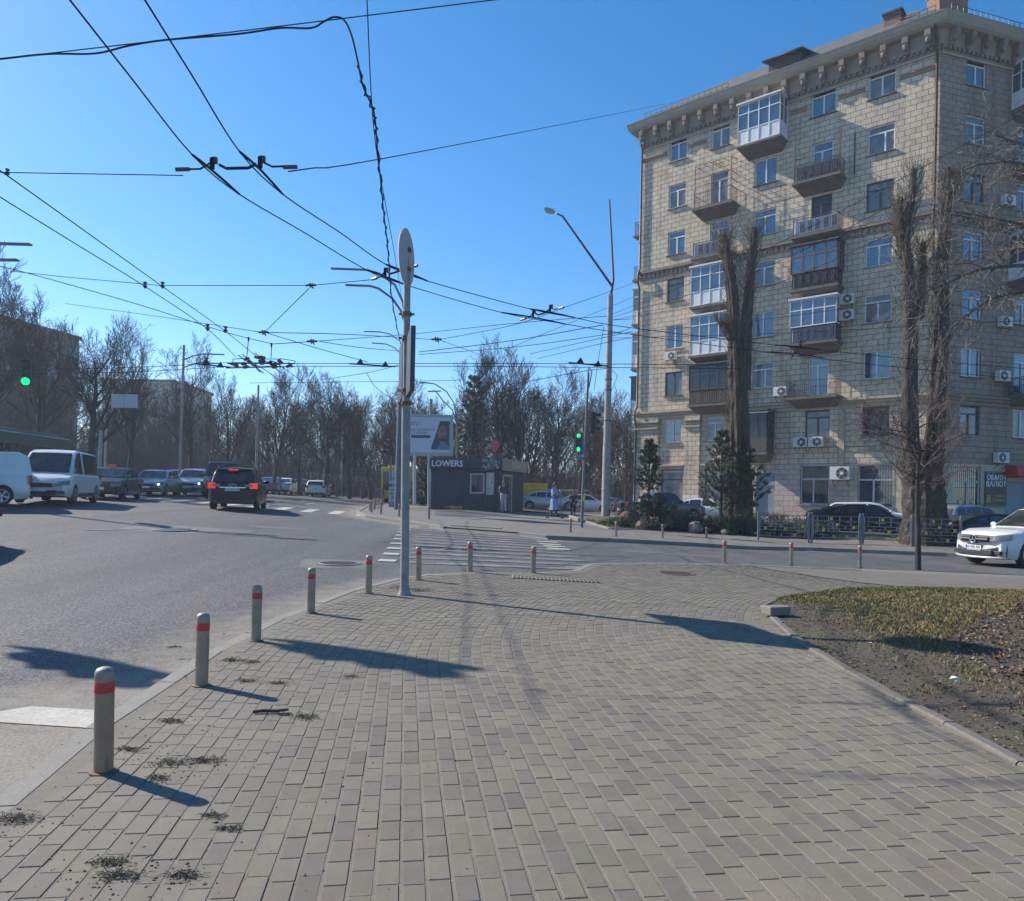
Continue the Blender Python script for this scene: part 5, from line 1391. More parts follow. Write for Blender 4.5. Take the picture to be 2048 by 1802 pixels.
b.add([q0_ + V((0, 0, zk(940))), q1_ + V((0, 0, zk(940))), q1_ + n * 0.5 + V((0, 0, zk(942.5))), q0_ + n * 0.5 + V((0, 0, zk(942.5)))], [(0, 1, 2, 3)]); b.build('window_canopy', M_zinc, ko)
b = MB(); b.tube([(-0.1, -0.08, -0.4), (-0.05, -0.08, fz)], 0.05, 6); b.build('corner_pipe', mat('pale pipe', (0.5, 0.52, 0.53), 0.4), ko)
# round red sign on a stalk above the kiosk
q = P(989, 930, KD + 1.5); o = thing('round_shop_sign', 'small crimson pin-shaped sign on a stalk above the kiosk roof', 'sign', q); f = lambda px, py: P(px, py, KD + 1.5) - q
b = MB(); c = f(990, 889); R_ = 0.30
pts = [c + V((R_ * cos(t_), 0, R_ * sin(t_))) for t_ in [radians(-50 + i * 280 / 20) for i in range(21)]] + [c + V((0, 0, -0.52))]
b.prism(pts, (0, 0.06, 0)); b.build('disc', mat('crimson sign', (0.60, 0.035, 0.11), 0.45), o)
b = MB(); Mz = frame_M(c + V((0, -0.004, 0)), (1, 0, 0), (0, 0, 1)); text_mb('АНТИ', 0.17, Mz @ Matrix.Translation((0, -0.14, 0)), 0.002, b); text_mb('ГЕТ', 0.12, Mz @ Matrix.Translation((0, -0.3, 0)), 0.002, b)
for i in range(16): b.bar(Mz @ V((0.14 * cos(i * pi / 8), 0.08 + 0.12 * sin(i * pi / 8), 0)), Mz @ V((0.14 * cos((i + 1) * pi / 8), 0.08 + 0.12 * sin((i + 1) * pi / 8), 0)), 0.02)
b.bar(Mz @ V((-0.1, 0.09, 0)), Mz @ V((0.1, 0.09, 0)), 0.03)
b.build('lettering', mat('pink letters', (0.60, 0.22, 0.25), 0.5), o)
b = MB(); b.tube([(0, 0, -0.6), f(989, 906)], 0.03, 6); b.build('stalk', M_grey, o)

# patterned fence along the planting bed
M_fence = mat('grey fence steel', (0.15, 0.17, 0.19), 0.5, 0.2, var=0.15)
fpx = [(1515, 1084), (1622, 1088), (1724, 1091), (1828, 1096), (1925, 1100), (2020, 1104), (2110, 1108)]
fg = [G(*p, 0.02) for p in fpx]
labs = ['patterned steel fence panel with a small shield, nearest the shrubs', 'second patterned fence panel from the shrubs, before the black sedan', 'patterned fence panel in front of the black sedan nose and big trunk', 'patterned fence panel behind the young street tree', 'patterned fence panel half hidden by the white off-roader bonnet', 'patterned fence panel fully behind the white off-roader']
for i in range(4 if True else 6):
    a, c = fg[i], fg[i + 1]; d = (c - a); L_ = d.length; d.normalize(); o = thing('fence_panel', labs[i], 'fence', a, group='patterned steel fence panels')
    x = lambda t_, z: d * (L_ * t_) + V((0, 0, z))
    for t_ in (0.01, 0.955): b = MB(); b.bar(x(t_, -0.05), x(t_, 1.3), 0.07); b.lathe([(0.04, 1.3), (0.045, 1.32), (0.0, 1.36)], x(t_, 0), 8); b.build('post', M_fence, o)
    b = MB()
    for z in (0.28, 0.55, 0.68, 0.81, 1.0, 1.2): b.bar(x(0.04, z), x(0.94, z), 0.028)
    for t_ in (0.04, 0.94): b.bar(x(t_, 0.25), x(t_, 1.22), 0.05)
    r_ = random.Random(i)
    for z0, z1 in ((0.55, 0.68), (0.68, 0.81), (0.28, 0.42), (0.81, 0.95), (1.0, 1.2)):
        for k in range(4):
            t_ = 0.12 + k * 0.22 + (0.11 if z0 in (0.68, 0.28) else 0); b.bar(x(t_, z0), x(t_, z1), 0.03)
    for z in (0.42, 0.95):
        for k in range(2): t_ = 0.15 + k * 0.42 + (0.1 if z > 0.5 else 0); b.bar(x(t_, z), x(t_ + 0.2, z), 0.03)
    b.build('lattice', M_fence, o)
    b = MB()
    for t_, z in ((0.15 + 0.1 * (i % 2), 0.62), (0.52, 0.86 if i % 2 else 0.6), (0.84, 0.75), (0.40, 1.1), (0.7, 0.35)): b.box(x(t_, z), (0.09, 0.05, 0.11), rz=atan2(d.y, d.x))
    b.build('yellow_block', mat('yellow fence block', (0.50, 0.42, 0.03), 0.5), o)

# small ground things
def disc(name, label, cat, q, r, m1, m2, rings=True):
    o = thing(name, label, cat, q)
    b = MB(); b.lathe([(r * 1.2, -0.01), (r * 1.2, 0.006), (r, 0.008), (0, 0.008)], n=28); b.build('rim', m1, o)
    b = MB(); b.lathe([(r * 0.96, 0.009), (r * 0.95, 0.014), (0.0, 0.014)], n=28); b.build('cover', m2, o)
    b = MB(); n_ = 7
    for i in range(-n_, n_ + 1):
        y = r * 0.9 * i / n_; l_ = sqrt(max(0, (r * 0.9) ** 2 - y * y)); b.bar((-l_, y, 0.017), (l_, y, 0.017), 0.02, 0.008)
    b.build('cover_ribs', m1, o)
M_iron = mat('cast iron', (0.13, 0.125, 0.12), 0.65, 0.3, var=0.2)
disc('manhole_cover', 'round iron manhole in the road beside the nearest bollard row', 'manhole', G(676, 1127, -0.1), 0.42, M_iron, mat('worn iron', (0.19, 0.185, 0.175), 0.6, 0.3))
disc('manhole_cover', 'round manhole in mid carriageway ringed by pale patching', 'manhole', G(345, 1059, -0.1), 0.55, concrete('patching', (0.27, 0.265, 0.26), (0.33, 0.325, 0.31)), M_iron)
disc('manhole_cover', 'rusty brown manhole set in the paved corner near the side street', 'manhole', G(1350, 1147), 0.36, mat('brown iron', (0.10, 0.075, 0.06), 0.8), mat('rusty cover', (0.125, 0.10, 0.08), 0.8))
q = G(1552, 1219, 0.1); b = MB(); b.box((0, 0, -0.01), (0.34, 0.2, 0.12), rz=0.35); o = b.build('stone_block', concrete('broken kerb stone', (0.16, 0.15, 0.118), (0.24, 0.225, 0.18), 8), None, bevel=0.015); o.location = q; tag(o, 'broken pale kerb stone lying at the tip of the lawn', 'stone')
q = G(541, 1427); b = MB(); b.tube([(-0.12, -0.02, 0.015), (-0.05, 0.0, 0.02), (0.04, 0.005, 0.018), (0.12, 0.035, 0.022)], [0.012, 0.014, 0.013, 0.009], 7); o = b.build('stick', mat('dark bark stick', (0.07, 0.045, 0.035), 0.85, var=0.4)); o.location = q; tag(o, 'short dark stick lying on the pavement', 'stick')
q = G(1911, 1361, 0.12); b = MB()
for i in range(3): b.add([(0.03 * cos(a_ + i) * (1 + 0.4 * i), 0.02 * sin(a_ + i), 0.012 * (i + cos(a_ * 2))) for a_ in (0, 1.3, 2.9, 4.4)], [(0, 1, 2, 3)])
o = b.build('paper_scrap', M_pvc); o.location = q; tag(o, 'crumpled white paper scrap on the lawn', 'litter')
def tuft(q, s, seed, label):
    r_ = random.Random(seed); b = MB()
    for i in range(60):
        a_ = r_.uniform(0, 2 * pi); rr_ = r_.uniform(0.0, 0.5) * s; x, y = 1.7 * rr_ * cos(a_), 0.8 * rr_ * sin(a_); b_ = r_.uniform(0, 2 * pi); l_ = r_.uniform(0.25, 0.6) * s; h_ = r_.uniform(0.02, 0.24) * s
        b.tube([(x, y, 0.004), (x + l_ * 0.5 * cos(b_), y + l_ * 0.4 * sin(b_), h_), (x + l_ * cos(b_ + 0.5), y + l_ * 0.7 * sin(b_ + 0.5), h_ * 0.5)], [0.0022, 0.0018, 0.0009], 3, caps=False)
    o = b.build('dry_weed', mat('dry weed', (0.165, 0.13, 0.085), 0.9, var=0.5, scale=30)); o.location = q; tag(o, label, 'weed', 'dry weed tufts in the paving joints')
for i, (px, s) in enumerate((((28, 1640), 0.16), ((335, 1527), 0.15), ((408, 1523), 0.14), ((312, 1557), 0.09), ((255, 1500), 0.10), ((610, 1435), 0.14), ((495, 1362), 0.12), ((555, 1367), 0.11), ((505, 1325), 0.1), ((465, 1322), 0.16), ((225, 1725), 0.11), ((240, 1752), 0.13), ((370, 1752), 0.10), ((430, 1632), 0.09), ((460, 1660), 0.09), ((570, 1430), 0.08), ((800, 1178), 0.3), ((838, 1182), 0.3), ((340, 1443), 0.11), ((350, 1295), 0.1), ((700, 1354), 0.09))):
    tuft(G(*px), s * 0.85, i, 'dry brown weed tuft sprouting between paving stones')
# ---------------------------------------------------------------- overhead wires
M_wire = mat('dark wire', (0.022, 0.028, 0.034), 0.95, 0.0, var=0.2, spec=0.1)
M_ins = mat('brown insulator', (0.10, 0.045, 0.035), 0.45, var=0.3)
def PZ(px, py, z):
    k = P(px, py, 1.0); d = (z - EYE) / (k.z - EYE); return P(px, py, d)
def curve_pts(pts, n=8):
    """smooth path through the points (Catmull-Rom)"""
    if len(pts) < 3: return pts
    out = []; q = [pts[0] * 2 - pts[1]] + pts + [pts[-1] * 2 - pts[-2]]
    for i in range(1, len(q) - 2):
        for k in range(n):
            t = k / n; a, b, c, d = q[i - 1], q[i], q[i + 1], q[i + 2]
            out.append(0.5 * (2 * b + (c - a) * t + (2 * a - 5 * b + 4 * c - d) * t * t + (3 * b - a - 3 * c + d) * t ** 3))
    out.append(pts[-1]); return out
def wire(label, pts, r=0.009, name='overhead_wire', cat='wire', smooth=True, group=None):
    p = curve_pts([V(q) for q in pts], 6) if smooth else [V(q) for q in pts]
    b = MB(); b.tube(p, r, 5); o = b.build(name, M_wire, None, smooth=True)
    return tag(o, label, cat, group)
z = 5.8
def tw(label, px, r=0.0095, zz=5.8): return wire(label, [PZ(a, b, zz) for a, b in px], r, 'trolley_wire')
tw('trolley wire of the near pair, the one closer to the road centre', [(60, -100), (140, 0), (262, 155), (385, 310), (478, 388), (610, 466), (735, 541), (812, 570), (1003, 625), (1130, 648), (1250, 667), (1530, 704), (1800, 735), (2060, 760)])
tw('trolley wire of the near pair, the one closer to the pavement', [(230, -95), (290, 0), (385, 152), (480, 304), (565, 388), (680, 465), (772, 529), (855, 562), (1060, 618), (1148, 635), (1250, 654), (1550, 690), (1800, 716), (2060, 738)])
tw('trolley wire of the far pair, upper strand at the picture edge', [(-60, 300), (0, 341), (160, 455), (325, 573), (450, 662), (512, 712)])
tw('trolley wire of the far pair, lower strand at the picture edge', [(-60, 356), (0, 394), (150, 487), (290, 573), (415, 658), (472, 714)])
wire('cross street trolley wire, upper of two level strands', [PZ(-40, 742, 5.8), PZ(260, 735, 5.8), PZ(470, 725, 5.8), PZ(600, 727, 5.8), PZ(960, 727, 5.8), PZ(1218, 728, 5.8), PZ(1480, 730, 5.8)], 0.011, 'trolley_wire')
wire('cross street trolley wire, lower of two level strands', [PZ(-40, 752, 5.8), PZ(260, 744, 5.8), PZ(470, 733, 5.8), PZ(600, 733, 5.8), PZ(960, 733, 5.8), PZ(1218, 735, 5.8), PZ(1480, 737, 5.8)], 0.011, 'trolley_wire')
wire('trolley wire leaving the overhead switch toward the park, inner strand', [PZ(545, 722, 5.8), PZ(580, 745, 5.8), PZ(640, 790, 5.8), PZ(690, 822, 5.8)], 0.013, 'trolley_wire')
wire('trolley wire leaving the overhead switch toward the park, outer strand', [PZ(510, 728, 5.8), PZ(545, 750, 5.8), PZ(620, 805, 5.8)], 0.013, 'trolley_wire')
wire('long thin messenger wire sloping up across the top of the sky', [P(-60, 125, 9), P(480, 62, 9), P(1050, -8, 9)], 0.007)
bun = [P(-40, 121, 8.9), P(0, 118, 8.9), P(95, 108, 8.9), P(190, 107, 8.9), P(255, 92, 8.9), P(330, 80, 8.9), P(475, 68, 8.9), P(560, 56, 9), P(622, 56, 9), P(648, 43, 9), P(668, 34, 9), P(688, 40, 9.05), P(703, 70, 9.1), P(715, 120, 9.2), P(726, 172, 9.3), P(744, 212, 9.6), P(751, 245, 10), P(754, 290, 10.6), P(762, 370, 12), P(768, 430, 13.3), P(774, 480, 15), P(778, 530, 17), P(783, 590, 20), P(794, 655, 25), P(802, 690, 39)]
b = MB(); b.tube(curve_pts(bun, 5), 0.011, 6)
cp_ = curve_pts(bun, 9); r_ = random.Random(3)
b.tube([p + V((0.025 * sin(i * 1.3), 0.01, 0.025 * cos(i * 1.1))) for i, p in enumerate(cp_) if i > 118], 0.010, 5)
tag(b.build('cable_bundle', M_wire, None, smooth=True), 'thick black cable bundle tied along a messenger, then dropping to the dark blue pole', 'cable')
wire('thin straight wire falling from the top beside the black cable bundle', [P(733, -20, 9.2), P(744, 215, 11.2), P(757, 330, 13.5), P(775, 430, 16), P(798, 560, 24), P(809, 640, 39)], 0.008)
wire('span wire between the picture edge and the near double hanger', [P(-40, 344, 10), P(8, 345, 10), P(366, 351, 9.9)], 0.007, smooth=False)
wire('span wire rising from the near double hanger to the apartment cornice', [P(577, 343, 9.6), P(900, 292, 16), P(1330, 208, 51)], 0.009)
wire('span wire crossing the far trolley pair, ending at a small insulator', [P(20, 542, 17), P(120, 553, 16.8), P(320, 571, 15.7), P(612, 571, 15)], 0.008, smooth=False)
wire('short span wire from an insulator to the second double hanger', [P(632, 570, 15), P(748, 559, 14.3)], 0.008, smooth=False)
wire('slanting stay between two small insulators over the avenue', [P(618, 577, 15.2), P(530, 664, 20.5)], 0.010, smooth=False)
wire('span wire falling across the sky toward the overhead switch', [P(-30, 525, 20), P(80, 553, 20), P(280, 610, 21), P(450, 664, 22), P(545, 688, 23)], 0.011)
wire('lower span wire running from the brown house to an insulator', [P(130, 607, 34), P(310, 632, 29), P(520, 664, 20.5)], 0.011)
wire('span wire from an insulator toward the dark blue lamp pole', [P(535, 665, 20.5), P(700, 669, 25), P(865, 679, 33)], 0.012)
wire('span wire from the overhead switch toward the far lamp arms', [P(545, 688, 23), P(622, 683, 26), P(720, 676, 30), P(835, 667, 36), P(1045, 645, 30), P(1215, 632, 34)], 0.013)
wire('slack telephone wire sagging behind the dark blue pole', [P(640, 683, 26), P(720, 695, 31), P(800, 702, 39)], 0.013)
wire('stay running down to a hanger on the cross street wires', [P(533, 666, 20.8), P(640, 698, 22), P(735, 724, 23.6)], 0.011)
wire('span wire rising from a small insulator to the apartment end wall', [P(879, 679, 33), P(960, 664, 31), P(1045, 645, 28), P(1140, 611, 34), P(1268, 566, 53)], 0.013)
wire('stay from an insulator down to the bare treetops', [P(879, 680, 33), P(940, 702, 40), P(990, 722, 50)], 0.013)
wire('thick feeder cable sloping to a bracket of the slanted-arm lamp pole', [P(838, 704, 39), P(1020, 682, 37), P(1206, 650, 34.2)], 0.02)
wire('feeder cable just below the thick one, passing the lamp pole', [P(838, 709, 39), P(1030, 694, 38), P(1222, 667, 34.5), P(1262, 655, 44)], 0.016)
wire('span wire climbing steeply over the treetops to the apartment wall', [P(1010, 700, 36), P(1130, 650, 41), P(1268, 594, 53)], 0.013)
wire('lower of two parallel wires ending at the apartment end wall', [P(1076, 717, 40), P(1222, 683, 35), P(1262, 676, 48)], 0.014)
wire('upper of two parallel wires ending at the apartment end wall', [P(1060, 708, 40), P(1222, 672, 35), P(1262, 663, 48)], 0.014)
wire('drooping thin wire hanging from the slanted-arm lamp pole', [P(1208, 652, 34), P(1200, 700, 34), P(1188, 780, 34.2)], 0.012)
wire('bracket wire from the lamp pole toward the pedestrian light', [P(1213, 737, 34), P(1170, 742, 33), P(1060, 762, 34), P(1000, 772, 40)], 0.014)
wire('thin level wire in front of the distant treetops', [P(500, 766, 50), P(668, 764, 45), P(800, 763, 41), P(925, 760, 46)], 0.015)
wire('slack service wire dropping toward the dark blue pole', [P(640, 760, 45), P(720, 748, 41), P(760, 740, 40), P(798, 730, 39.6)], 0.016)
wire('sagging service wire below a joint near the dark blue pole', [P(732, 744, 41), P(748, 770, 41), P(772, 790, 41), P(798, 800, 40)], 0.016)
for i, (a, b_, c, l) in enumerate(((628, 505, 214, 'topmost bright wire rising across the apartment facade'), (634, 540, 262, 'second wire rising across the apartment facade'), (640, 580, 330, 'third wire rising across the apartment facade'), (668, 640, 560, 'nearly level wire across the apartment facade'), (676, 668, 640, 'lowest level wire across the apartment facade'))):
    wire(l, [P(1226, a, 33.5), P(1519, b_, 26), P(2070, c, 19)], 0.010)
wire('wires leaving the lamp pole toward the house, upper strand', [P(1226, 640, 33.5), P(1264, 638, 45)], 0.014, smooth=False)
# hangers with insulators
def hanger(label, a, b, L0, L1, name='double_hanger'):
    o = thing(name, label, 'wire hanger', a); m = MB()
    for p, dl in ((a, L0), (b, L1)):
        m.tube([dl[0] - a, (dl[0] + p) / 2 - a + V((0, 0, .02)), p - a + V((0, 0, .03)), (dl[1] + p) / 2 - a + V((0, 0, .02)), dl[1] - a], 0.017, 6)
        m.box(p - a + V((0, 0, 0.12)), (0.05, 0.05, 0.14))
    m.build('sleeve', M_wire, o, smooth=True)
    m = MB(); d = b - a
    m.tube([V((0, 0, 0.1)) + d * 0.15, V((0, 0, 0.05)) + d * 0.3, V((0, 0, 0.05)) + d * 0.75, V((0, 0, 0.1)) + d * 0.92], 0.02, 6)
    m.tube([d * -0.75 + V((0, 0, 0.05)), d * -0.25 + V((0, 0, 0.05)), V((0, 0, 0.14))], 0.014, 5); m.tube([d + V((0, 0, 0.14)), d * 1.25 + V((0, 0, 0.06)), d * 1.75 + V((0, 0, 0.06))], 0.014, 5)
    m.build('cross_rod', M_wire, o)
    for k in (-0.62, 1.62): m = MB(); m.tube([d * (k - 0.14) + V((0, 0, 0.05)), d * (k + 0.14) + V((0, 0, 0.05))], 0.027, 7); m.build('insulator', M_ins, o)
    for q in (V((0, 0, 0)), d): m = MB(); m.box(q + V((0.03, 0, 0.16)), (0.07, 0.05, 0.08)); m.build('insulator', M_ins, o)
def pair_h(label, ax, bx, a0, a1, b0, b1):
    A, B = PZ(*ax, 5.8), PZ(*bx, 5.8); hanger(label, A, B, (PZ(*a0, 5.81), PZ(*a1, 5.81)), (PZ(*b0, 5.81), PZ(*b1, 5.81)))
pair_h('nearest double trolley hanger with dark sleeves and a joining rod, high in the sky', (424, 345), (520, 343), (385, 310), (478, 388), (480, 304), (565, 388))
pair_h('double trolley hanger right by the round sign on the peeling post', (770, 556), (806, 545), (735, 541), (812, 570), (772, 529), (855, 562))
pair_h('double trolley hanger between the post and the slanted-arm lamp', (1066, 637), (1100, 627), (1003, 625), (1130, 648), (1060, 618), (1148, 635))
pair_h('double trolley hanger in front of the apartment facade', (1590, 709), (1600, 696), (1530, 704), (1650, 716), (1550, 690), (1640, 700))
for i, (px, zz, l) in enumerate((((15, 346), 5.85, 'small clip insulator at the picture edge'), ((290, 572), 5.85, 'small clip insulator where a span meets the lower far trolley wire'), ((325, 572), 5.85, 'small clip insulator where a span meets the upper far trolley wire'), ((415, 657), 5.85, 'second clip insulator down the lower far trolley wire'), ((451, 661), 5.85, 'second clip insulator down the upper far trolley wire'))):
    q = PZ(*px, zz); b = MB(); s = q.y / 10 * 0.75
    for k, (r, dz) in enumerate(((0.035, 0.06), (0.02, 0.03), (0.04, 0.0), (0.02, -0.03))): b.lathe([(0, dz * s + 0.015 * s), (r * s, dz * s + 0.012 * s), (r * s, dz * s - 0.012 * s), (0, dz * s - 0.015 * s)], (0, 0, 0), 8)
    o = b.build('clip_insulator', M_ins); o.location = q; tag(o, l, 'insulator', 'small clip insulators on the trolley wires')
for px, d, l in (((622, 571), 15, 'star shaped span insulator left of the second double hanger'), ((527, 665), 20.6, 'star shaped span insulator above the overhead switch'), ((624, 683), 26, 'tiny span insulator above the cross street wires'), ((873, 679), 33, 'span insulator just past the peeling post')):
    l = l.replace('left of', 'short of')
    q = P(*px, d); b = MB(); s = d / 15
    b.tube([(-0.10 * s, 0, 0), (0.10 * s, 0, 0.01)], 0.022 * s, 6); b.tube([(-0.03 * s, 0, 0.05 * s), (0.05 * s, 0, -0.06 * s)], 0.015 * s, 5); b.tube([(0.03 * s, 0, 0.05 * s), (-0.02 * s, 0, -0.05 * s)], 0.013 * s, 5)
    o = b.build('span_insulator', M_ins); o.location = q; tag(o, l, 'insulator')
# the overhead switch and crossing
c = PZ(525, 724, 5.8); o = thing('overhead_switch', 'tangle of bars and insulators where the trolley wires cross', 'wire crossing', c); f = lambda px, py: P(px, py, c.y) - c
b = MB()
for a_, b_, r in (((455, 727), (590, 727), 0.02), ((452, 736), (588, 733), 0.02), ((466, 719), (466, 730), 0.013), ((466, 718), (495, 717), 0.013), ((560, 717), (590, 722), 0.013), ((530, 718), (562, 718), 0.013), ((590, 722), (590, 728), 0.013)): b.tube([f(*a_), f(*b_)], r, 6)
for a_, b_ in (((488, 716), (515, 740)), ((520, 712), (552, 740)), ((496, 714), (508, 738))): b.tube([f(*a_) + V((0, -0.5, 0)), f(*b_) + V((0, 0.6, 0))], 0.016, 6)
b.build('crossing_bars', M_wire, o)
b = MB(); r_ = random.Random(8)
for x, y in ((470, 731), (478, 733), (486, 727), (497, 720), (506, 726), (512, 733), (520, 718), (527, 716), (535, 722), (541, 727), (548, 732), (556, 728), (565, 726), (573, 730), (580, 728), (492, 734), (530, 730), (525, 723)):
    b = MB(); b.box(f(x, y) + V((0, r_.uniform(-0.3, 0.3), 0)), (r_.uniform(0.08, 0.2), 0.12, r_.uniform(0.05, 0.13)), M=Matrix.Rotation(r_.uniform(-0.7, 0.7), 3, 'Y')); b.build('insulator', M_ins, o)
for a_, b_ in (((497, 678), (493, 718)), ((543, 690), (542, 716))): b = MB(); b.tube([f(*a_), f(*b_)], 0.014, 5); b.tube([f(a_[0], a_[1] - 4), f(a_[0], a_[1] + 4)], 0.03, 6); b.build('drop_hanger', M_wire, o)
for (a_, b_, l) in (((720, 729), (770, 734), 'small wire support with two peaks on the cross street wires'), ((412, 729), (440, 735), 'small wire support beyond the overhead switch'), ((1160, 727), (1195, 733), 'thickened support on the cross street wires before the far trees')):
    q = PZ(*a_, 5.82); o = thing('wire_support', l, 'wire hanger', q); e = PZ(*b_, 5.82) - q; b = MB()
    b.tube([V((-0.35, 0, 0.02)), e + V((0.35, 0, 0.02))], 0.025, 6); b.build('support_bar', M_wire, o)
    for k in (V((0, 0, 0)), e): b = MB(); b.prism([k + V((-0.13, -0.02, 0)), k + V((0.13, -0.02, 0)), k + V((0.02, -0.02, 0.2))], (0, 0.05, 0)); b.build('clamp', M_wire, o)
# ---------------------------------------------------------------- trees and shrubs
def bark(name, a, b):
    m, t = new(name); p = t.obj()
    vm = t.n('ShaderNodeVectorMath', operation='MULTIPLY'); vm.inputs[1].default_value = (1, 1, 0.25); t.l(p, vm.inputs[0])
    f = t.noise(vm.outputs[0], 9, 6, 0.75, 0.6)
    t.set(Base_Color=t.ramp(f, [(0.32, a), (0.68, b)]), Roughness=0.9, Specular_IOR_Level=0.25); t.bump(f, 0.9, 0.08); return m
M_bark = bark('dark bark', (0.035, 0.030, 0.027), (0.085, 0.074, 0.066))
M_twig = mat('winter twigs', (0.062, 0.053, 0.048), 0.85, var=0.35, scale=0.5, spec=0.2)
M_twigr = mat('russet twigs', (0.14, 0.075, 0.045), 0.85, var=0.35, scale=0.5, spec=0.2)
M_pbark = bark('grey poplar bark', (0.028, 0.022, 0.018), (0.115, 0.092, 0.072))
M_shoot = mat('olive shoots', (0.155, 0.125, 0.075), 0.8, var=0.4, scale=0.8, spec=0.2)
def rv(r): return V((r.uniform(-1, 1), r.uniform(-1, 1), r.uniform(-1, 1)))
def grow(r, mb, p, d, L, r0, lvl, maxl, tw, up, spread, nch):
    """one limb and everything on it; lvl >= 2 goes into the crown mesh"""
    n = 5 if lvl < 2 else (4 if lvl < 3 else 3)
    pts = [p.copy()]; rad = [r0]; q = p.copy(); d = d.normalized()
    for i in range(n):
        d = (d + rv(r) * (0.16 + 0.05 * lvl) + V((0, 0, up))).normalized()
        q = q + d * (L / n); pts.append(q.copy()); rad.append(max(tw, r0 * (1 - 0.82 * (i + 1) / n)))
    mb[min(lvl, 2) // 2].tube(pts, rad, 7 if lvl == 0 else (5 if lvl == 1 else 3), caps=lvl < 2)
    if lvl >= maxl: return
    k = nch[lvl]
    for i in range(k):
        t = (0.28 if lvl == 0 else 0.2) + (0.78 if lvl else 0.70) * (i + r.random()) / k
        t = min(t, 0.99); s = t * n; j = min(int(s), n - 1); a = pts[j].lerp(pts[j + 1], s - j); dd = (pts[j + 1] - pts[j]).normalized()
        o = rv(r); o = (o - dd * o.dot(dd)); o.normalize()
        ang = spread[lvl] * r.uniform(0.7, 1.25)
        nd = dd * cos(ang) + o * sin(ang)
        rr = rad[j] + (rad[j + 1] - rad[j]) * (s - j)
        grow(r, mb, a, nd, L * (0.62 if lvl else 0.50) * r.uniform(0.7, 1.15) * (1.1 - 0.45 * t), max(tw, rr * 0.62), lvl + 1, maxl, tw, up * 0.9 + 0.02, spread, nch)
def bare_proto(seed, H=10.0, r0=0.20, kids=(15, 8, 6, 4), spread=(0.7, 0.62, 0.6, 0.6), up=0.13, tw=0.0085, mt=None):
    r = random.Random(seed); mb = [MB(), MB()]
    t = thing('bare_tree', '', 'tree')
    grow(r, mb, V((0, 0, -0.3)), V((r.uniform(-.05, .05), r.uniform(-.05, .05), 1)), H * 0.80, r0, 0, 4, tw, up, spread, kids)
    mb[0].build('trunk', M_bark, t, smooth=True); mb[1].build('crown', mt or M_twig, t)
    return t
T_PROTO = [bare_proto(1), bare_proto(2, up=0.10, spread=(0.8, .65, .6, .6)), bare_proto(3, kids=(17, 8, 6, 3), up=0.16, spread=(0.6, .6, .6, .6)), bare_proto(4, r0=0.26, kids=(13, 8, 6, 3), spread=(0.8, .7, .7, .6)), bare_proto(5, mt=M_twigr, kids=(15, 8, 6, 4))]
T_USED = [False] * 5
def put(proto, used, i, loc, s, rz, label, group, sx=1.0):
    o = copy_tree(proto) if used[i] else proto; used[i] = True
    o.location = loc; o.scale = (s * sx, s * sx, s); o.rotation_euler = (0, 0, rz); o['label'] = label
    if group: o['group'] = group
    return o
rt = random.Random(99)
TREES = [
 (-45, 500, 46, 0, 'tallest bare tree at the picture edge, beside the brown house'), (75, 588, 52, 1, 'bare tree standing in front of the brown house'), (182, 632, 47, 3, 'broad bare tree with a thick dark trunk behind the white minibus'),
 (262, 660, 55, 2, 'bare tree rising beside the twin blank sign boards'), (383, 678, 58, 0, 'slim bare tree standing clear above its neighbours'), (452, 752, 60, 1, 'low bare tree between the slim tree and the overhead switch'),
 (548, 735, 64, 2, 'bare tree with upswept branches under the overhead switch'), (600, 742, 66, 0, 'bare tree above the black car among close neighbours'), (648, 730, 67, 3, 'highest bare tree over the light sedans'), (700, 762, 68, 1, 'bare tree beside the pole over the white estate car'),
 (742, 790, 70, 4, 'russet tinted bare tree near the dark blue pole'), (775, 760, 74, 2, 'bare tree peeping past the dark blue pole'),
 (935, 702, 64, 2, 'bare tree directly behind the spruce'), (985, 690, 66, 0, 'tallest bare tree behind the flower kiosk'), (1048, 702, 64, 3, 'broad bare tree above the kiosk end'), (1108, 735, 62, 1, 'bare tree above the silver hatchback'), (1160, 800, 66, 0, 'lower bare tree behind the pedestrian light'), (1205, 830, 70, 2, 'bare tree behind the slanted-arm lamp pole'), (1250, 800, 72, 1, 'bare tree touching the apartment end wall')]
for px, top, d, k, lab in TREES:
    b = GX(px, d); h = P(px, top, d).z - b.z
    put(T_PROTO[k], T_USED, k, b, h / 10.5, rt.uniform(0, 6.28), lab, 'bare park trees')
n = 0
for px in list(range(-60, 880, 41)) + [838, 848, 856] + list(range(880, 1290, 46)):
    k = rt.randrange(4); d = rt.uniform(80, 100); top = rt.uniform(800, 835) if px > 150 else rt.uniform(730, 790)
    b = GX(px + rt.uniform(-12, 12), d); h = P(px, top, d).z - b.z
    put(T_PROTO[k], T_USED, k, b, h / 9.6, rt.uniform(0, 6.28), 'bare tree of the dense second row deep in the park', 'second row of bare park trees', 1.25)
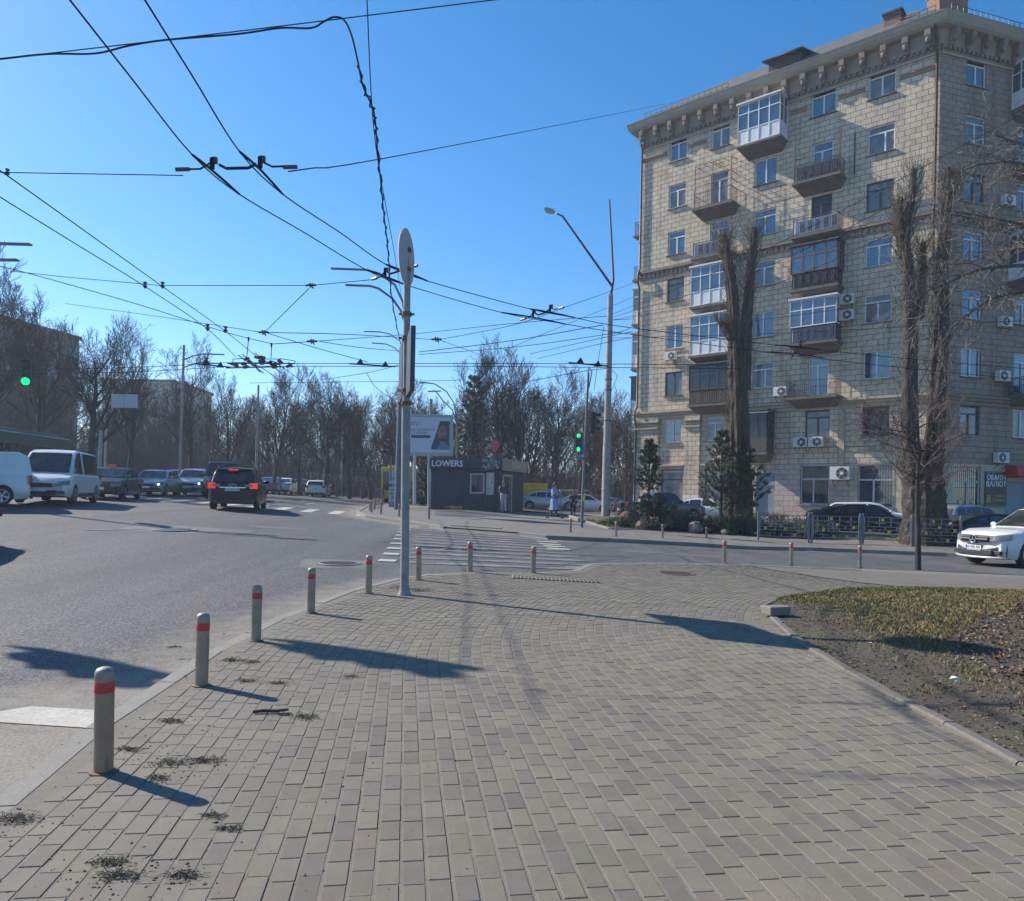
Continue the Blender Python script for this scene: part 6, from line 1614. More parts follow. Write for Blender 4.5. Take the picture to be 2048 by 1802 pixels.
# undergrowth and the wood beyond, one mass
r = random.Random(5); b = MB()
for i in range(7500):
    px = r.uniform(-60, 1285); d = r.uniform(72, 135)
    if 800 < px < 860: continue
    x = (px - 1024) / 1500 * d; z = GZ(x, d); h = r.uniform(2.0, 8.5) if d > 88 else r.uniform(0.8, 3.5); a = r.uniform(0, 6.28); l = r.uniform(0.05, 0.25) * h
    k = r.random()
    b.tube([(x, d, z - 0.1), (x + l * 0.4 * cos(a), d + l * 0.4 * sin(a), z + h * 0.5), (x + l * cos(a), d + l * sin(a), z + h)], [0.05 + 0.02 * k, 0.035, 0.012], 3, caps=False)
    for j in range(9):
        t = r.uniform(0.2, 1); q = V((x + l * t * cos(a), d + l * t * sin(a), z + h * t)); e = q + V((r.uniform(-1, 1), r.uniform(-1, 1), r.uniform(0.1, 1.2))) * (0.32 * h * (1.2 - t))
        b.tube([q, q.lerp(e, 0.5) + V((r.uniform(-.1, .1), 0, 0.1)), e], [0.022, 0.016, 0.01], 3, caps=False)
tag(b.build('far_wood', M_twig), 'dense mass of bare undergrowth and thin trunks deep in the park', 'wood', kind='stuff')

# ---- conifers: needles as many small blades
def needle_mat(name, a, b):
    m, t = new(name); c = t.n('ShaderNodeAttribute', attribute_name='tint').outputs['Color']
    f = t.noise(t.obj(), 3.0, 4); t.set(Base_Color=t.mix(c, a, b), Roughness=0.65, Specular_IOR_Level=0.3); return m
M_needle = needle_mat('pine needles', (0.028, 0.052, 0.030), (0.085, 0.125, 0.062)); M_spruce = needle_mat('spruce needles', (0.026, 0.046, 0.042), (0.075, 0.11, 0.095)); M_junip = needle_mat('juniper needles', (0.028, 0.048, 0.022), (0.085, 0.115, 0.048))
def sprig(mb, r, p, d, L, n, nl, w):
    """a twig end bristling with needles"""
    d = d.normalized()
    for i in range(n):
        t = r.random(); o = rv(r); o = (o - d * o.dot(d)); o.normalize()
        q = p + d * (L * t); e = q + (d * r.uniform(0.3, 0.9) + o * r.uniform(0.5, 1.0)).normalized() * nl * r.uniform(0.7, 1.2)
        s = d.cross(o) * w; k = r.random() ** 1.4; mb.col = (k, k, k)
        mb.add([q - s, q + s, e], [(0, 1, 2)])
    mb.col = None
def pine(label, base, H, spread, seed, name='pine_tree', lean=(0, 0), mt=None, whorls=8, nl=0.13, n0=26, low=0.12, cat='tree', w=0.011, droop=0.0):
    r = random.Random(seed); o = thing(name, label, cat, base); tb = MB(); cb = MB()
    top = V((lean[0], lean[1], H)); ax = lambda t: V((lean[0] * t * t, lean[1] * t * t, H * t))
    tb.tube([ax(i / 6) - V((0, 0, 0.2 if i == 0 else 0)) for i in range(7)], [0.022 * H * (1 - 0.9 * i / 6) + 0.01 for i in range(7)], 7)
    for k in range(whorls):
        t = low + (0.97 - low) * k / (whorls - 1); m = r.randint(4, 6); a0 = r.uniform(0, 6)
        for j in range(m):
            a = a0 + j * 6.28 / m + r.uniform(-0.3, 0.3); L = spread * (1 - t) ** 0.75 * r.uniform(0.6, 1.15) + 0.08 * H * (1 - 0.5 * t)
            d = V((cos(a), sin(a), 0.35 - droop + 0.5 * t)).normalized(); p = ax(t); pts = [p]
            for s in range(4): d = (d + V((0, 0, 0.10 - droop * 0.1)) + rv(r) * 0.12).normalized(); pts.append(pts[-1] + d * L / 4)
            tb.tube(pts, [0.02 * (1 - t) + 0.01, 0.016, 0.012, 0.008, 0.005], 4)
            for s in range(1, 5):
                dd = (pts[s] - pts[s - 1]).normalized()
                sprig(cb, r, pts[s], dd, L * 0.18, n0, nl, w)
                for q in range(2 if s < 4 else 3):
                    o2 = rv(r); e = (dd * 0.7 + o2 * 0.6).normalized(); l2 = L * r.uniform(0.18, 0.32)
                    tb.tube([pts[s - 1].lerp(pts[s], 0.6), pts[s - 1].lerp(pts[s], 0.6) + e * l2], [0.008, 0.004], 3, caps=False); sprig(cb, r, pts[s - 1].lerp(pts[s], 0.6) + e * l2 * 0.5, e, l2 * 0.6, n0, nl, w)
    sprig(cb, r, ax(0.95), V((0, 0, 1)), H * 0.08, n0, nl, w)
    tb.build('trunk', M_bark, o, smooth=True); cb.build('crown', mt or M_needle, o); return o
def bedp(px, d): 
    x = (px - 1024) / 1500 * d; return V((x, d, bz(x, d)))
hgt = lambda px, py, d, b: P(px, py, d).z - b.z
b = bedp(1297, 37.2); pine('young pine with a bare stretch of trunk in front of the pickup truck', b, hgt(1294, 885, 37.2, b), 1.15, 3, low=0.42, whorls=8, n0=36, nl=0.15)
b = bedp(1306, 36.4); pine('low bushy pine hiding the pickup truck bed', b, 1.45, 1.5, 13, low=0.15, whorls=7, n0=34)
b = bedp(1442, 38.2); pine('tall thin pine leaning beside the first big pollarded trunk', b, hgt(1440, 868, 38.2, b), 1.5, 4, low=0.18, whorls=9, n0=36, nl=0.15)
b = bedp(1484, 38.6); pine('dense dark pine right in front of the first big pollarded trunk', b, hgt(1480, 885, 38.6, b), 1.45, 5, low=0.22, whorls=10, n0=42, nl=0.16)
b = GX(944, 56); pine('dark green spruce behind the billboard and kiosk roof', b, hgt(944, 755, 56, b), 1.25, 6, 'spruce_tree', mt=M_spruce, whorls=17, nl=0.2, n0=20, low=0.06, w=0.022, droop=0.35)
b = GX(849, 56); pine('dark bushy evergreen against the kiosk end wall', b, 3.0, 1.3, 17, 'pine_tree', mt=M_spruce, whorls=9, nl=0.2, n0=22, low=0.05, w=0.022)
b = GX(908, 62); pine('small dark spruce half hidden by the billboard edge', b, hgt(908, 850, 62, b), 1.6, 16, 'spruce_tree', mt=M_spruce, whorls=12, nl=0.2, n0=16, low=0.06, w=0.022, droop=0.35)
def shrub(label, base, rx, ry, h, seed, mt, n=260, nl=0.12, name='juniper_shrub', w=0.012):
    r = random.Random(seed); o = thing(name, label, 'shrub', base); tb = MB(); cb = MB()
    for i in range(n):
        a = r.uniform(0, 6.28); k = sqrt(r.random()); x, y = rx * k * cos(a), ry * k * sin(a); hh = h * (1 - 0.65 * k * k) * r.uniform(0.5, 1.1)
        d = V((x * 0.9, y * 0.9, hh)).normalized(); p0 = V((x * 0.3, y * 0.3, 0)); p1 = V((x, y, hh))
        tb.tube([p0, p0.lerp(p1, 0.5) + V((0, 0, 0.08)), p1], [0.012, 0.009, 0.005], 3, caps=False)
        for t in (0.55, 0.8, 1.0): sprig(cb, r, p0.lerp(p1, t), d + rv(r) * 0.4 + V((0, 0, 0.2)), 0.22, 16, nl, w)
    tb.build('stems', M_bark, o); cb.build('foliage', mt, o); return o
for i, (px, d, rx, ry, h, n, lab) in enumerate(((1375, 36.6, 1.6, 0.9, 0.85, 260, 'spreading juniper before the pickup truck cab'), (1320, 36.0, 1.3, 0.8, 0.5, 200, 'low creeping juniper at the pickup side of the boulder'), (1440, 36.0, 1.2, 0.9, 0.75, 230, 'juniper mound behind the big boulder'), (1490, 35.6, 1.05, 0.9, 0.95, 260, 'dark juniper mound next to the fence end'), (1240, 36.8, 0.9, 0.7, 0.3, 90, 'scruffy low juniper at the foot of the slanted-arm lamp'), (1560, 35.2, 1.2, 0.6, 0.55, 160, 'dark low shrub behind the shield fence panel'), (1625, 34.9, 1.1, 0.6, 0.6, 160, 'dark low shrub behind the second fence panel'))):
    shrub(lab, bedp(px, d), rx, ry, h, 40 + i, M_junip, n)
def twig_shrub(label, base, rx, h, seed, mt, n=150):
    r = random.Random(seed); o = thing('bare_shrub', label, 'shrub', base); tb = MB()
    for i in range(n):
        a = r.uniform(0, 6.28); k = r.random(); p1 = V((rx * k * cos(a), 0.5 * rx * k * sin(a), h * r.uniform(0.5, 1)))
        p0 = V((p1.x * 0.5, p1.y * 0.5, 0)); m = p0.lerp(p1, 0.6) + rv(r) * 0.06; tb.tube([p0, m, p1], [0.012, 0.008, 0.004], 3, caps=False)
        for q in range(3): tb.tube([m, m + V((r.uniform(-.25, .25), r.uniform(-.2, .2), r.uniform(0.05, 0.3)))], [0.006, 0.003], 3, caps=False)
    tb.build('stems', mt, o); return o
twig_shrub('russet bare shrub at the entrance door', bedp(1555, 39.4) , 1.7, 0.85, 3, M_twigr); twig_shrub('pale dry shrub clump between door and fence', bedp(1610, 38.8), 1.2, 0.6, 4, M_shoot, 100)

# boulders
def boulder(label, base, s, seed, m):
    r = random.Random(seed); b = MB(); b.ball((0, 0, s[2] * 0.5), s, 10, 7, noise=0.13, rng=r); o = b.build('boulder', m, None, smooth=True, sharp=25); o.location = base; o.rotation_euler = (0, r.uniform(-.2, .2), r.uniform(0, 3)); tag(o, label, 'boulder', 'boulders in the planting bed')
M_rock = concrete('brown granite', (0.13, 0.085, 0.065), (0.27, 0.20, 0.16), 5, 0.7); M_rock2 = concrete('reddish granite', (0.13, 0.06, 0.05), (0.22, 0.12, 0.10), 5, 0.7)
boulder('largest brown boulder among the junipers', bedp(1392, 35.3), (0.55, 0.35, 0.36), 1, M_rock); boulder('reddish boulder behind the lamp pole foot, under the pickup tail', bedp(1258, 37.6), (0.55, 0.4, 0.42), 2, M_rock2); boulder('small reddish boulder by the low pine', bedp(1287, 35.7), (0.32, 0.3, 0.28), 3, M_rock2); boulder('small brown boulder close to the fence end', bedp(1452, 34.8), (0.22, 0.2, 0.18), 4, M_rock)

# ---- the two great pollarded poplars
def limb(mb, r, pts, rad, n=19, rough=0.13):
    cp = curve_pts([V(p) for p in pts], 6); m = len(cp); vs = []; 
    rr = []
    for i in range(m):
        t = i / (m - 1) * (len(rad) - 1); j = min(int(t), len(rad) - 2); rr.append(0.9 * (rad[j] + (rad[j + 1] - rad[j]) * (t - j)))
    ridge = [r.uniform(-rough, rough) for _ in range(n)]
    rows = []
    for i, p in enumerate(cp):
        row = []
        for k in range(n):
            a = 2 * pi * k / n; f = rr[i] * (1 + ridge[k] * 1.3 + r.uniform(-rough, rough) * 0.6); row.append((p.x + f * cos(a), p.y + f * sin(a), p.z + r.uniform(-.03, .03)))
        rows.append(row)
    mb.sheet(rows, closed=True); c = len(mb.v) - n; mb.f.append(list(range(c, c + n))); mb.m.append(0); mb.c.append(None)
    return cp, rr
def pollard(label, base, limbs, seed, nsh, rk=1.0):
    r = random.Random(seed); o = thing('pollarded_poplar', label, 'tree', base); tb = MB(); sb = MB()
    for pts, rad, dens in limbs:
        cp, rr = limb(tb, r, pts, rad)
        for i in range(9):
            j = r.randrange(2, len(cp) - 1); a = r.uniform(0, 6.28); tb.ball(cp[j] + V((cos(a), sin(a), 0)) * rr[j] * 0.8, (min(.17, rr[j] * 0.45), min(.17, rr[j] * 0.45), min(.24, rr[j] * 0.6)), 8, 6, noise=0.25, rng=r)
        for i in range(int(nsh * dens * 0.8)):
            t = r.random() ** (0.75) * (len(cp) - 1); j = min(int(t), len(cp) - 2); p = cp[j].lerp(cp[j + 1], t - j); a = r.uniform(0, 6.28); R = rr[j] * 0.95
            q = p + V((R * cos(a), R * sin(a), 0)); out = V((cos(a), sin(a), 0)); L = r.uniform(0.35, 1.2) * (1 if t < 0.85 * len(cp) else 1.25); up = r.uniform(0.9, 2.0)
            d = (out * 0.8 + V((0, 0, 0.5))).normalized(); pp = [q]
            for s in range(4): d = (d + V((0, 0, 0.30 * up)) + rv(r) * 0.30).normalized(); pp.append(pp[-1] + d * L / 4)
            w = r.uniform(0.008, 0.017); sb.tube(pp, [w, w * 0.9, w * 0.75, w * 0.5, w * 0.3], 3, caps=False)
            for s in range(1, 4):
                if r.random() < 0.6: sb.tube([pp[s], pp[s] + (V((r.uniform(-.6, .6), r.uniform(-.6, .6), 0.8))) * L * 0.25], [w * 0.6, w * 0.25], 3, caps=False)
    tb.build('trunk', M_pbark, o); sb.build('shoots', M_shoot, o); return o
D1 = 38.9; b1 = GX(1478, D1, 0.1); f1 = lambda px, py, dd=0: P(px, py, D1 + dd) - b1
pollard('great pollarded poplar with twin leaders rising behind two pines', b1, [
    ([(0, 0, -0.4), f1(1477, 900), f1(1474, 780), f1(1470, 700), f1(1466, 610), f1(1458, 540), f1(1450, 495), f1(1447, 470)], [0.80, 0.60, 0.52, 0.37, 0.31, 0.28, 0.23, 0.17], 1.6),
    ([f1(1484, 780), f1(1490, 690), f1(1494, 620), f1(1500, 540), f1(1506, 490), f1(1508, 455)], [0.42, 0.31, 0.29, 0.26, 0.21, 0.15], 1.4),
    ([f1(1466, 680), f1(1452, 655), f1(1446, 645)], [0.3, 0.24, 0.2], 0.4)], 11, 300)
D2 = 31.6; b2 = GX(1850, D2, 0.1); f2 = lambda px, py, dd=0: P(px, py, D2 + dd) - b2
pollard('great pollarded poplar whose two leaders fork low, before the corner of the house', b2, [
    ([(0, 0, -0.4), f2(1848, 1010), f2(1845, 960), f2(1840, 925)], [0.98, 0.86, 0.80, 0.74], 0.6),
    ([f2(1836, 960), f2(1820, 880), f2(1819, 760), f2(1820, 640), f2(1814, 540), f2(1808, 470), f2(1822, 400), f2(1828, 338)], [0.52, 0.36, 0.30, 0.28, 0.26, 0.22, 0.15, 0.11], 1.4),
    ([f2(1814, 540), f2(1800, 460), f2(1801, 395)], [0.24, 0.19, 0.11], 0.6),
    ([f2(1834, 640), f2(1844, 560), f2(1846, 485)], [0.26, 0.15, 0.10], 0.6),
    ([f2(1858, 960), f2(1872, 870), f2(1878, 760), f2(1884, 640), f2(1884, 540), f2(1892, 440), f2(1897, 335)], [0.56, 0.42, 0.36, 0.34, 0.31, 0.26, 0.18], 1.1),
    ([f2(1892, 420), f2(1908, 380), f2(1915, 350)], [0.14, 0.11, 0.07], 0.3)], 12, 340)
# young street tree near the kerb
b3 = G(1836, 1133); D3 = b3.y; f3 = lambda px, py, dd=0: P(px, py, D3 + dd) - b3
o = thing('young_street_tree', 'young bare street tree with a thin dark trunk by the kerb', 'tree', b3); r = random.Random(14); mb = [MB(), MB()]
tr = [V((0, 0, -0.1)), f3(1836, 1060), f3(1834, 980), f3(1838, 900), f3(1832, 840)]
mb[0].tube(curve_pts(tr, 4), [0.085 - 0.0042 * i for i in range(17)], 9)
for i in range(11):
    t = r.uniform(0.52, 1.0); j = 2 if t < 0.75 else 3; p = tr[j].lerp(tr[min(j + 1, 4)], (t * 4) % 1.0); a = r.uniform(-0.7, 0.7) + (0 if i % 2 else pi)
    grow(r, [mb[0], mb[1]], p, V((cos(a), sin(a) * 0.5, 0.35)), r.uniform(0.9, 1.9), 0.024, 1, 4, 0.0035, 0.05, (0.7, 0.7, 0.7, 0.7), (8, 8, 6, 3))
mb[0].build('trunk', M_bark, o, smooth=True); mb[1].build('crown', mat('reddish twigs', (0.13, 0.085, 0.07), 0.8, var=0.3), o)
# tree beyond the picture edge whose gnarled boughs hang into view
b4 = V((14.2, 16.2, GZ(9, 16))); o = thing('overhanging_tree', 'gnarled bare boughs reaching in front of the shaded street front', 'tree', b4); r = random.Random(31); mb = [MB(), MB()]; D4 = 16.2
f4 = lambda px, py, d: P(px, py, d) - b4
mb[0].tube(curve_pts([V((0, 0, -0.2)), V((0.1, 0, 2.5)), V((-0.1, 0.1, 5)), V((0.1, 0, 7.5)), V((0.3, 0, 9.5))], 4), [0.24 - 0.009 * i for i in range(17)], 10)
for (pts, r0) in (([V((0, 0, 4.2)), f4(2130, 560, 16), f4(1990, 535, 15.6), f4(1880, 572, 15.4), f4(1820, 600, 15.3)], 0.06), ([V((0, 0, 4.6)), f4(2120, 470, 16), f4(2040, 448, 16.2), f4(1950, 430, 16), f4(1890, 420, 15.8)], 0.05), ([V((0, 0, 5.4)), f4(2140, 400, 16), f4(2050, 330, 16.1), f4(1960, 330, 15.6), f4(1910, 350, 15.4)], 0.045), ([V((0, 0, 3.4)), f4(2120, 610, 16), f4(2010, 590, 15.2), f4(1920, 640, 14.9), f4(1880, 690, 14.8)], 0.05), ([V((0, 0, 6.5)), f4(2130, 300, 16), f4(2050, 290, 16.3), f4(1990, 270, 16.0)], 0.035), ([V((0, 0, 5)), f4(2120, 500, 17.5), f4(2020, 500, 18), f4(1930, 520, 18.2), f4(1870, 560, 18.3)], 0.045)):
    cp = curve_pts(pts, 6); m = len(cp); rad = [max(0.012, r0 * (1 - 0.85 * i / (m - 1))) for i in range(m)]; mb[0].tube(cp, rad, 6)
    for i in range(5, m):
        for q in range(2 if i % 2 else 1):
            d = (cp[min(i + 1, m - 1)] - cp[i - 1]).normalized() + rv(r) * 0.9 + V((0, 0, -0.15)); grow(r, [mb[0], mb[1]], cp[i], d, r.uniform(0.5, 1.35), rad[i] * 0.5, 1, 3, 0.0035, -0.05, (0.6, 0.7, 0.8, 0.8), (4, 4, 3, 2))
mb[0].build('trunk', bark('pale gnarled bark', (0.09, 0.075, 0.06), (0.22, 0.19, 0.155)), o, smooth=True); mb[1].build('crown', mat('pale gnarled twigs', (0.17, 0.145, 0.12), 0.8, var=0.35, scale=1.0), o)
# grass strip at its foot
# distant houses
def house(label, px0, px1, top, d, depth, m, floors, seed, slope=0.0):
    a, c = GX(px0, d), GX(px1, d + slope); z = min(a.z, c.z) - 1; h = P((px0 + px1) / 2, top, d).z
    o = thing('distant_house', label, 'building', (a.x, a.y, z)); b = MB(); dv = (c - a); dv.z = 0; L = dv.length; dv.normalize(); nv = V((-dv.y, dv.x, 0))
    H = h - z
    q = [V((0, 0, 0)), dv * L, dv * L + nv * depth, nv * depth]
    b.add(q + [p + V((0, 0, H)) for p in q], [(0, 1, 5, 4), (1, 2, 6, 5), (2, 3, 7, 6), (3, 0, 4, 7), (4, 5, 6, 7)]); b.build('wall', m, o)
    b = MB(); b.add([p - nv * (0.5 if i < 2 else -0.5) + V((0, 0, H)) for i, p in enumerate(q)] + [p - nv * (0.5 if i < 2 else -0.5) + V((0, 0, H + 0.5)) for i, p in enumerate(q)], [(0, 1, 5, 4), (1, 2, 6, 5), (2, 3, 7, 6), (3, 0, 4, 7), (4, 5, 6, 7), (3, 2, 1, 0)]); b.build('roof_edge', M_rust if seed == 1 else M_slab, o)
    k = int(L / 3.2)
    for f in range(floors):
        for i in range(k):
            if (f + 2) * 3.1 > H - 0.5: continue
            b = MB(); p = dv * (1.6 + i * L / k) - nv * 0.03; zz = H - 2.6 - f * 3.1
            b.add([p + V((0, 0, zz)), p + dv * 1.5 + V((0, 0, zz)), p + dv * 1.5 + V((0, 0, zz + 1.6)), p + V((0, 0, zz + 1.6))], [(0, 1, 2, 3)])
            b.build('window', M_glass, o)
house('brown flat roofed house showing above the bare trees at the picture edge', -260, 152, 575, 74, 12, mat('brown brick far', (0.20, 0.13, 0.10), 0.9, var=0.15, scale=0.5), 4, 1, 26)
house('pale apartment block behind the slim bare tree', 340, 420, 765, 150, 14, mat('pale panel wall', (0.30, 0.28, 0.25), 0.9, var=0.1, scale=0.3), 6, 2, 20)
b = MB(); a, c = GX(620, 82), GX(770, 88); d = (c - a); b.bar(a + V((0, 0, 1.0)), c + V((0, 0, 1.0)), 0.2, 2.2); o = b.build('park_wall', mat('pale park wall', (0.38, 0.37, 0.34), 0.85, var=0.15)); tag(o, 'low pale wall at the park edge behind the white estate car', 'wall')
# ---------------------------------------------------------------- vehicles
M_tyre = mat('tyre rubber', (0.02, 0.02, 0.021), 0.85, var=0.2); M_rim = mat('alloy rim', (0.42, 0.42, 0.43), 0.35, 0.7, var=0.1); M_under = mat('dark underbody', (0.012, 0.012, 0.013), 0.9)
M_blackp = mat('black plastic trim', (0.025, 0.025, 0.027), 0.55, var=0.15); M_chrome = mat('chrome', (0.65, 0.65, 0.66), 0.15, 0.95, var=0.05)
def cglass():
    m, t = new('car glass'); f = t.noise(t.obj(), 2.2, 3); t.set(Base_Color=t.ramp(f, [(0.35, (0.012, 0.015, 0.018)), (0.7, (0.05, 0.055, 0.06))]), Roughness=0.05, IOR=1.55); return m
M_cglass = cglass(); M_plate = mat('number plate', (0.66, 0.66, 0.66), 0.5, var=0.03); M_pink_ = mat('black plate letters', (0.02, 0.02, 0.02), 0.5)
M_hl = mat('headlight lens', (0.16, 0.175, 0.19), 0.12, var=0.35, scale=9, spec=0.8); M_tl = mat('tail light lens', (0.33, 0.012, 0.012), 0.15, var=0.3, scale=9); M_brake = emat('lit brake lamp', (0.75, 0.03, 0.02), 0.55); M_lit = emat('lit headlamp', (1.0, 0.97, 0.85), 3.0)
def paint(name, c, metal=0.0, rough=0.32):
    if name in MATS: return MATS[name]
    m, t = new(name); f = t.noise(t.obj(), 1.6, 4); d = t.noise(t.obj(), 9, 5, 0.7)
    col = t.ramp(f, [(0.3, tuple(x * 0.92 for x in c)), (0.7, tuple(min(1, x * 1.06) for x in c))])
    sx = t.n('ShaderNodeSeparateXYZ'); t.l(t.obj(), sx.inputs[0])
    low = t.math('MULTIPLY', t.ramp(t.math('ADD', sx.outputs[2], t.math('MULTIPLY', d, 0.35)), [(0.35, (1, 1, 1)), (0.8, (0, 0, 0))]), 0.06 if max(c) < 0.02 else 0.35)
    t.set(Base_Color=t.mix(low, col, (0.20, 0.18, 0.15)), Metallic=metal, Roughness=t.ramp(d, [(0.3, (rough * 0.8,) * 3), (0.7, (rough * 1.3,) * 3)]), Specular_IOR_Level=0.25 if max(c) < 0.05 else 0.5, Coat_Weight=0.15 if max(c) < 0.05 else 0.6, Coat_Roughness=0.06); return m
def interp(pts, x):
    if x <= pts[0][0]: return pts[0][1]
    for a, b in zip(pts, pts[1:]):
        if x <= b[0]: t = (x - a[0]) / (b[0] - a[0] + 1e-9); return a[1] + (b[1] - a[1]) * t
    return pts[-1][1]
BODY = {
 'sedan': dict(L=4.85, W=1.83, sh=[(0, .80), (.02, .95), (.14, 1.02), (.30, .98), (.66, .93), (.71, .95), (.86, .87), (.965, .76), (1, .64)], gh=[(.12, 1.02), (.27, 1.36), (.35, 1.44), (.50, 1.455), (.585, 1.40), (.735, .95)], win=[(.195, .30), (.315, .455), (.475, .685)], wr=.325, gc=.2),
 'fastback': dict(L=4.95, W=1.88, sh=[(0, .82), (.015, 1.0), (.10, 1.06), (.30, .98), (.66, .93), (.71, .95), (.86, .86), (.965, .75), (1, .62)], gh=[(.05, 1.06), (.22, 1.32), (.36, 1.42), (.50, 1.43), (.59, 1.37), (.755, .94)], win=[(.20, .30), (.315, .47), (.49, .70)], wr=.345, gc=.19),
 'hatch': dict(L=4.15, W=1.72, sh=[(0, .80), (.02, .95), (.2, .98), (.66, .94), (.73, .96), (.88, .86), (.97, .74), (1, .6)], gh=[(.03, .98), (.10, 1.36), (.17, 1.46), (.46, 1.50), (.56, 1.44), (.75, .96)], win=[(.11, .22), (.24, .44), (.46, .70)], wr=.30, gc=.19),
 'estate': dict(L=4.75, W=1.80, sh=[(0, .80), (.015, .95), (.2, .98), (.66, .93), (.72, .95), (.87, .87), (.97, .75), (1, .62)], gh=[(.02, .98), (.075, 1.34), (.12, 1.44), (.46, 1.48), (.565, 1.40), (.73, .95)], win=[(.085, .21), (.23, .43), (.45, .68)], wr=.32, gc=.19),
 'suv': dict(L=4.75, W=1.86, sh=[(0, .86), (.015, 1.03), (.2, 1.07), (.66, 1.03), (.71, 1.06), (.88, .99), (.975, .85), (1, .70)], gh=[(.02, 1.06), (.085, 1.50), (.14, 1.62), (.44, 1.68), (.555, 1.60), (.72, 1.06)], win=[(.10, .21), (.23, .43), (.45, .67)], wr=.365, gc=.24),
 'coupe_suv': dict(L=4.92, W=2.0, sh=[(0, .90), (.015, 1.08), (.2, 1.12), (.62, 1.06), (.70, 1.10), (.87, 1.05), (.965, .96), (1, .80)], gh=[(.02, 1.12), (.14, 1.50), (.24, 1.68), (.44, 1.74), (.55, 1.66), (.715, 1.10)], win=[(.13, .22), (.24, .43), (.45, .67)], wr=.39, gc=.24),
 'van': dict(L=4.8, W=1.92, sh=[(0, .98), (.012, 1.06), (.62, 1.06), (.72, 1.08), (.84, 1.06), (.95, .90), (1, .70)], gh=[(.004, 1.06), (.018, 1.84), (.05, 1.95), (.60, 1.98), (.67, 1.90), (.855, 1.05)], win=[(.05, .50), (.56, .76)], wr=.34, gc=.22),
 'smallvan': dict(L=4.4, W=1.80, sh=[(0, .98), (.012, 1.02), (.62, 1.02), (.76, 1.03), (.86, 1.0), (.96, .84), (1, .66)], gh=[(.004, 1.02), (.03, 1.66), (.09, 1.80), (.56, 1.83), (.64, 1.74), (.80, 1.02)], win=[(.50, .72)], wr=.32, gc=.2),
 'box4x4': dict(L=4.6, W=1.82, sh=[(0, 1.1), (.01, 1.16), (.68, 1.16), (.70, 1.16), (.95, 1.13), (.985, 1.05), (1, .9)], gh=[(.005, 1.16), (.02, 1.85), (.05, 1.95), (.60, 1.97), (.63, 1.90), (.70, 1.17)], win=[(.06, .25), (.28, .45), (.48, .655)], wr=.39, gc=.3),
 'pickup': dict(L=5.3, W=1.87, sh=[(0, 1.05), (.008, 1.14), (.60, 1.13), (.70, 1.13), (.88, 1.08), (.97, .98), (1, .82)], gh=[(.31, 1.13), (.335, 1.62), (.38, 1.74), (.53, 1.77), (.60, 1.70), (.715, 1.12)], win=[(.35, .485), (.50, .685)], wr=.39, gc=.33),
}
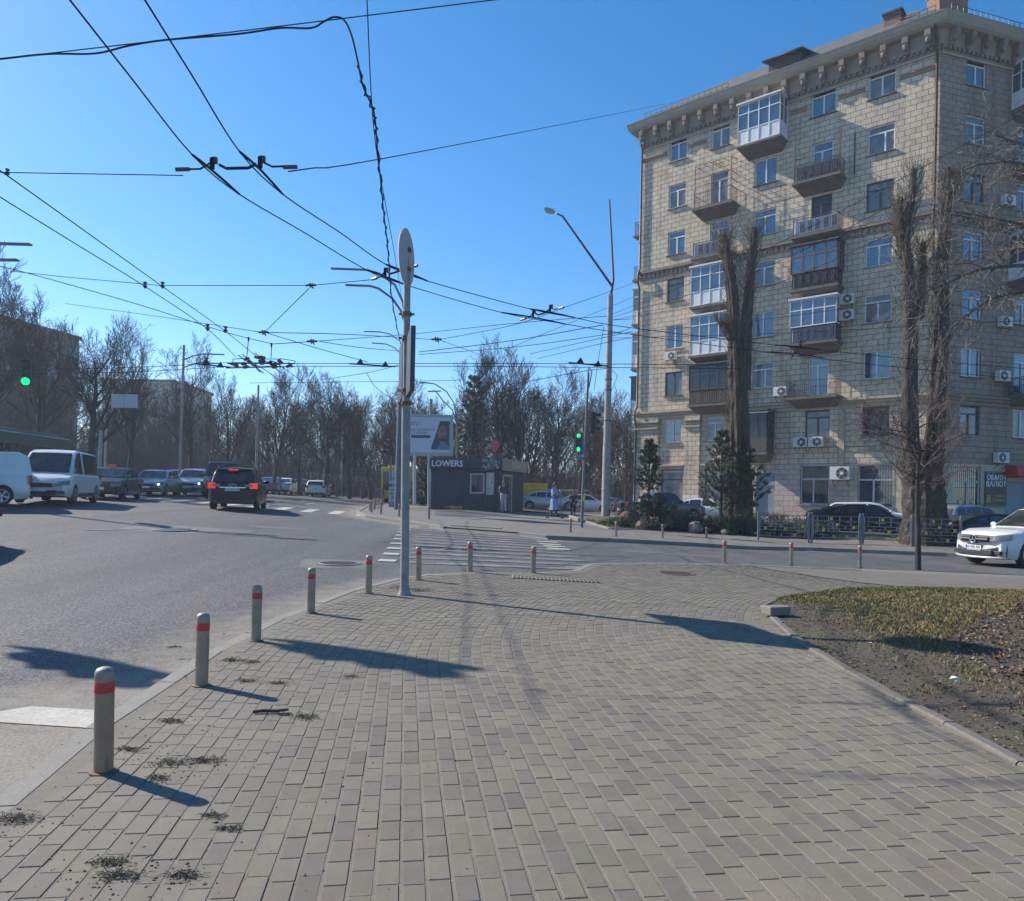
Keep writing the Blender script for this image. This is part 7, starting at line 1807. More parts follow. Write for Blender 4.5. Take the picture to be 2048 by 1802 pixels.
def car(name, label, cat, loc, ang, kind, pm, H=None, brake=False, lit=False, plate_f=None, plate_r=None, rails=False, rimspokes=5, lowblack=False, scale=1.0, taxi=False, glassm=None, parts=True):
    B = BODY[kind]; L, W = B['L'], B['W']; gl = glassm or M_cglass
    o = thing(name, label, cat, loc, ang); o.scale = (scale,) * 3
    fx = lambda t: (t - 0.5) * L
    sh = [(fx(a), z) for a, z in B['sh']]; gh = [(fx(a), z) for a, z in B['gh']]
    R = B['wr']; xr, xf = fx(0.0) + L * 0.205, fx(1.0) - L * 0.185
    if kind in ('van', 'smallvan'): xr = fx(0) + L * 0.20
    Ra = R + 0.055; gc = B['gc']
    xs = {fx(0), fx(0.012), fx(0.03), fx(0.97), fx(0.988), fx(1)} | {fx(i / 30) for i in range(31)} | {fx(a) for a, _ in B['sh']}
    for xc in (xr, xf):
        for i in range(13): xs.add(xc + Ra * cos(pi * i / 12))
        xs |= {xc - Ra - 0.02, xc + Ra + 0.02}
    xs = sorted(xs); ys_ = []
    for x in xs:
        if not ys_ or x - ys_[-1] > 0.012: ys_.append(x)
    xs = ys_
    def hw(x):
        e = min(x - fx(0), fx(1) - x); front = x > 0; k = 1.0
        d = 0.75 if front else 0.55; mag = 0.16 if front else 0.11
        if e < d: k -= mag * (1 - e / d) ** 2.2
        return W / 2 * k
    def zb(x):
        z = gc + 0.07 * max(0, 1 - min(x - fx(0), fx(1) - x) / 0.35)
        for xc in (xr, xf):
            if abs(x - xc) < Ra: z = max(z, R + sqrt(Ra * Ra - (x - xc) ** 2) * 0.97)
        return z
    rows = []
    for i, x in enumerate(xs):
        w = hw(x); s = interp(sh, x); b = zb(x); e = min(x - fx(0), fx(1) - x)
        shr = 0.05 * max(0, 1 - e / 0.05)
        w -= shr; s2 = s - shr * 0.6
        g = gc + 0.02
        pr = [(w * .93, b), (w * .985, max(b + .005, g + .10)), (w, max(b + .01, g + (s2 - g) * .36)), (w * .992, max(b + .015, g + (s2 - g) * .60)), (w * .985, max(b + .02, s2 - .13)), (w * .965, s2 - .045), (w * .91, s2), (w * .45, s2 + .022), (0, s2 + .028)]
        pr = pr + [(-y, z) for y, z in reversed(pr[:-1])]
        front = x > 0; fo = max(0, 1 - e / 0.75)
        def nose(y, z):
            q = (abs(y) / (W / 2)) ** 3 * (0.24 if front else 0.13) * fo
            zz_ = max(0, (z - 0.52) / 0.5); q += (0.10 if front else 0.05) * fo ** 2 * zz_ * zz_
            return -q if front else q
        rows.append([(x + nose(y, z), y, z) for y, z in pr])
    mb = MB(); mb.sheet(rows); n = len(rows[0])
    mb.add(rows[0], [tuple(range(n))]); mb.add(rows[-1], [tuple(range(n - 1, -1, -1))])
    # greenhouse
    k = 0.30 if kind not in ('van', 'smallvan', 'box4x4') else 0.14
    def gw(x, z): return hw(x) * 0.905 - k * max(0, z - interp(sh, x))
    tl = []
    for a, b in zip(gh, gh[1:]):
        for i in range(4): tl.append((a[0] + (b[0] - a[0]) * i / 4, a[1] + (b[1] - a[1]) * i / 4))
    tl.append(gh[-1])
    sL, top = [], []
    for x, z in tl:
        lo = interp(sh, x) - 0.02; y1 = gw(x, z); zz = max(lo, z)
        rd = min(0.06, max(0, (zz - lo) * 0.5))
        sL.append([(x, gw(x, lo), lo), (x, y1 + 0.5 * rd * k, zz - rd), (x, y1 - rd * 0.55, zz - rd * 0.25), (x, y1 - 0.16, zz), (x, 0, zz + 0.015)])
    for sg in (1, -1): mb.sheet([[(p[0], p[1] * sg, p[2]) for p in r] for r in sL])
    mb.build('body', pm, o, smooth=True, merge=True, sharp=32)
    # glass
    def gtop(x): return interp(gh, x)
    for sg in (1, -1):
        for a, b in B['win']:
            xa, xb = fx(a), fx(b); g = MB(); r0, r1 = [], []
            for i in range(9):
                x = xa + (xb - xa) * i / 8; z0 = interp(sh, x) + 0.035; z1 = max(z0 + 0.01, gtop(x) - 0.085)
                r0.append((x, (gw(x, z0) + 0.008) * sg, z0)); r1.append((x, (gw(x, z1) + 0.010) * sg, z1))
            g.sheet([r0, r1]); g.build('side_window', gl, o, smooth=True)
    def screen(p0, p1, nm, ins=0.10):
        g = MB(); rows = []
        sgn = 1 if nm == 'windscreen' else -1
        for i in range(5):
            t = 0.07 + 0.86 * i / 4; x = p0[0] + (p1[0] - p0[0]) * t; z = p0[1] + (p1[1] - p0[1]) * t; w = gw(x, z) - ins
            nx = (p1[1] - p0[1]); nz = -(p1[0] - p0[0]); l = sqrt(nx * nx + nz * nz); nx, nz = nx / l, nz / l
            if nz < 0 or (abs(nz) < .2 and nx * sgn < 0): nx, nz = -nx, -nz
            rows.append([(x + nx * 0.014, y * w, z + nz * 0.014 + 0.012 * (1 - abs(y))) for y in (-1, -.6, 0, .6, 1)])
        g.sheet(rows); g.build(nm, gl, o, smooth=True)
    screen(gh[-1], gh[-2], 'windscreen')
    screen(gh[0], gh[1] if kind not in ('fastback', 'coupe_suv') else gh[1], 'rear_window')
    # wheels
    for xc in (xr, xf):
        for sg in (1, -1):
            yc = sg * (W / 2 - 0.125); Mx = Matrix.Rotation(-sg * pi / 2, 3, 'X')
            t = MB(); t.lathe([(R * .62, -.10), (R * .93, -.10), (R, -.07), (R, .07), (R * .94, .10), (R * .66, .105)], (xc, yc, R), 22, M=Mx); w = t.build('wheel', M_tyre, o, smooth=True)
            t = MB(); t.lathe([(R * .66, .10), (R * .64, .085), (R * .62, .02), (0.02, .02)], (xc, yc, R), 22, M=Mx, mi=0); t.build('wheel_dish', M_under, w)
            t = MB(); t.lathe([(R * .67, .098), (R * .67, .108), (R * .60, .106), (R * .60, .09)], (xc, yc, R), 22, M=Mx); t.lathe([(R * .13, .085), (R * .12, .10), (0, .10)], (xc, yc, R), 10, M=Mx)
            for q in range(rimspokes):
                a = 2 * pi * q / rimspokes + 0.3
                for da in (-0.13, 0.13):
                    p0 = Mx @ V((R * .1 * cos(a), R * .1 * sin(a), .092)); p1 = Mx @ V((R * .63 * cos(a + da), R * .63 * sin(a + da), .096)); c = V((xc, yc, R)); t.bar(c + p0, c + p1, 0.032, 0.02, up=V((0, 1, 0)))
            t.build('rim', M_rim if not lowblack else M_rim, w)
    t = MB(); t.box((0, 0, 0.5 * (gc + .72)), (L * .93, W * .80, .72 - gc)); t.build('underbody', M_under, o)
    x1, x0 = fx(1), fx(0); zf, zr = interp(sh, fx(.965)), interp(sh, fx(.02))
    for sg in (1, -1):
        t = MB()
        # lens wrapped round the front corner
        for (ya, yb, xa, xb) in ((.52, .90, .004, .13),):
            rws = []
            for i in range(7):
                u = i / 6; y = (W / 2) * (.50 + .44 * u); x = x1 + 0.01 - 0.03 - 0.50 * max(0, u - .28) ** 1.5; hgt_ = .075 - .02 * u
                rws.append([(x + 0.01, y * sg, zf - .17 - hgt_ + .05 * u), (x + .012 - .02, y * sg, zf - .13 + .06 * u), (x - .07, y * sg * .995, zf - .085 + .09 * u)])
            t.sheet(rws)
        t.build('headlight', M_hl, o, smooth=True)
        if lit: t = MB(); t.ball((x1 - .07, sg * W * .36, zf - .13), (.05, .07, .045), 8, 6); t.build('lit_bulb', M_lit, o)
        t = MB(); rws = []
        tall = kind in ('van', 'smallvan', 'pickup', 'box4x4'); mid_ = kind in ('suv', 'coupe_suv', 'estate', 'hatch')
        for i in range(6):
            u = i / 5; y = (W / 2) * ((.80 if tall else .66 if mid_ else .56) + (.17 if tall else .31 if mid_ else .40) * u); x = x0 - 0.012 + 0.06 + 0.20 * max(0, u - .5) ** 1.5 - (0.02 if not tall else 0.02); h_ = .16 if tall else .115 if mid_ else .075
            zc = zr - (.14 if tall else .085)
            rws.append([(x - .004, y * sg, zc - h_), (x - .012, y * sg, zc), (x + .004, y * sg, zc + h_ * .9)])
        t.sheet(rws); t.build('tail_light', M_brake if brake else M_tl, o, smooth=True)
        xm = gh[-1][0] - 0.28; zm = interp(sh, xm) + .10
        t = MB(); t.ball((xm, sg * (W / 2 + .06), zm), (.06, .11, .075), 10, 7); t.bar((xm, sg * (W / 2 - .07), zm - .04), (xm, sg * (W / 2), zm - .02), .05); t.build('mirror', M_blackp if lowblack else pm, o, smooth=True)
        t = MB()
        for a, b in B['win'][-2:]: xh = fx(a) + .16; t.box((xh, sg * (hw(xh) * .993 + .008), interp(sh, xh) - .16), (.16, .03, .03))
        t.build('door_handles', pm, o)
    g0 = zf - .13
    t = MB(); t.box((x1 - .005, 0, g0 - .05), (.05, W * .46, .15)); t.build('grille', M_blackp, o, bevel=.015)
    t = MB(); t.box((x1 - .02, 0, gc + .17), (.09, W * .60, .16)); t.box((x1 - .10, W * .33, gc + .17), (.12, W * .16, .12)); t.box((x1 - .10, -W * .33, gc + .17), (.12, W * .16, .12)); t.build('front_bumper_intake', M_blackp, o, bevel=.02)
    t = MB(); t.box((x0 + .05, 0, gc + .10), (.12, W * .84, .14)); t.build('rear_bumper', M_blackp, o, bevel=.02)
    if lowblack:
        for sg in (1, -1):
            t = MB(); t.box((0, sg * (W / 2 - .05), gc + .10), (xf - xr - 2 * Ra, .10, .14)); t.build('sill', M_blackp, o, bevel=.02)
    if rails:
        for sg in (1, -1):
            t = MB(); pts = [(fx(.17), sg * (gw(fx(.17), gtop(fx(.17))) - .05), gtop(fx(.17)) + .0), (fx(.2), sg * (gw(fx(.2), gtop(fx(.2))) - .05), gtop(fx(.2)) + .06), (fx(.45), sg * (gw(fx(.45), gtop(fx(.45))) - .05), gtop(fx(.45)) + .06), (fx(.5), sg * (gw(fx(.5), gtop(fx(.5))) - .05), gtop(fx(.5)))]
            t.tube(pts, .02, 6); t.build('roof_rail', M_blackp, o)
    def plate(x, z, txt, dirx):
        t = MB(); t.box((x, 0, z), (.015, .52, .115)); p = t.build('number_plate', M_plate, o)
        Mx = frame_M((x + dirx * .012, 0, z), (0, dirx, 0), (0, 0, 1)); q = text_mb(txt, .115, Mx, .001, sx=.85); q.build('plate_number', M_pink_, p)
    if plate_f: plate(x1 + .035, gc + .30, plate_f, 1)
    elif parts: t = MB(); t.box((x1 + .03, 0, gc + .27), (.015, .5, .11)); t.build('number_plate', M_plate, o)
    zp = zr - .24 if kind in ('sedan', 'fastback', 'hatch', 'estate', 'suv', 'coupe_suv') else gc + .38
    if plate_r: plate(x0 - .03, zp, plate_r, -1)
    elif parts: t = MB(); t.box((x0 - .025, 0, zp), (.015, .5, .11)); t.build('number_plate', M_plate, o)
    if taxi: t = MB(); t.box((fx(.5), 0, gh[3][1] + .07), (.14, .36, .13)); t.build('taxi_sign', mat('orange taxi light', (0.75, 0.16, 0.05), 0.4), o, bevel=.02)
    return o, dict(fx=fx, sh=sh, gh=gh, W=W, L=L, gc=gc, zf=zf, zr=zr, gw=gw, gtop=gtop)
def at(px, py, off=-0.10): return G(px, py, off)
def gx(px, d, off=-0.10): return GX(px, d, off)
rad_ = radians
P_white = paint('white car paint', (0.66, 0.66, 0.64)); P_silver = paint('silver car paint', (0.36, 0.37, 0.38), 0.6); P_dark = paint('graphite car paint', (0.035, 0.037, 0.042), 0.3); P_black = paint('black car paint', (0.010, 0.010, 0.012)); P_green = paint('dark green car paint', (0.02, 0.04, 0.04)); P_brown = paint('grey brown car paint', (0.17, 0.145, 0.125), 0.4); P_slate = paint('slate car paint', (0.11, 0.13, 0.16), 0.5); P_pick = paint('grey green pickup paint', (0.045, 0.055, 0.055), 0.4); P_blue = paint('pale blue car paint', (0.20, 0.30, 0.42), 0.3)
H = rad_
# traffic on the avenue
car('panel_van', 'white panel van cut off by the picture edge', 'van', gx(-92, 25.0), H(214), 'smallvan', P_white)
o, I = car('minibus', 'white minibus with dark side windows and a big slanted windscreen', 'minibus', gx(118, 28.6), H(-74), 'van', P_white, lowblack=True)
car('sedan_car', 'dark grey sedan with an orange taxi light on its roof', 'car', gx(224, 35), H(-75), 'sedan', P_dark, taxi=True)
car('sedan_car', 'silver grey sedan with one lit headlamp, behind the taxi', 'car', gx(314, 42.5), H(-79), 'sedan', P_silver, lit=True)
car('estate_car', 'white high riding estate with black grille and lit headlamps', 'car', gx(388, 47), H(-77), 'suv', P_white, lit=True, rails=True, lowblack=True)
car('sedan_car', 'dark car mostly hidden behind the white high riding estate', 'car', gx(350, 53), H(-79), 'hatch', P_slate, parts=False)
o, I = car('off_road_car', 'boxy dark green off-road car behind the black off-roader', 'car', gx(446, 45.5), H(-70), 'box4x4', P_green, scale=1.12)
o, I = car('off_road_car', 'black off-roader seen from behind with red brake lamps lit', 'car', at(479, 1018), H(103.5), 'suv', P_black, brake=True, rails=True, plate_r='КА 0091 ЕХ', scale=1.09)
fx = I['fx']
t = MB(); t.box((fx(0.085), 0, I['gtop'](fx(.085)) + .07), (.30, 1.25, .035)); t.build('rear_spoiler', P_black, o, bevel=.01)
t = MB(); t.box((fx(0.045), 0, I['gtop'](fx(.085)) + .05), (.03, .34, .05)); t.build('high_brake_lamp', M_brake, o)
t = MB(); t.tube([(fx(0) - .03 - .0, .13 * cos(a * pi / 8), .95 + .075 * sin(a * pi / 8)) for a in range(17)], .012, 5); t.bar((fx(0) - .03, -.02, 1.0), (fx(0) - .03, .07, .91), .014); t.build('emblem', M_chrome, o)
t = MB(); t.box((fx(0) - .025, 0, .87), (.03, .95, .035)); t.build('chrome_strip', M_chrome, o)
t = MB(); t.bar((fx(.02) - .02, .1, 1.10), (fx(.06) - .06, .45, 1.22), .02); t.build('rear_wiper', M_blackp, o)
for s in (1, -1): t = MB(); t.box((fx(0) - .012, s * .60, .95), (.03, .28, .10)); t.build('clear_reflector', M_hl, o)
car('sedan_car', 'small dark car just showing past the black off-roader', 'car', gx(545, 66), H(97), 'sedan', P_slate, parts=False)
car('sedan_car', 'white sedan driving away beside the black off-roader', 'car', at(570, 988), H(97), 'sedan', P_white)
car('sedan_car', 'dark sedan hidden between the white sedan and white estate', 'car', gx(606, 74), H(97), 'sedan', P_slate, parts=False)
car('estate_car', 'white estate car driving away, its rear window dark', 'car', at(637, 993), H(97), 'estate', P_white, plate_r='АА 3147')
car('hatchback_car', 'grey brown hatchback driving away beyond the far railing', 'car', at(748, 990), H(100), 'hatch', P_brown, scale=1.12)
# parked and moving on the side street
o, I = car('off_road_car', 'white sporty off-road car entering from the picture edge with star emblem', 'car', V((16.95, 23.8, GZ(16, 24) - .1)), H(-168), 'coupe_suv', P_white, rimspokes=5, scale=1.07)
fx = I['fx']; x1 = fx(1)
t = MB(); rows = []
for i in range(9):
    u = -1 + i / 4; rows.append([(x1 + .035 - .06 * u * u, u * .46, .665 + .05 * u * u), (x1 + .03 - .07 * u * u, u * .56, .76), (x1 - .005 - .07 * u * u, u * .54, .90 - .01 * u * u)])
t.sheet(rows); t.build('grille_mesh', M_blackp, o)
t = MB(); t.box((x1 + .065, .30, .79), (.03, .38, .035)); t.box((x1 + .065, -.30, .79), (.03, .38, .035)); t.tube([(x1 + .07, .112 * cos(a * pi / 10), .785 + .112 * sin(a * pi / 10)) for a in range(21)], .016, 6)
for a in (90, 210, 330): t.bar((x1 + .07, 0, .785), (x1 + .07, .108 * cos(H(a)), .785 + .108 * sin(H(a))), .028)
t.build('star_emblem', M_chrome, o)
t = MB(); t.lathe([(.10, 0), (0, 0.01)], (x1 + .055, 0, .785), 20, M=Matrix.Rotation(pi / 2, 3, 'Y')); t.build('emblem_disc', mat('dark blue disc', (0.01, 0.015, 0.04), 0.3), o)
t = MB(); t.box((x1 + .05, 0, .545), (.02, .54, .118)); pp = t.build('number_plate', M_plate, o); text_mb('АА 9696 АМ', .12, frame_M((x1 + .063, 0, .545), (0, 1, 0), (0, 0, 1)), .001, sx=.72).build('plate_number', M_pink_, pp)
t = MB(); t.box((x1 + .05, -.245, .545), (.022, .04, .118)); t.build('plate_band', MATS['blue plate'], pp)
t = MB(); rows = []
for i in range(13):
    u = -1 + i / 6; rows.append([(x1 + .025 - .27 * abs(u) ** 3, u * .86, .29), (x1 + .045 - .27 * abs(u) ** 3, u * .90, .42), (x1 + .035 - .27 * abs(u) ** 3, u * .88, .47 + .17 * abs(u) ** 2)])
t.sheet(rows); t.build('lower_grille', M_blackp, o, smooth=True)
t = MB(); t.tube([(x1 + .055 - .27 * abs(u) ** 3, u * .90, .265 + .02 * abs(u)) for u in [-1 + i / 6 for i in range(13)]], .03, 6); t.build('bumper_lip', P_white, o, smooth=True)
for a_, b_ in (((-0.35, 1.05), (0.35, 1.05)),): pass
car('sedan_car', 'black sedan parked behind the patterned fence, tail towards the shrubs', 'car', GX(1722, 38.2, 0.03), H(-10), 'fastback', P_black, scale=1.08)
car('hatchback_car', 'white car parked behind the black sedan', 'car', GX(1748, 41.0, 0.03), H(-28), 'estate', P_white, scale=1.05)
car('off_road_car', 'silver off-road car with wedge shaped red tail light, beyond the big trunk', 'car', GX(1945, 37.5, 0.03), H(20), 'suv', P_silver, rails=True)
car('sedan_car', 'black sedan with a bright red tail light, above the white bonnet', 'car', GX(1985, 32.6, 0.03), H(12), 'fastback', P_black)
car('pickup_truck', 'grey green pickup truck half hidden by the low pine', 'pickup truck', GX(1322, 44.5, 0.04), H(16), 'pickup', P_pick)
car('sedan_car', 'white car glimpsed under the pines beyond the pickup bonnet', 'car', GX(1415, 47.5, 0.04), H(-30), 'sedan', P_white)
car('hatchback_car', 'silver sedan parked at the kiosk end behind the scooter rider', 'car', GX(1098, 57, 0.04), H(-4), 'sedan', P_silver, scale=1.0)
car('off_road_car', 'pale blue estate behind the silver sedan', 'car', GX(1105, 62, 0.04), H(-4), 'suv', P_blue, parts=False)
car('sedan_car', 'white sedan nosing out behind the pedestrian light', 'car', GX(1170, 60, 0.04), H(-8), 'sedan', P_white)
car('minibus', 'white van roof showing behind the row of parked cars', 'van', GX(1158, 74, 0.04), H(20), 'van', P_white, parts=False)
car('sedan_car', 'dark sedan parked between the white sedan and the lamp pole', 'car', GX(1192, 64, 0.04), H(-35), 'sedan', P_dark, parts=False)
car('sedan_car', 'dark blue car behind the slanted-arm lamp pole', 'car', GX(1222, 68, 0.04), H(-35), 'sedan', P_slate, parts=False)
# buses
def bus(name, label, cat, loc, ang, L, W, Hh, pm, roofm, kindr):
    o = thing(name, label, cat, loc, ang); b = MB(); b.box((0, 0, .35 + (Hh - .35) / 2), (L, W, Hh - .35)); b.build('body', pm, o, bevel=.12)
    for s in (1, -1):
        n = int(L / 1.5)
        for i in range(n): b = MB(); b.box((-L / 2 + .9 + i * (L - 1.0) / n, s * (W / 2 + .005), Hh * .60), ((L - 1.0) / n - .1, .02, Hh * .32)); b.build('side_window', M_cglass, o)
    b = MB(); b.box((-L / 2 - .006, 0, Hh * .62), (.02, W * .86, Hh * .50)); b.build('rear_window', M_cglass, o)
    b = MB(); b.box((L / 2 + .006, 0, Hh * .58), (.02, W * .88, Hh * .44)); b.build('windscreen', M_cglass, o)
    b = MB(); b.box((0, 0, Hh + .10), (L * .8, W * .7, .22)); b.build('roof_box', roofm, o, bevel=.05)
    for x in (-L * .27, L * .30):
        for s in (1, -1): b = MB(); b.lathe([(.28, .0), (.48, .0), (.5, .05), (.5, .25), (.28, .27)], (x, s * (W / 2 - .24), .5), 18, M=Matrix.Rotation(-s * pi / 2, 3, 'X')); b.build('wheel', M_tyre, o)
    for s in (1, -1): b = MB(); b.box((-L / 2 - .01, s * W * .42, .9), (.02, .16, .4)); b.build('tail_light', M_tl, o)
    return o
bus('bus', 'yellow city bus seen from behind beyond the graffiti cabinet', 'bus', GX(808, 66, 0), H(92), 11.5, 2.5, 2.9, paint('yellow bus paint', (0.55, 0.36, 0.02)), mat('yellow roof box', (0.50, 0.38, 0.10), 0.6), 0)
bus('trolleybus', 'green roofed trolleybus mostly hidden behind the white vans', 'bus', GX(0, 44.0, -.1), H(-86), 11.0, 2.5, 3.0, paint('green trolleybus paint', (0.025, 0.085, 0.07)), mat('grey green roof gear', (0.09, 0.13, 0.12), 0.6), 1)
b = MB(); q = GX(1049, 60); b.box((0, 0, 1.0), (3.6, .9, 2.0)); o = b.build('yellow_stall', mat('yellow stall', (0.50, 0.36, 0.03), 0.6, var=.3, scale=2), bevel=.03); o.location = q; tag(o, 'yellow stall between the kiosk and the parked silver sedan', 'stall')

# ---------------------------------------------------------------- people
def skin_body(name, par, nodes, edges, m, sub=2):
    """nodes: {key: (x, y, z, radius)}; grown into one continuous surface"""
    ks = list(nodes); me = bpy.data.meshes.new(name); me.from_pydata([nodes[k][:3] for k in ks], [(ks.index(a), ks.index(b)) for a, b in edges], [])
    me.materials.append(m); o = bpy.data.objects.new(name, me); COL.objects.link(o); o.parent = par
    s = o.modifiers.new('skin', 'SKIN'); s.use_smooth_shade = True
    for i, k in enumerate(ks):
        v = me.skin_vertices[0].data[i]; r_ = nodes[k][3]; v.radius = r_ if isinstance(r_, tuple) else (r_, r_); v.use_root = (i == 0)
    u = o.modifiers.new('sub', 'SUBSURF'); u.levels = sub; u.render_levels = sub; return o
M_skin = mat('skin', (0.42, 0.25, 0.18), 0.55, var=0.08); M_hair = mat('brown hair', (0.06, 0.03, 0.018), 0.6, var=0.3); M_hairr = mat('auburn hair', (0.11, 0.045, 0.025), 0.6, var=0.3)
def person(label, loc, ang, pose, top_m, leg_m, hair_m, shoe_m, scale=1.0):
    o = thing('person', label, 'person', loc, ang); o.scale = (scale,) * 3; p = pose
    N = {'pelvis': (*p['pelvis'], .125), 'waist': (*p['waist'], .115), 'chest': (*p['chest'], .145), 'neckb': (*p['neckb'], .075), 'neck': (*p['neck'], .05), 'head': (*p['head'], .083), 'crown': (p['head'][0], p['head'][1], p['head'][2] + .085, .075)}
    E = [('pelvis', 'waist'), ('waist', 'chest'), ('chest', 'neckb'), ('neckb', 'neck'), ('neck', 'head'), ('head', 'crown')]
    for s in 'LR':
        for k, r_ in (('hip', .095), ('knee', .062), ('ankle', .042), ('toe', .036), ('sho', .065), ('elb', .045), ('wri', .03), ('hand', .034)): N[k + s] = (*p[k + s], r_)
        E += [('pelvis', 'hip' + s), ('hip' + s, 'knee' + s), ('knee' + s, 'ankle' + s), ('ankle' + s, 'toe' + s), ('chest', 'sho' + s), ('sho' + s, 'elb' + s), ('elb' + s, 'wri' + s), ('wri' + s, 'hand' + s)]
    skin_body('body', o, N, E, M_skin)
    # clothing as a second, slightly larger skin on part of the same bones
    def cloth(nm, keys, g, m): 
        n2 = {k: (*N[k][:3], N[k][3] + g) for k in keys}; e2 = [e for e in E if e[0] in n2 and e[1] in n2]; skin_body(nm, o, n2, e2, m)
    cloth('jacket', ['chest', 'waist', 'pelvis', 'neckb', 'shoL', 'shoR', 'elbL', 'elbR', 'wriL', 'wriR'], .022, top_m)
    cloth('trousers', ['pelvis', 'hipL', 'hipR', 'kneeL', 'kneeR', 'ankleL', 'ankleR'], .018, leg_m)
    for s in 'LR':
        b = MB(); a, c = V(p['ankle' + s]), V(p['toe' + s]); m_ = a.lerp(c, .55); b.ball((m_.x, m_.y, m_.z - .015), (.135, .05, .05), 10, 7, M=Matrix.Rotation(atan2(c.y - a.y, c.x - a.x), 3, 'Z')); b.build('shoe', shoe_m, o, smooth=True)
        b = MB(); h = V(p['hand' + s]); w_ = V(p['wri' + s]); d = (h - w_).normalized(); side = d.cross(V((0, 1, 0))).normalized()
        for f in range(4): q = h + V((0, 1, 0)) * (.022 * (f - 1.5)); b.tube([q, q + d * .045, q + d * .07 + V((.012, 0, -.01)), q + d * (.08 - .006 * abs(f - 1)) + V((.03, 0, -.02))], [.0095, .009, .008, .006], 5)
        b.tube([h + side * .02, h + side * .045 + d * .02, h + side * .05 + d * .05], [.011, .0095, .007], 5); b.build('fingers', M_skin, o, smooth=True)
    hd = V(p['head'])
    b = MB(); b.ball(hd + V((-.018, 0, .055)), (.103, .092, .105), 12, 8); b.ball(hd + V((-.06, 0, -.03)), (.07, .085, .12), 10, 7); b.build('hair', hair_m, o, smooth=True)
    b = MB(); b.ball(hd + V((.092, 0, .02)), (.02, .014, .026), 8, 6); b.ball(hd + V((-.005, .085, .02)), (.02, .012, .03), 8, 6); b.ball(hd + V((-.005, -.085, .02)), (.02, .012, .03), 8, 6); b.build('nose_and_ears', M_skin, o, smooth=True)
    for s in (1, -1): b = MB(); b.ball(hd + V((.078, s * .032, .045)), (.012, .014, .009), 8, 6); b.build('eye', M_pink_, o)
    b = MB(); b.ball(hd + V((.080, 0, -.035)), (.010, .026, .007), 8, 5); b.build('mouth', mat('lips', (0.30, 0.11, 0.09), 0.5), o)
    return o
walk = dict(pelvis=(0, 0, .92), waist=(.0, 0, 1.08), chest=(.02, 0, 1.28), neckb=(.02, 0, 1.42), neck=(.03, 0, 1.48), head=(.05, 0, 1.57), hipL=(0, .09, .88), hipR=(0, -.09, .88), kneeL=(.12, .09, .50), kneeR=(.03, -.09, .48), ankleL=(.20, .09, .09), ankleR=(-.22, -.09, .13), toeL=(.32, .10, .05), toeR=(-.11, -.10, .04), shoL=(.01, .19, 1.36), shoR=(.01, -.19, 1.36), elbL=(-.07, .25, 1.12), elbR=(.08, -.25, 1.13), wriL=(.05, .24, .93), wriR=(.22, -.20, 1.02), handL=(.07, .24, .86), handR=(.27, -.18, 1.0))
person('walking woman in a navy jacket and pale trousers at the kiosk door', GX(1007, 44.3, 0.02), H(-80), walk, mat('navy jacket', (0.035, 0.05, 0.085), 0.75, var=.25), mat('pale trousers', (0.40, 0.38, 0.37), 0.8), M_hairr, mat('white shoes', (0.5, 0.5, 0.5), 0.6), 1.02)
stand = dict(pelvis=(0, 0, .90), waist=(0, 0, 1.06), chest=(.01, 0, 1.26), neckb=(.01, 0, 1.40), neck=(.02, 0, 1.46), head=(.04, 0, 1.55), hipL=(0, .09, .86), hipR=(0, -.09, .86), kneeL=(.05, .07, .47), kneeR=(-.08, -.07, .47), ankleL=(.10, .06, .08), ankleR=(-.16, -.06, .08), toeL=(.22, .06, .04), toeR=(-.04, -.06, .04), shoL=(0, .19, 1.34), shoR=(0, -.19, 1.34), elbL=(.10, .24, 1.12), elbR=(.10, -.24, 1.12), wriL=(.30, .17, 1.06), wriR=(.30, -.17, 1.06), handL=(.36, .15, 1.05), handR=(.36, -.15, 1.05))
sq_ = G(1108, 1037, 0.02); sa = H(-20)
M_coat = mat('pale blue coat cloth', (0.27, 0.33, 0.55), 0.85, var=.18, scale=4)
so_ = person('person in a long pale blue coat riding an electric scooter', sq_ + V((0, 0, .14)), sa, stand, M_coat, mat('dark jeans', (0.05, 0.07, 0.12), 0.8), M_hair, mat('dark boots', (0.04, 0.035, 0.03), 0.6), 1.08)
b = MB(); rows = []; r_ = random.Random(2)
for z_, rx, ry in ((1.40, .10, .15), (1.32, .15, .215), (1.15, .155, .20), (1.0, .145, .185), (.85, .17, .215), (.6, .20, .25), (.40, .225, .275), (.30, .235, .285)):
    rows.append([(.0 + rx * cos(a * pi / 12) * (1 + .07 * sin(a * 2.1 + z_ * 2) * (1.4 - z_)), ry * sin(a * pi / 12) * (1 + .07 * cos(a * 1.7) * (1.4 - z_)), z_) for a in range(24)])
b.sheet(rows, closed=True); b.build('coat', M_coat, so_, smooth=True)
b = MB(); b.lathe([(.165, 1.0), (.172, 1.03), (.165, 1.06)], n=20); b.v = [(x * .92, y * 1.16, z) for x, y, z in b.v]; b.build('belt', mat('blue belt', (0.16, 0.20, 0.38), 0.8), so_)
o = thing('electric_scooter', 'dark electric kick scooter under the rider in the long coat', 'scooter', sq_, sa)
b = MB(); b.box((.0, 0, .125), (.62, .16, .05)); b.build('deck', M_blackp, o, bevel=.015)
b = MB(); b.tube([(.30, 0, .13), (.42, 0, .22), (.40, 0, .30), (.33, 0, 1.22)], .022, 8); b.tube([(.30, 0, .13), (.45, 0, .12)], .02, 6); b.build('steering_column', mat('grey scooter tube', (0.20, 0.21, 0.23), 0.4, .4), o)
b = MB(); b.tube([(.33, -.25, 1.22), (.33, .25, 1.22)], .016, 7); b.build('handlebar', M_blackp, o)
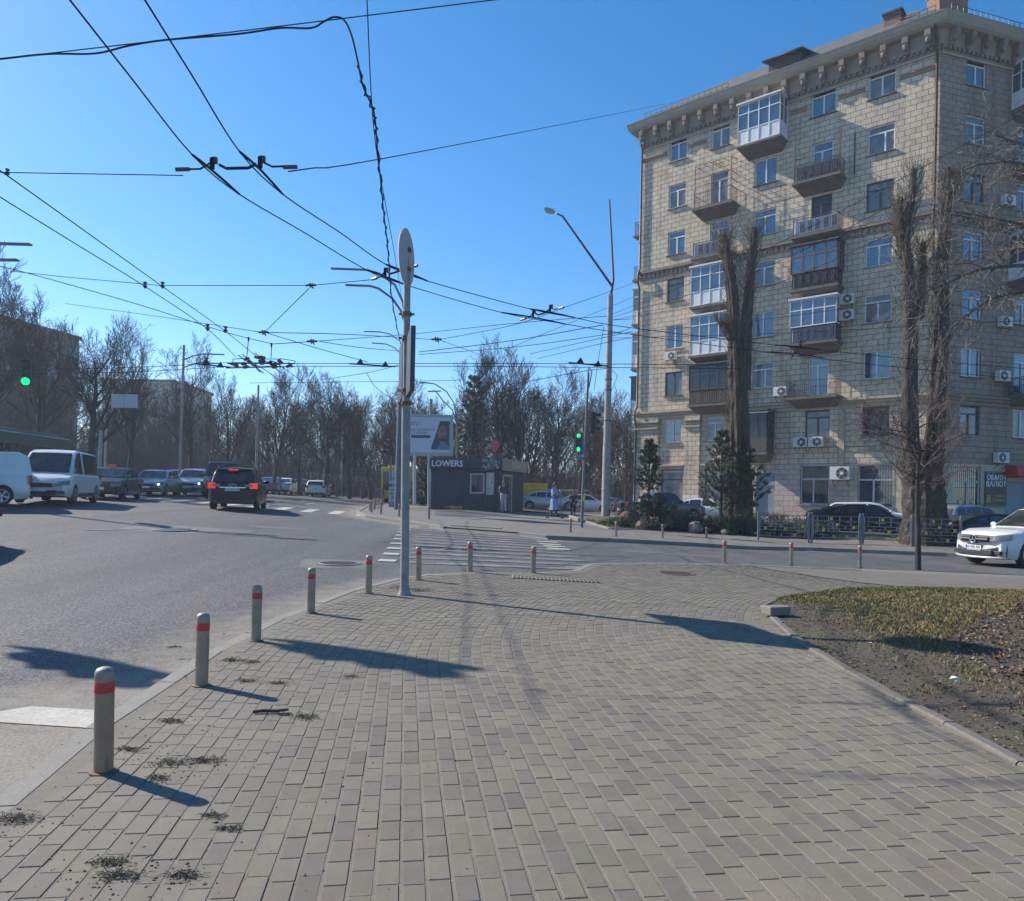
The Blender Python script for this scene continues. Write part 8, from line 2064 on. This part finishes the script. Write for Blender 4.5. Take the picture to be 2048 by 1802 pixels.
for x in (.47, -.38): b = MB(); b.lathe([(.06, -.025), (.10, -.03), (.115, 0), (.10, .03), (.06, .025)], (x, 0, .115), 18, M=Matrix.Rotation(pi / 2, 3, 'X')); b.build('wheel', M_tyre, o)
cq = G(1147, 1030, 0.02)
sit = dict(pelvis=(-.10, 0, .80), waist=(-.06, 0, .95), chest=(.03, 0, 1.14), neckb=(.06, 0, 1.27), neck=(.08, 0, 1.33), head=(.11, 0, 1.42), hipL=(-.08, .09, .77), hipR=(-.08, -.09, .77), kneeL=(.24, .11, .62), kneeR=(.18, -.11, .50), ankleL=(.12, .11, .27), ankleR=(.05, -.11, .14), toeL=(.24, .12, .23), toeR=(.17, -.12, .09), shoL=(.05, .18, 1.21), shoR=(.05, -.18, 1.21), elbL=(.18, .25, 1.0), elbR=(.18, -.25, 1.0), wriL=(.37, .23, .94), wriR=(.37, -.23, .94), handL=(.43, .22, .94), handR=(.43, -.22, .94))
person('cyclist in dark clothes riding a small bicycle', cq, H(-105), sit, mat('black jacket', (0.015, 0.015, 0.02), 0.8), mat('black trousers', (0.014, 0.014, 0.017), 0.8), M_hair, mat('dark boots', (0.04, 0.035, 0.03), 0.6), 1.0)
o = thing('bicycle', 'small bicycle with pale rims under the dark clothed cyclist', 'bicycle', cq, H(-105))
for x in (.48, -.42):
    b = MB(); b.lathe([(.245, -.02), (.27, -.018), (.28, 0), (.27, .018), (.245, .02)], (x, 0, .28), 24, M=Matrix.Rotation(pi / 2, 3, 'X')); w_ = b.build('wheel', M_tyre, o)
    b = MB(); b.lathe([(.235, -.015), (.247, -.015), (.247, .015), (.235, .015)], (x, 0, .28), 24, M=Matrix.Rotation(pi / 2, 3, 'X'))
    for a in range(10): b.bar((x, 0, .28), (x + .235 * cos(a * .628), 0, .28 + .235 * sin(a * .628)), .008)
    b.build('rim', mat('pale rim', (0.55, 0.56, 0.58), 0.4), w_)
b = MB()
for a_, c_ in (((-.42, 0, .28), (-.02, 0, .30)), ((-.02, 0, .30), (-.14, 0, .70)), ((-.42, 0, .28), (-.13, 0, .62)), ((-.02, 0, .30), (.34, 0, .72)), ((-.13, 0, .62), (.33, 0, .74)), ((.33, 0, .74), (.48, 0, .28)), ((.33, 0, .74), (.32, 0, .93))): b.tube([a_, c_], .018, 6)
b.build('frame', M_dmetal, o)
b = MB(); b.tube([(.40, -.26, .93), (.33, -.1, .93), (.33, .1, .93), (.40, .26, .93)], .014, 6); b.build('handlebar', M_blackp, o)
b = MB(); b.ball((-.14, 0, .71), (.12, .07, .03), 10, 6); b.build('saddle', M_blackp, o)

car('sedan_car', 'dark car waiting outside the picture edge, only its shadow in view', 'car', V((-11.9, 14.4, GZ(-12, 14) - .1)), H(-80), 'sedan', P_dark, parts=False)
car('estate_car', 'grey car waiting farther outside the picture edge, only its shadow in view', 'car', V((-17.6, 21.5, GZ(-17, 21) - .1)), H(-80), 'estate', P_slate, parts=False)
for c_, l_ in ((V((-9.13, 11.6, 6.3)), 'traffic light hung over the road beyond the picture edge, shading the pavement'), (V((-11.9, 11.5, 6.3)), 'traffic light hung over the road beyond the picture edge, shading the carriageway')):
    o = thing('hanging_traffic_light', l_, 'traffic light', c_)
    signal_head(o, V((0, 0, 0)), 3, radians(35), [M_off] * 3, 1.35)
    b = MB(); b.prism([(-.10, .16, 1.0), (.16, .16, .85), (.22, .16, 0), (.12, .16, -.75), (-.16, .16, -.9), (-.2, .16, .4)], (0, .03, 0)); b.build('back_board', M_blackp, o)
# ---------------------------------------------------------------- the air
hz = MB(); hz.box((0, 0, 19.5), (1300, 1300, 46)); 
hm = bpy.data.materials.new('haze'); hm.use_nodes = True; ht = hm.node_tree; ht.nodes.clear()
ho = ht.nodes.new('ShaderNodeOutputMaterial'); hv = ht.nodes.new('ShaderNodeVolumePrincipled'); hv.inputs['Color'].default_value = (0.75, 0.86, 1.0, 1); hv.inputs['Density'].default_value = 0.0008; hv.inputs['Anisotropy'].default_value = 0.3
ht.links.new(hv.outputs[0], ho.inputs['Volume'])
tag(hz.build('haze', hm), 'thin spring haze in the air over the crossing', 'haze', kind='stuff')
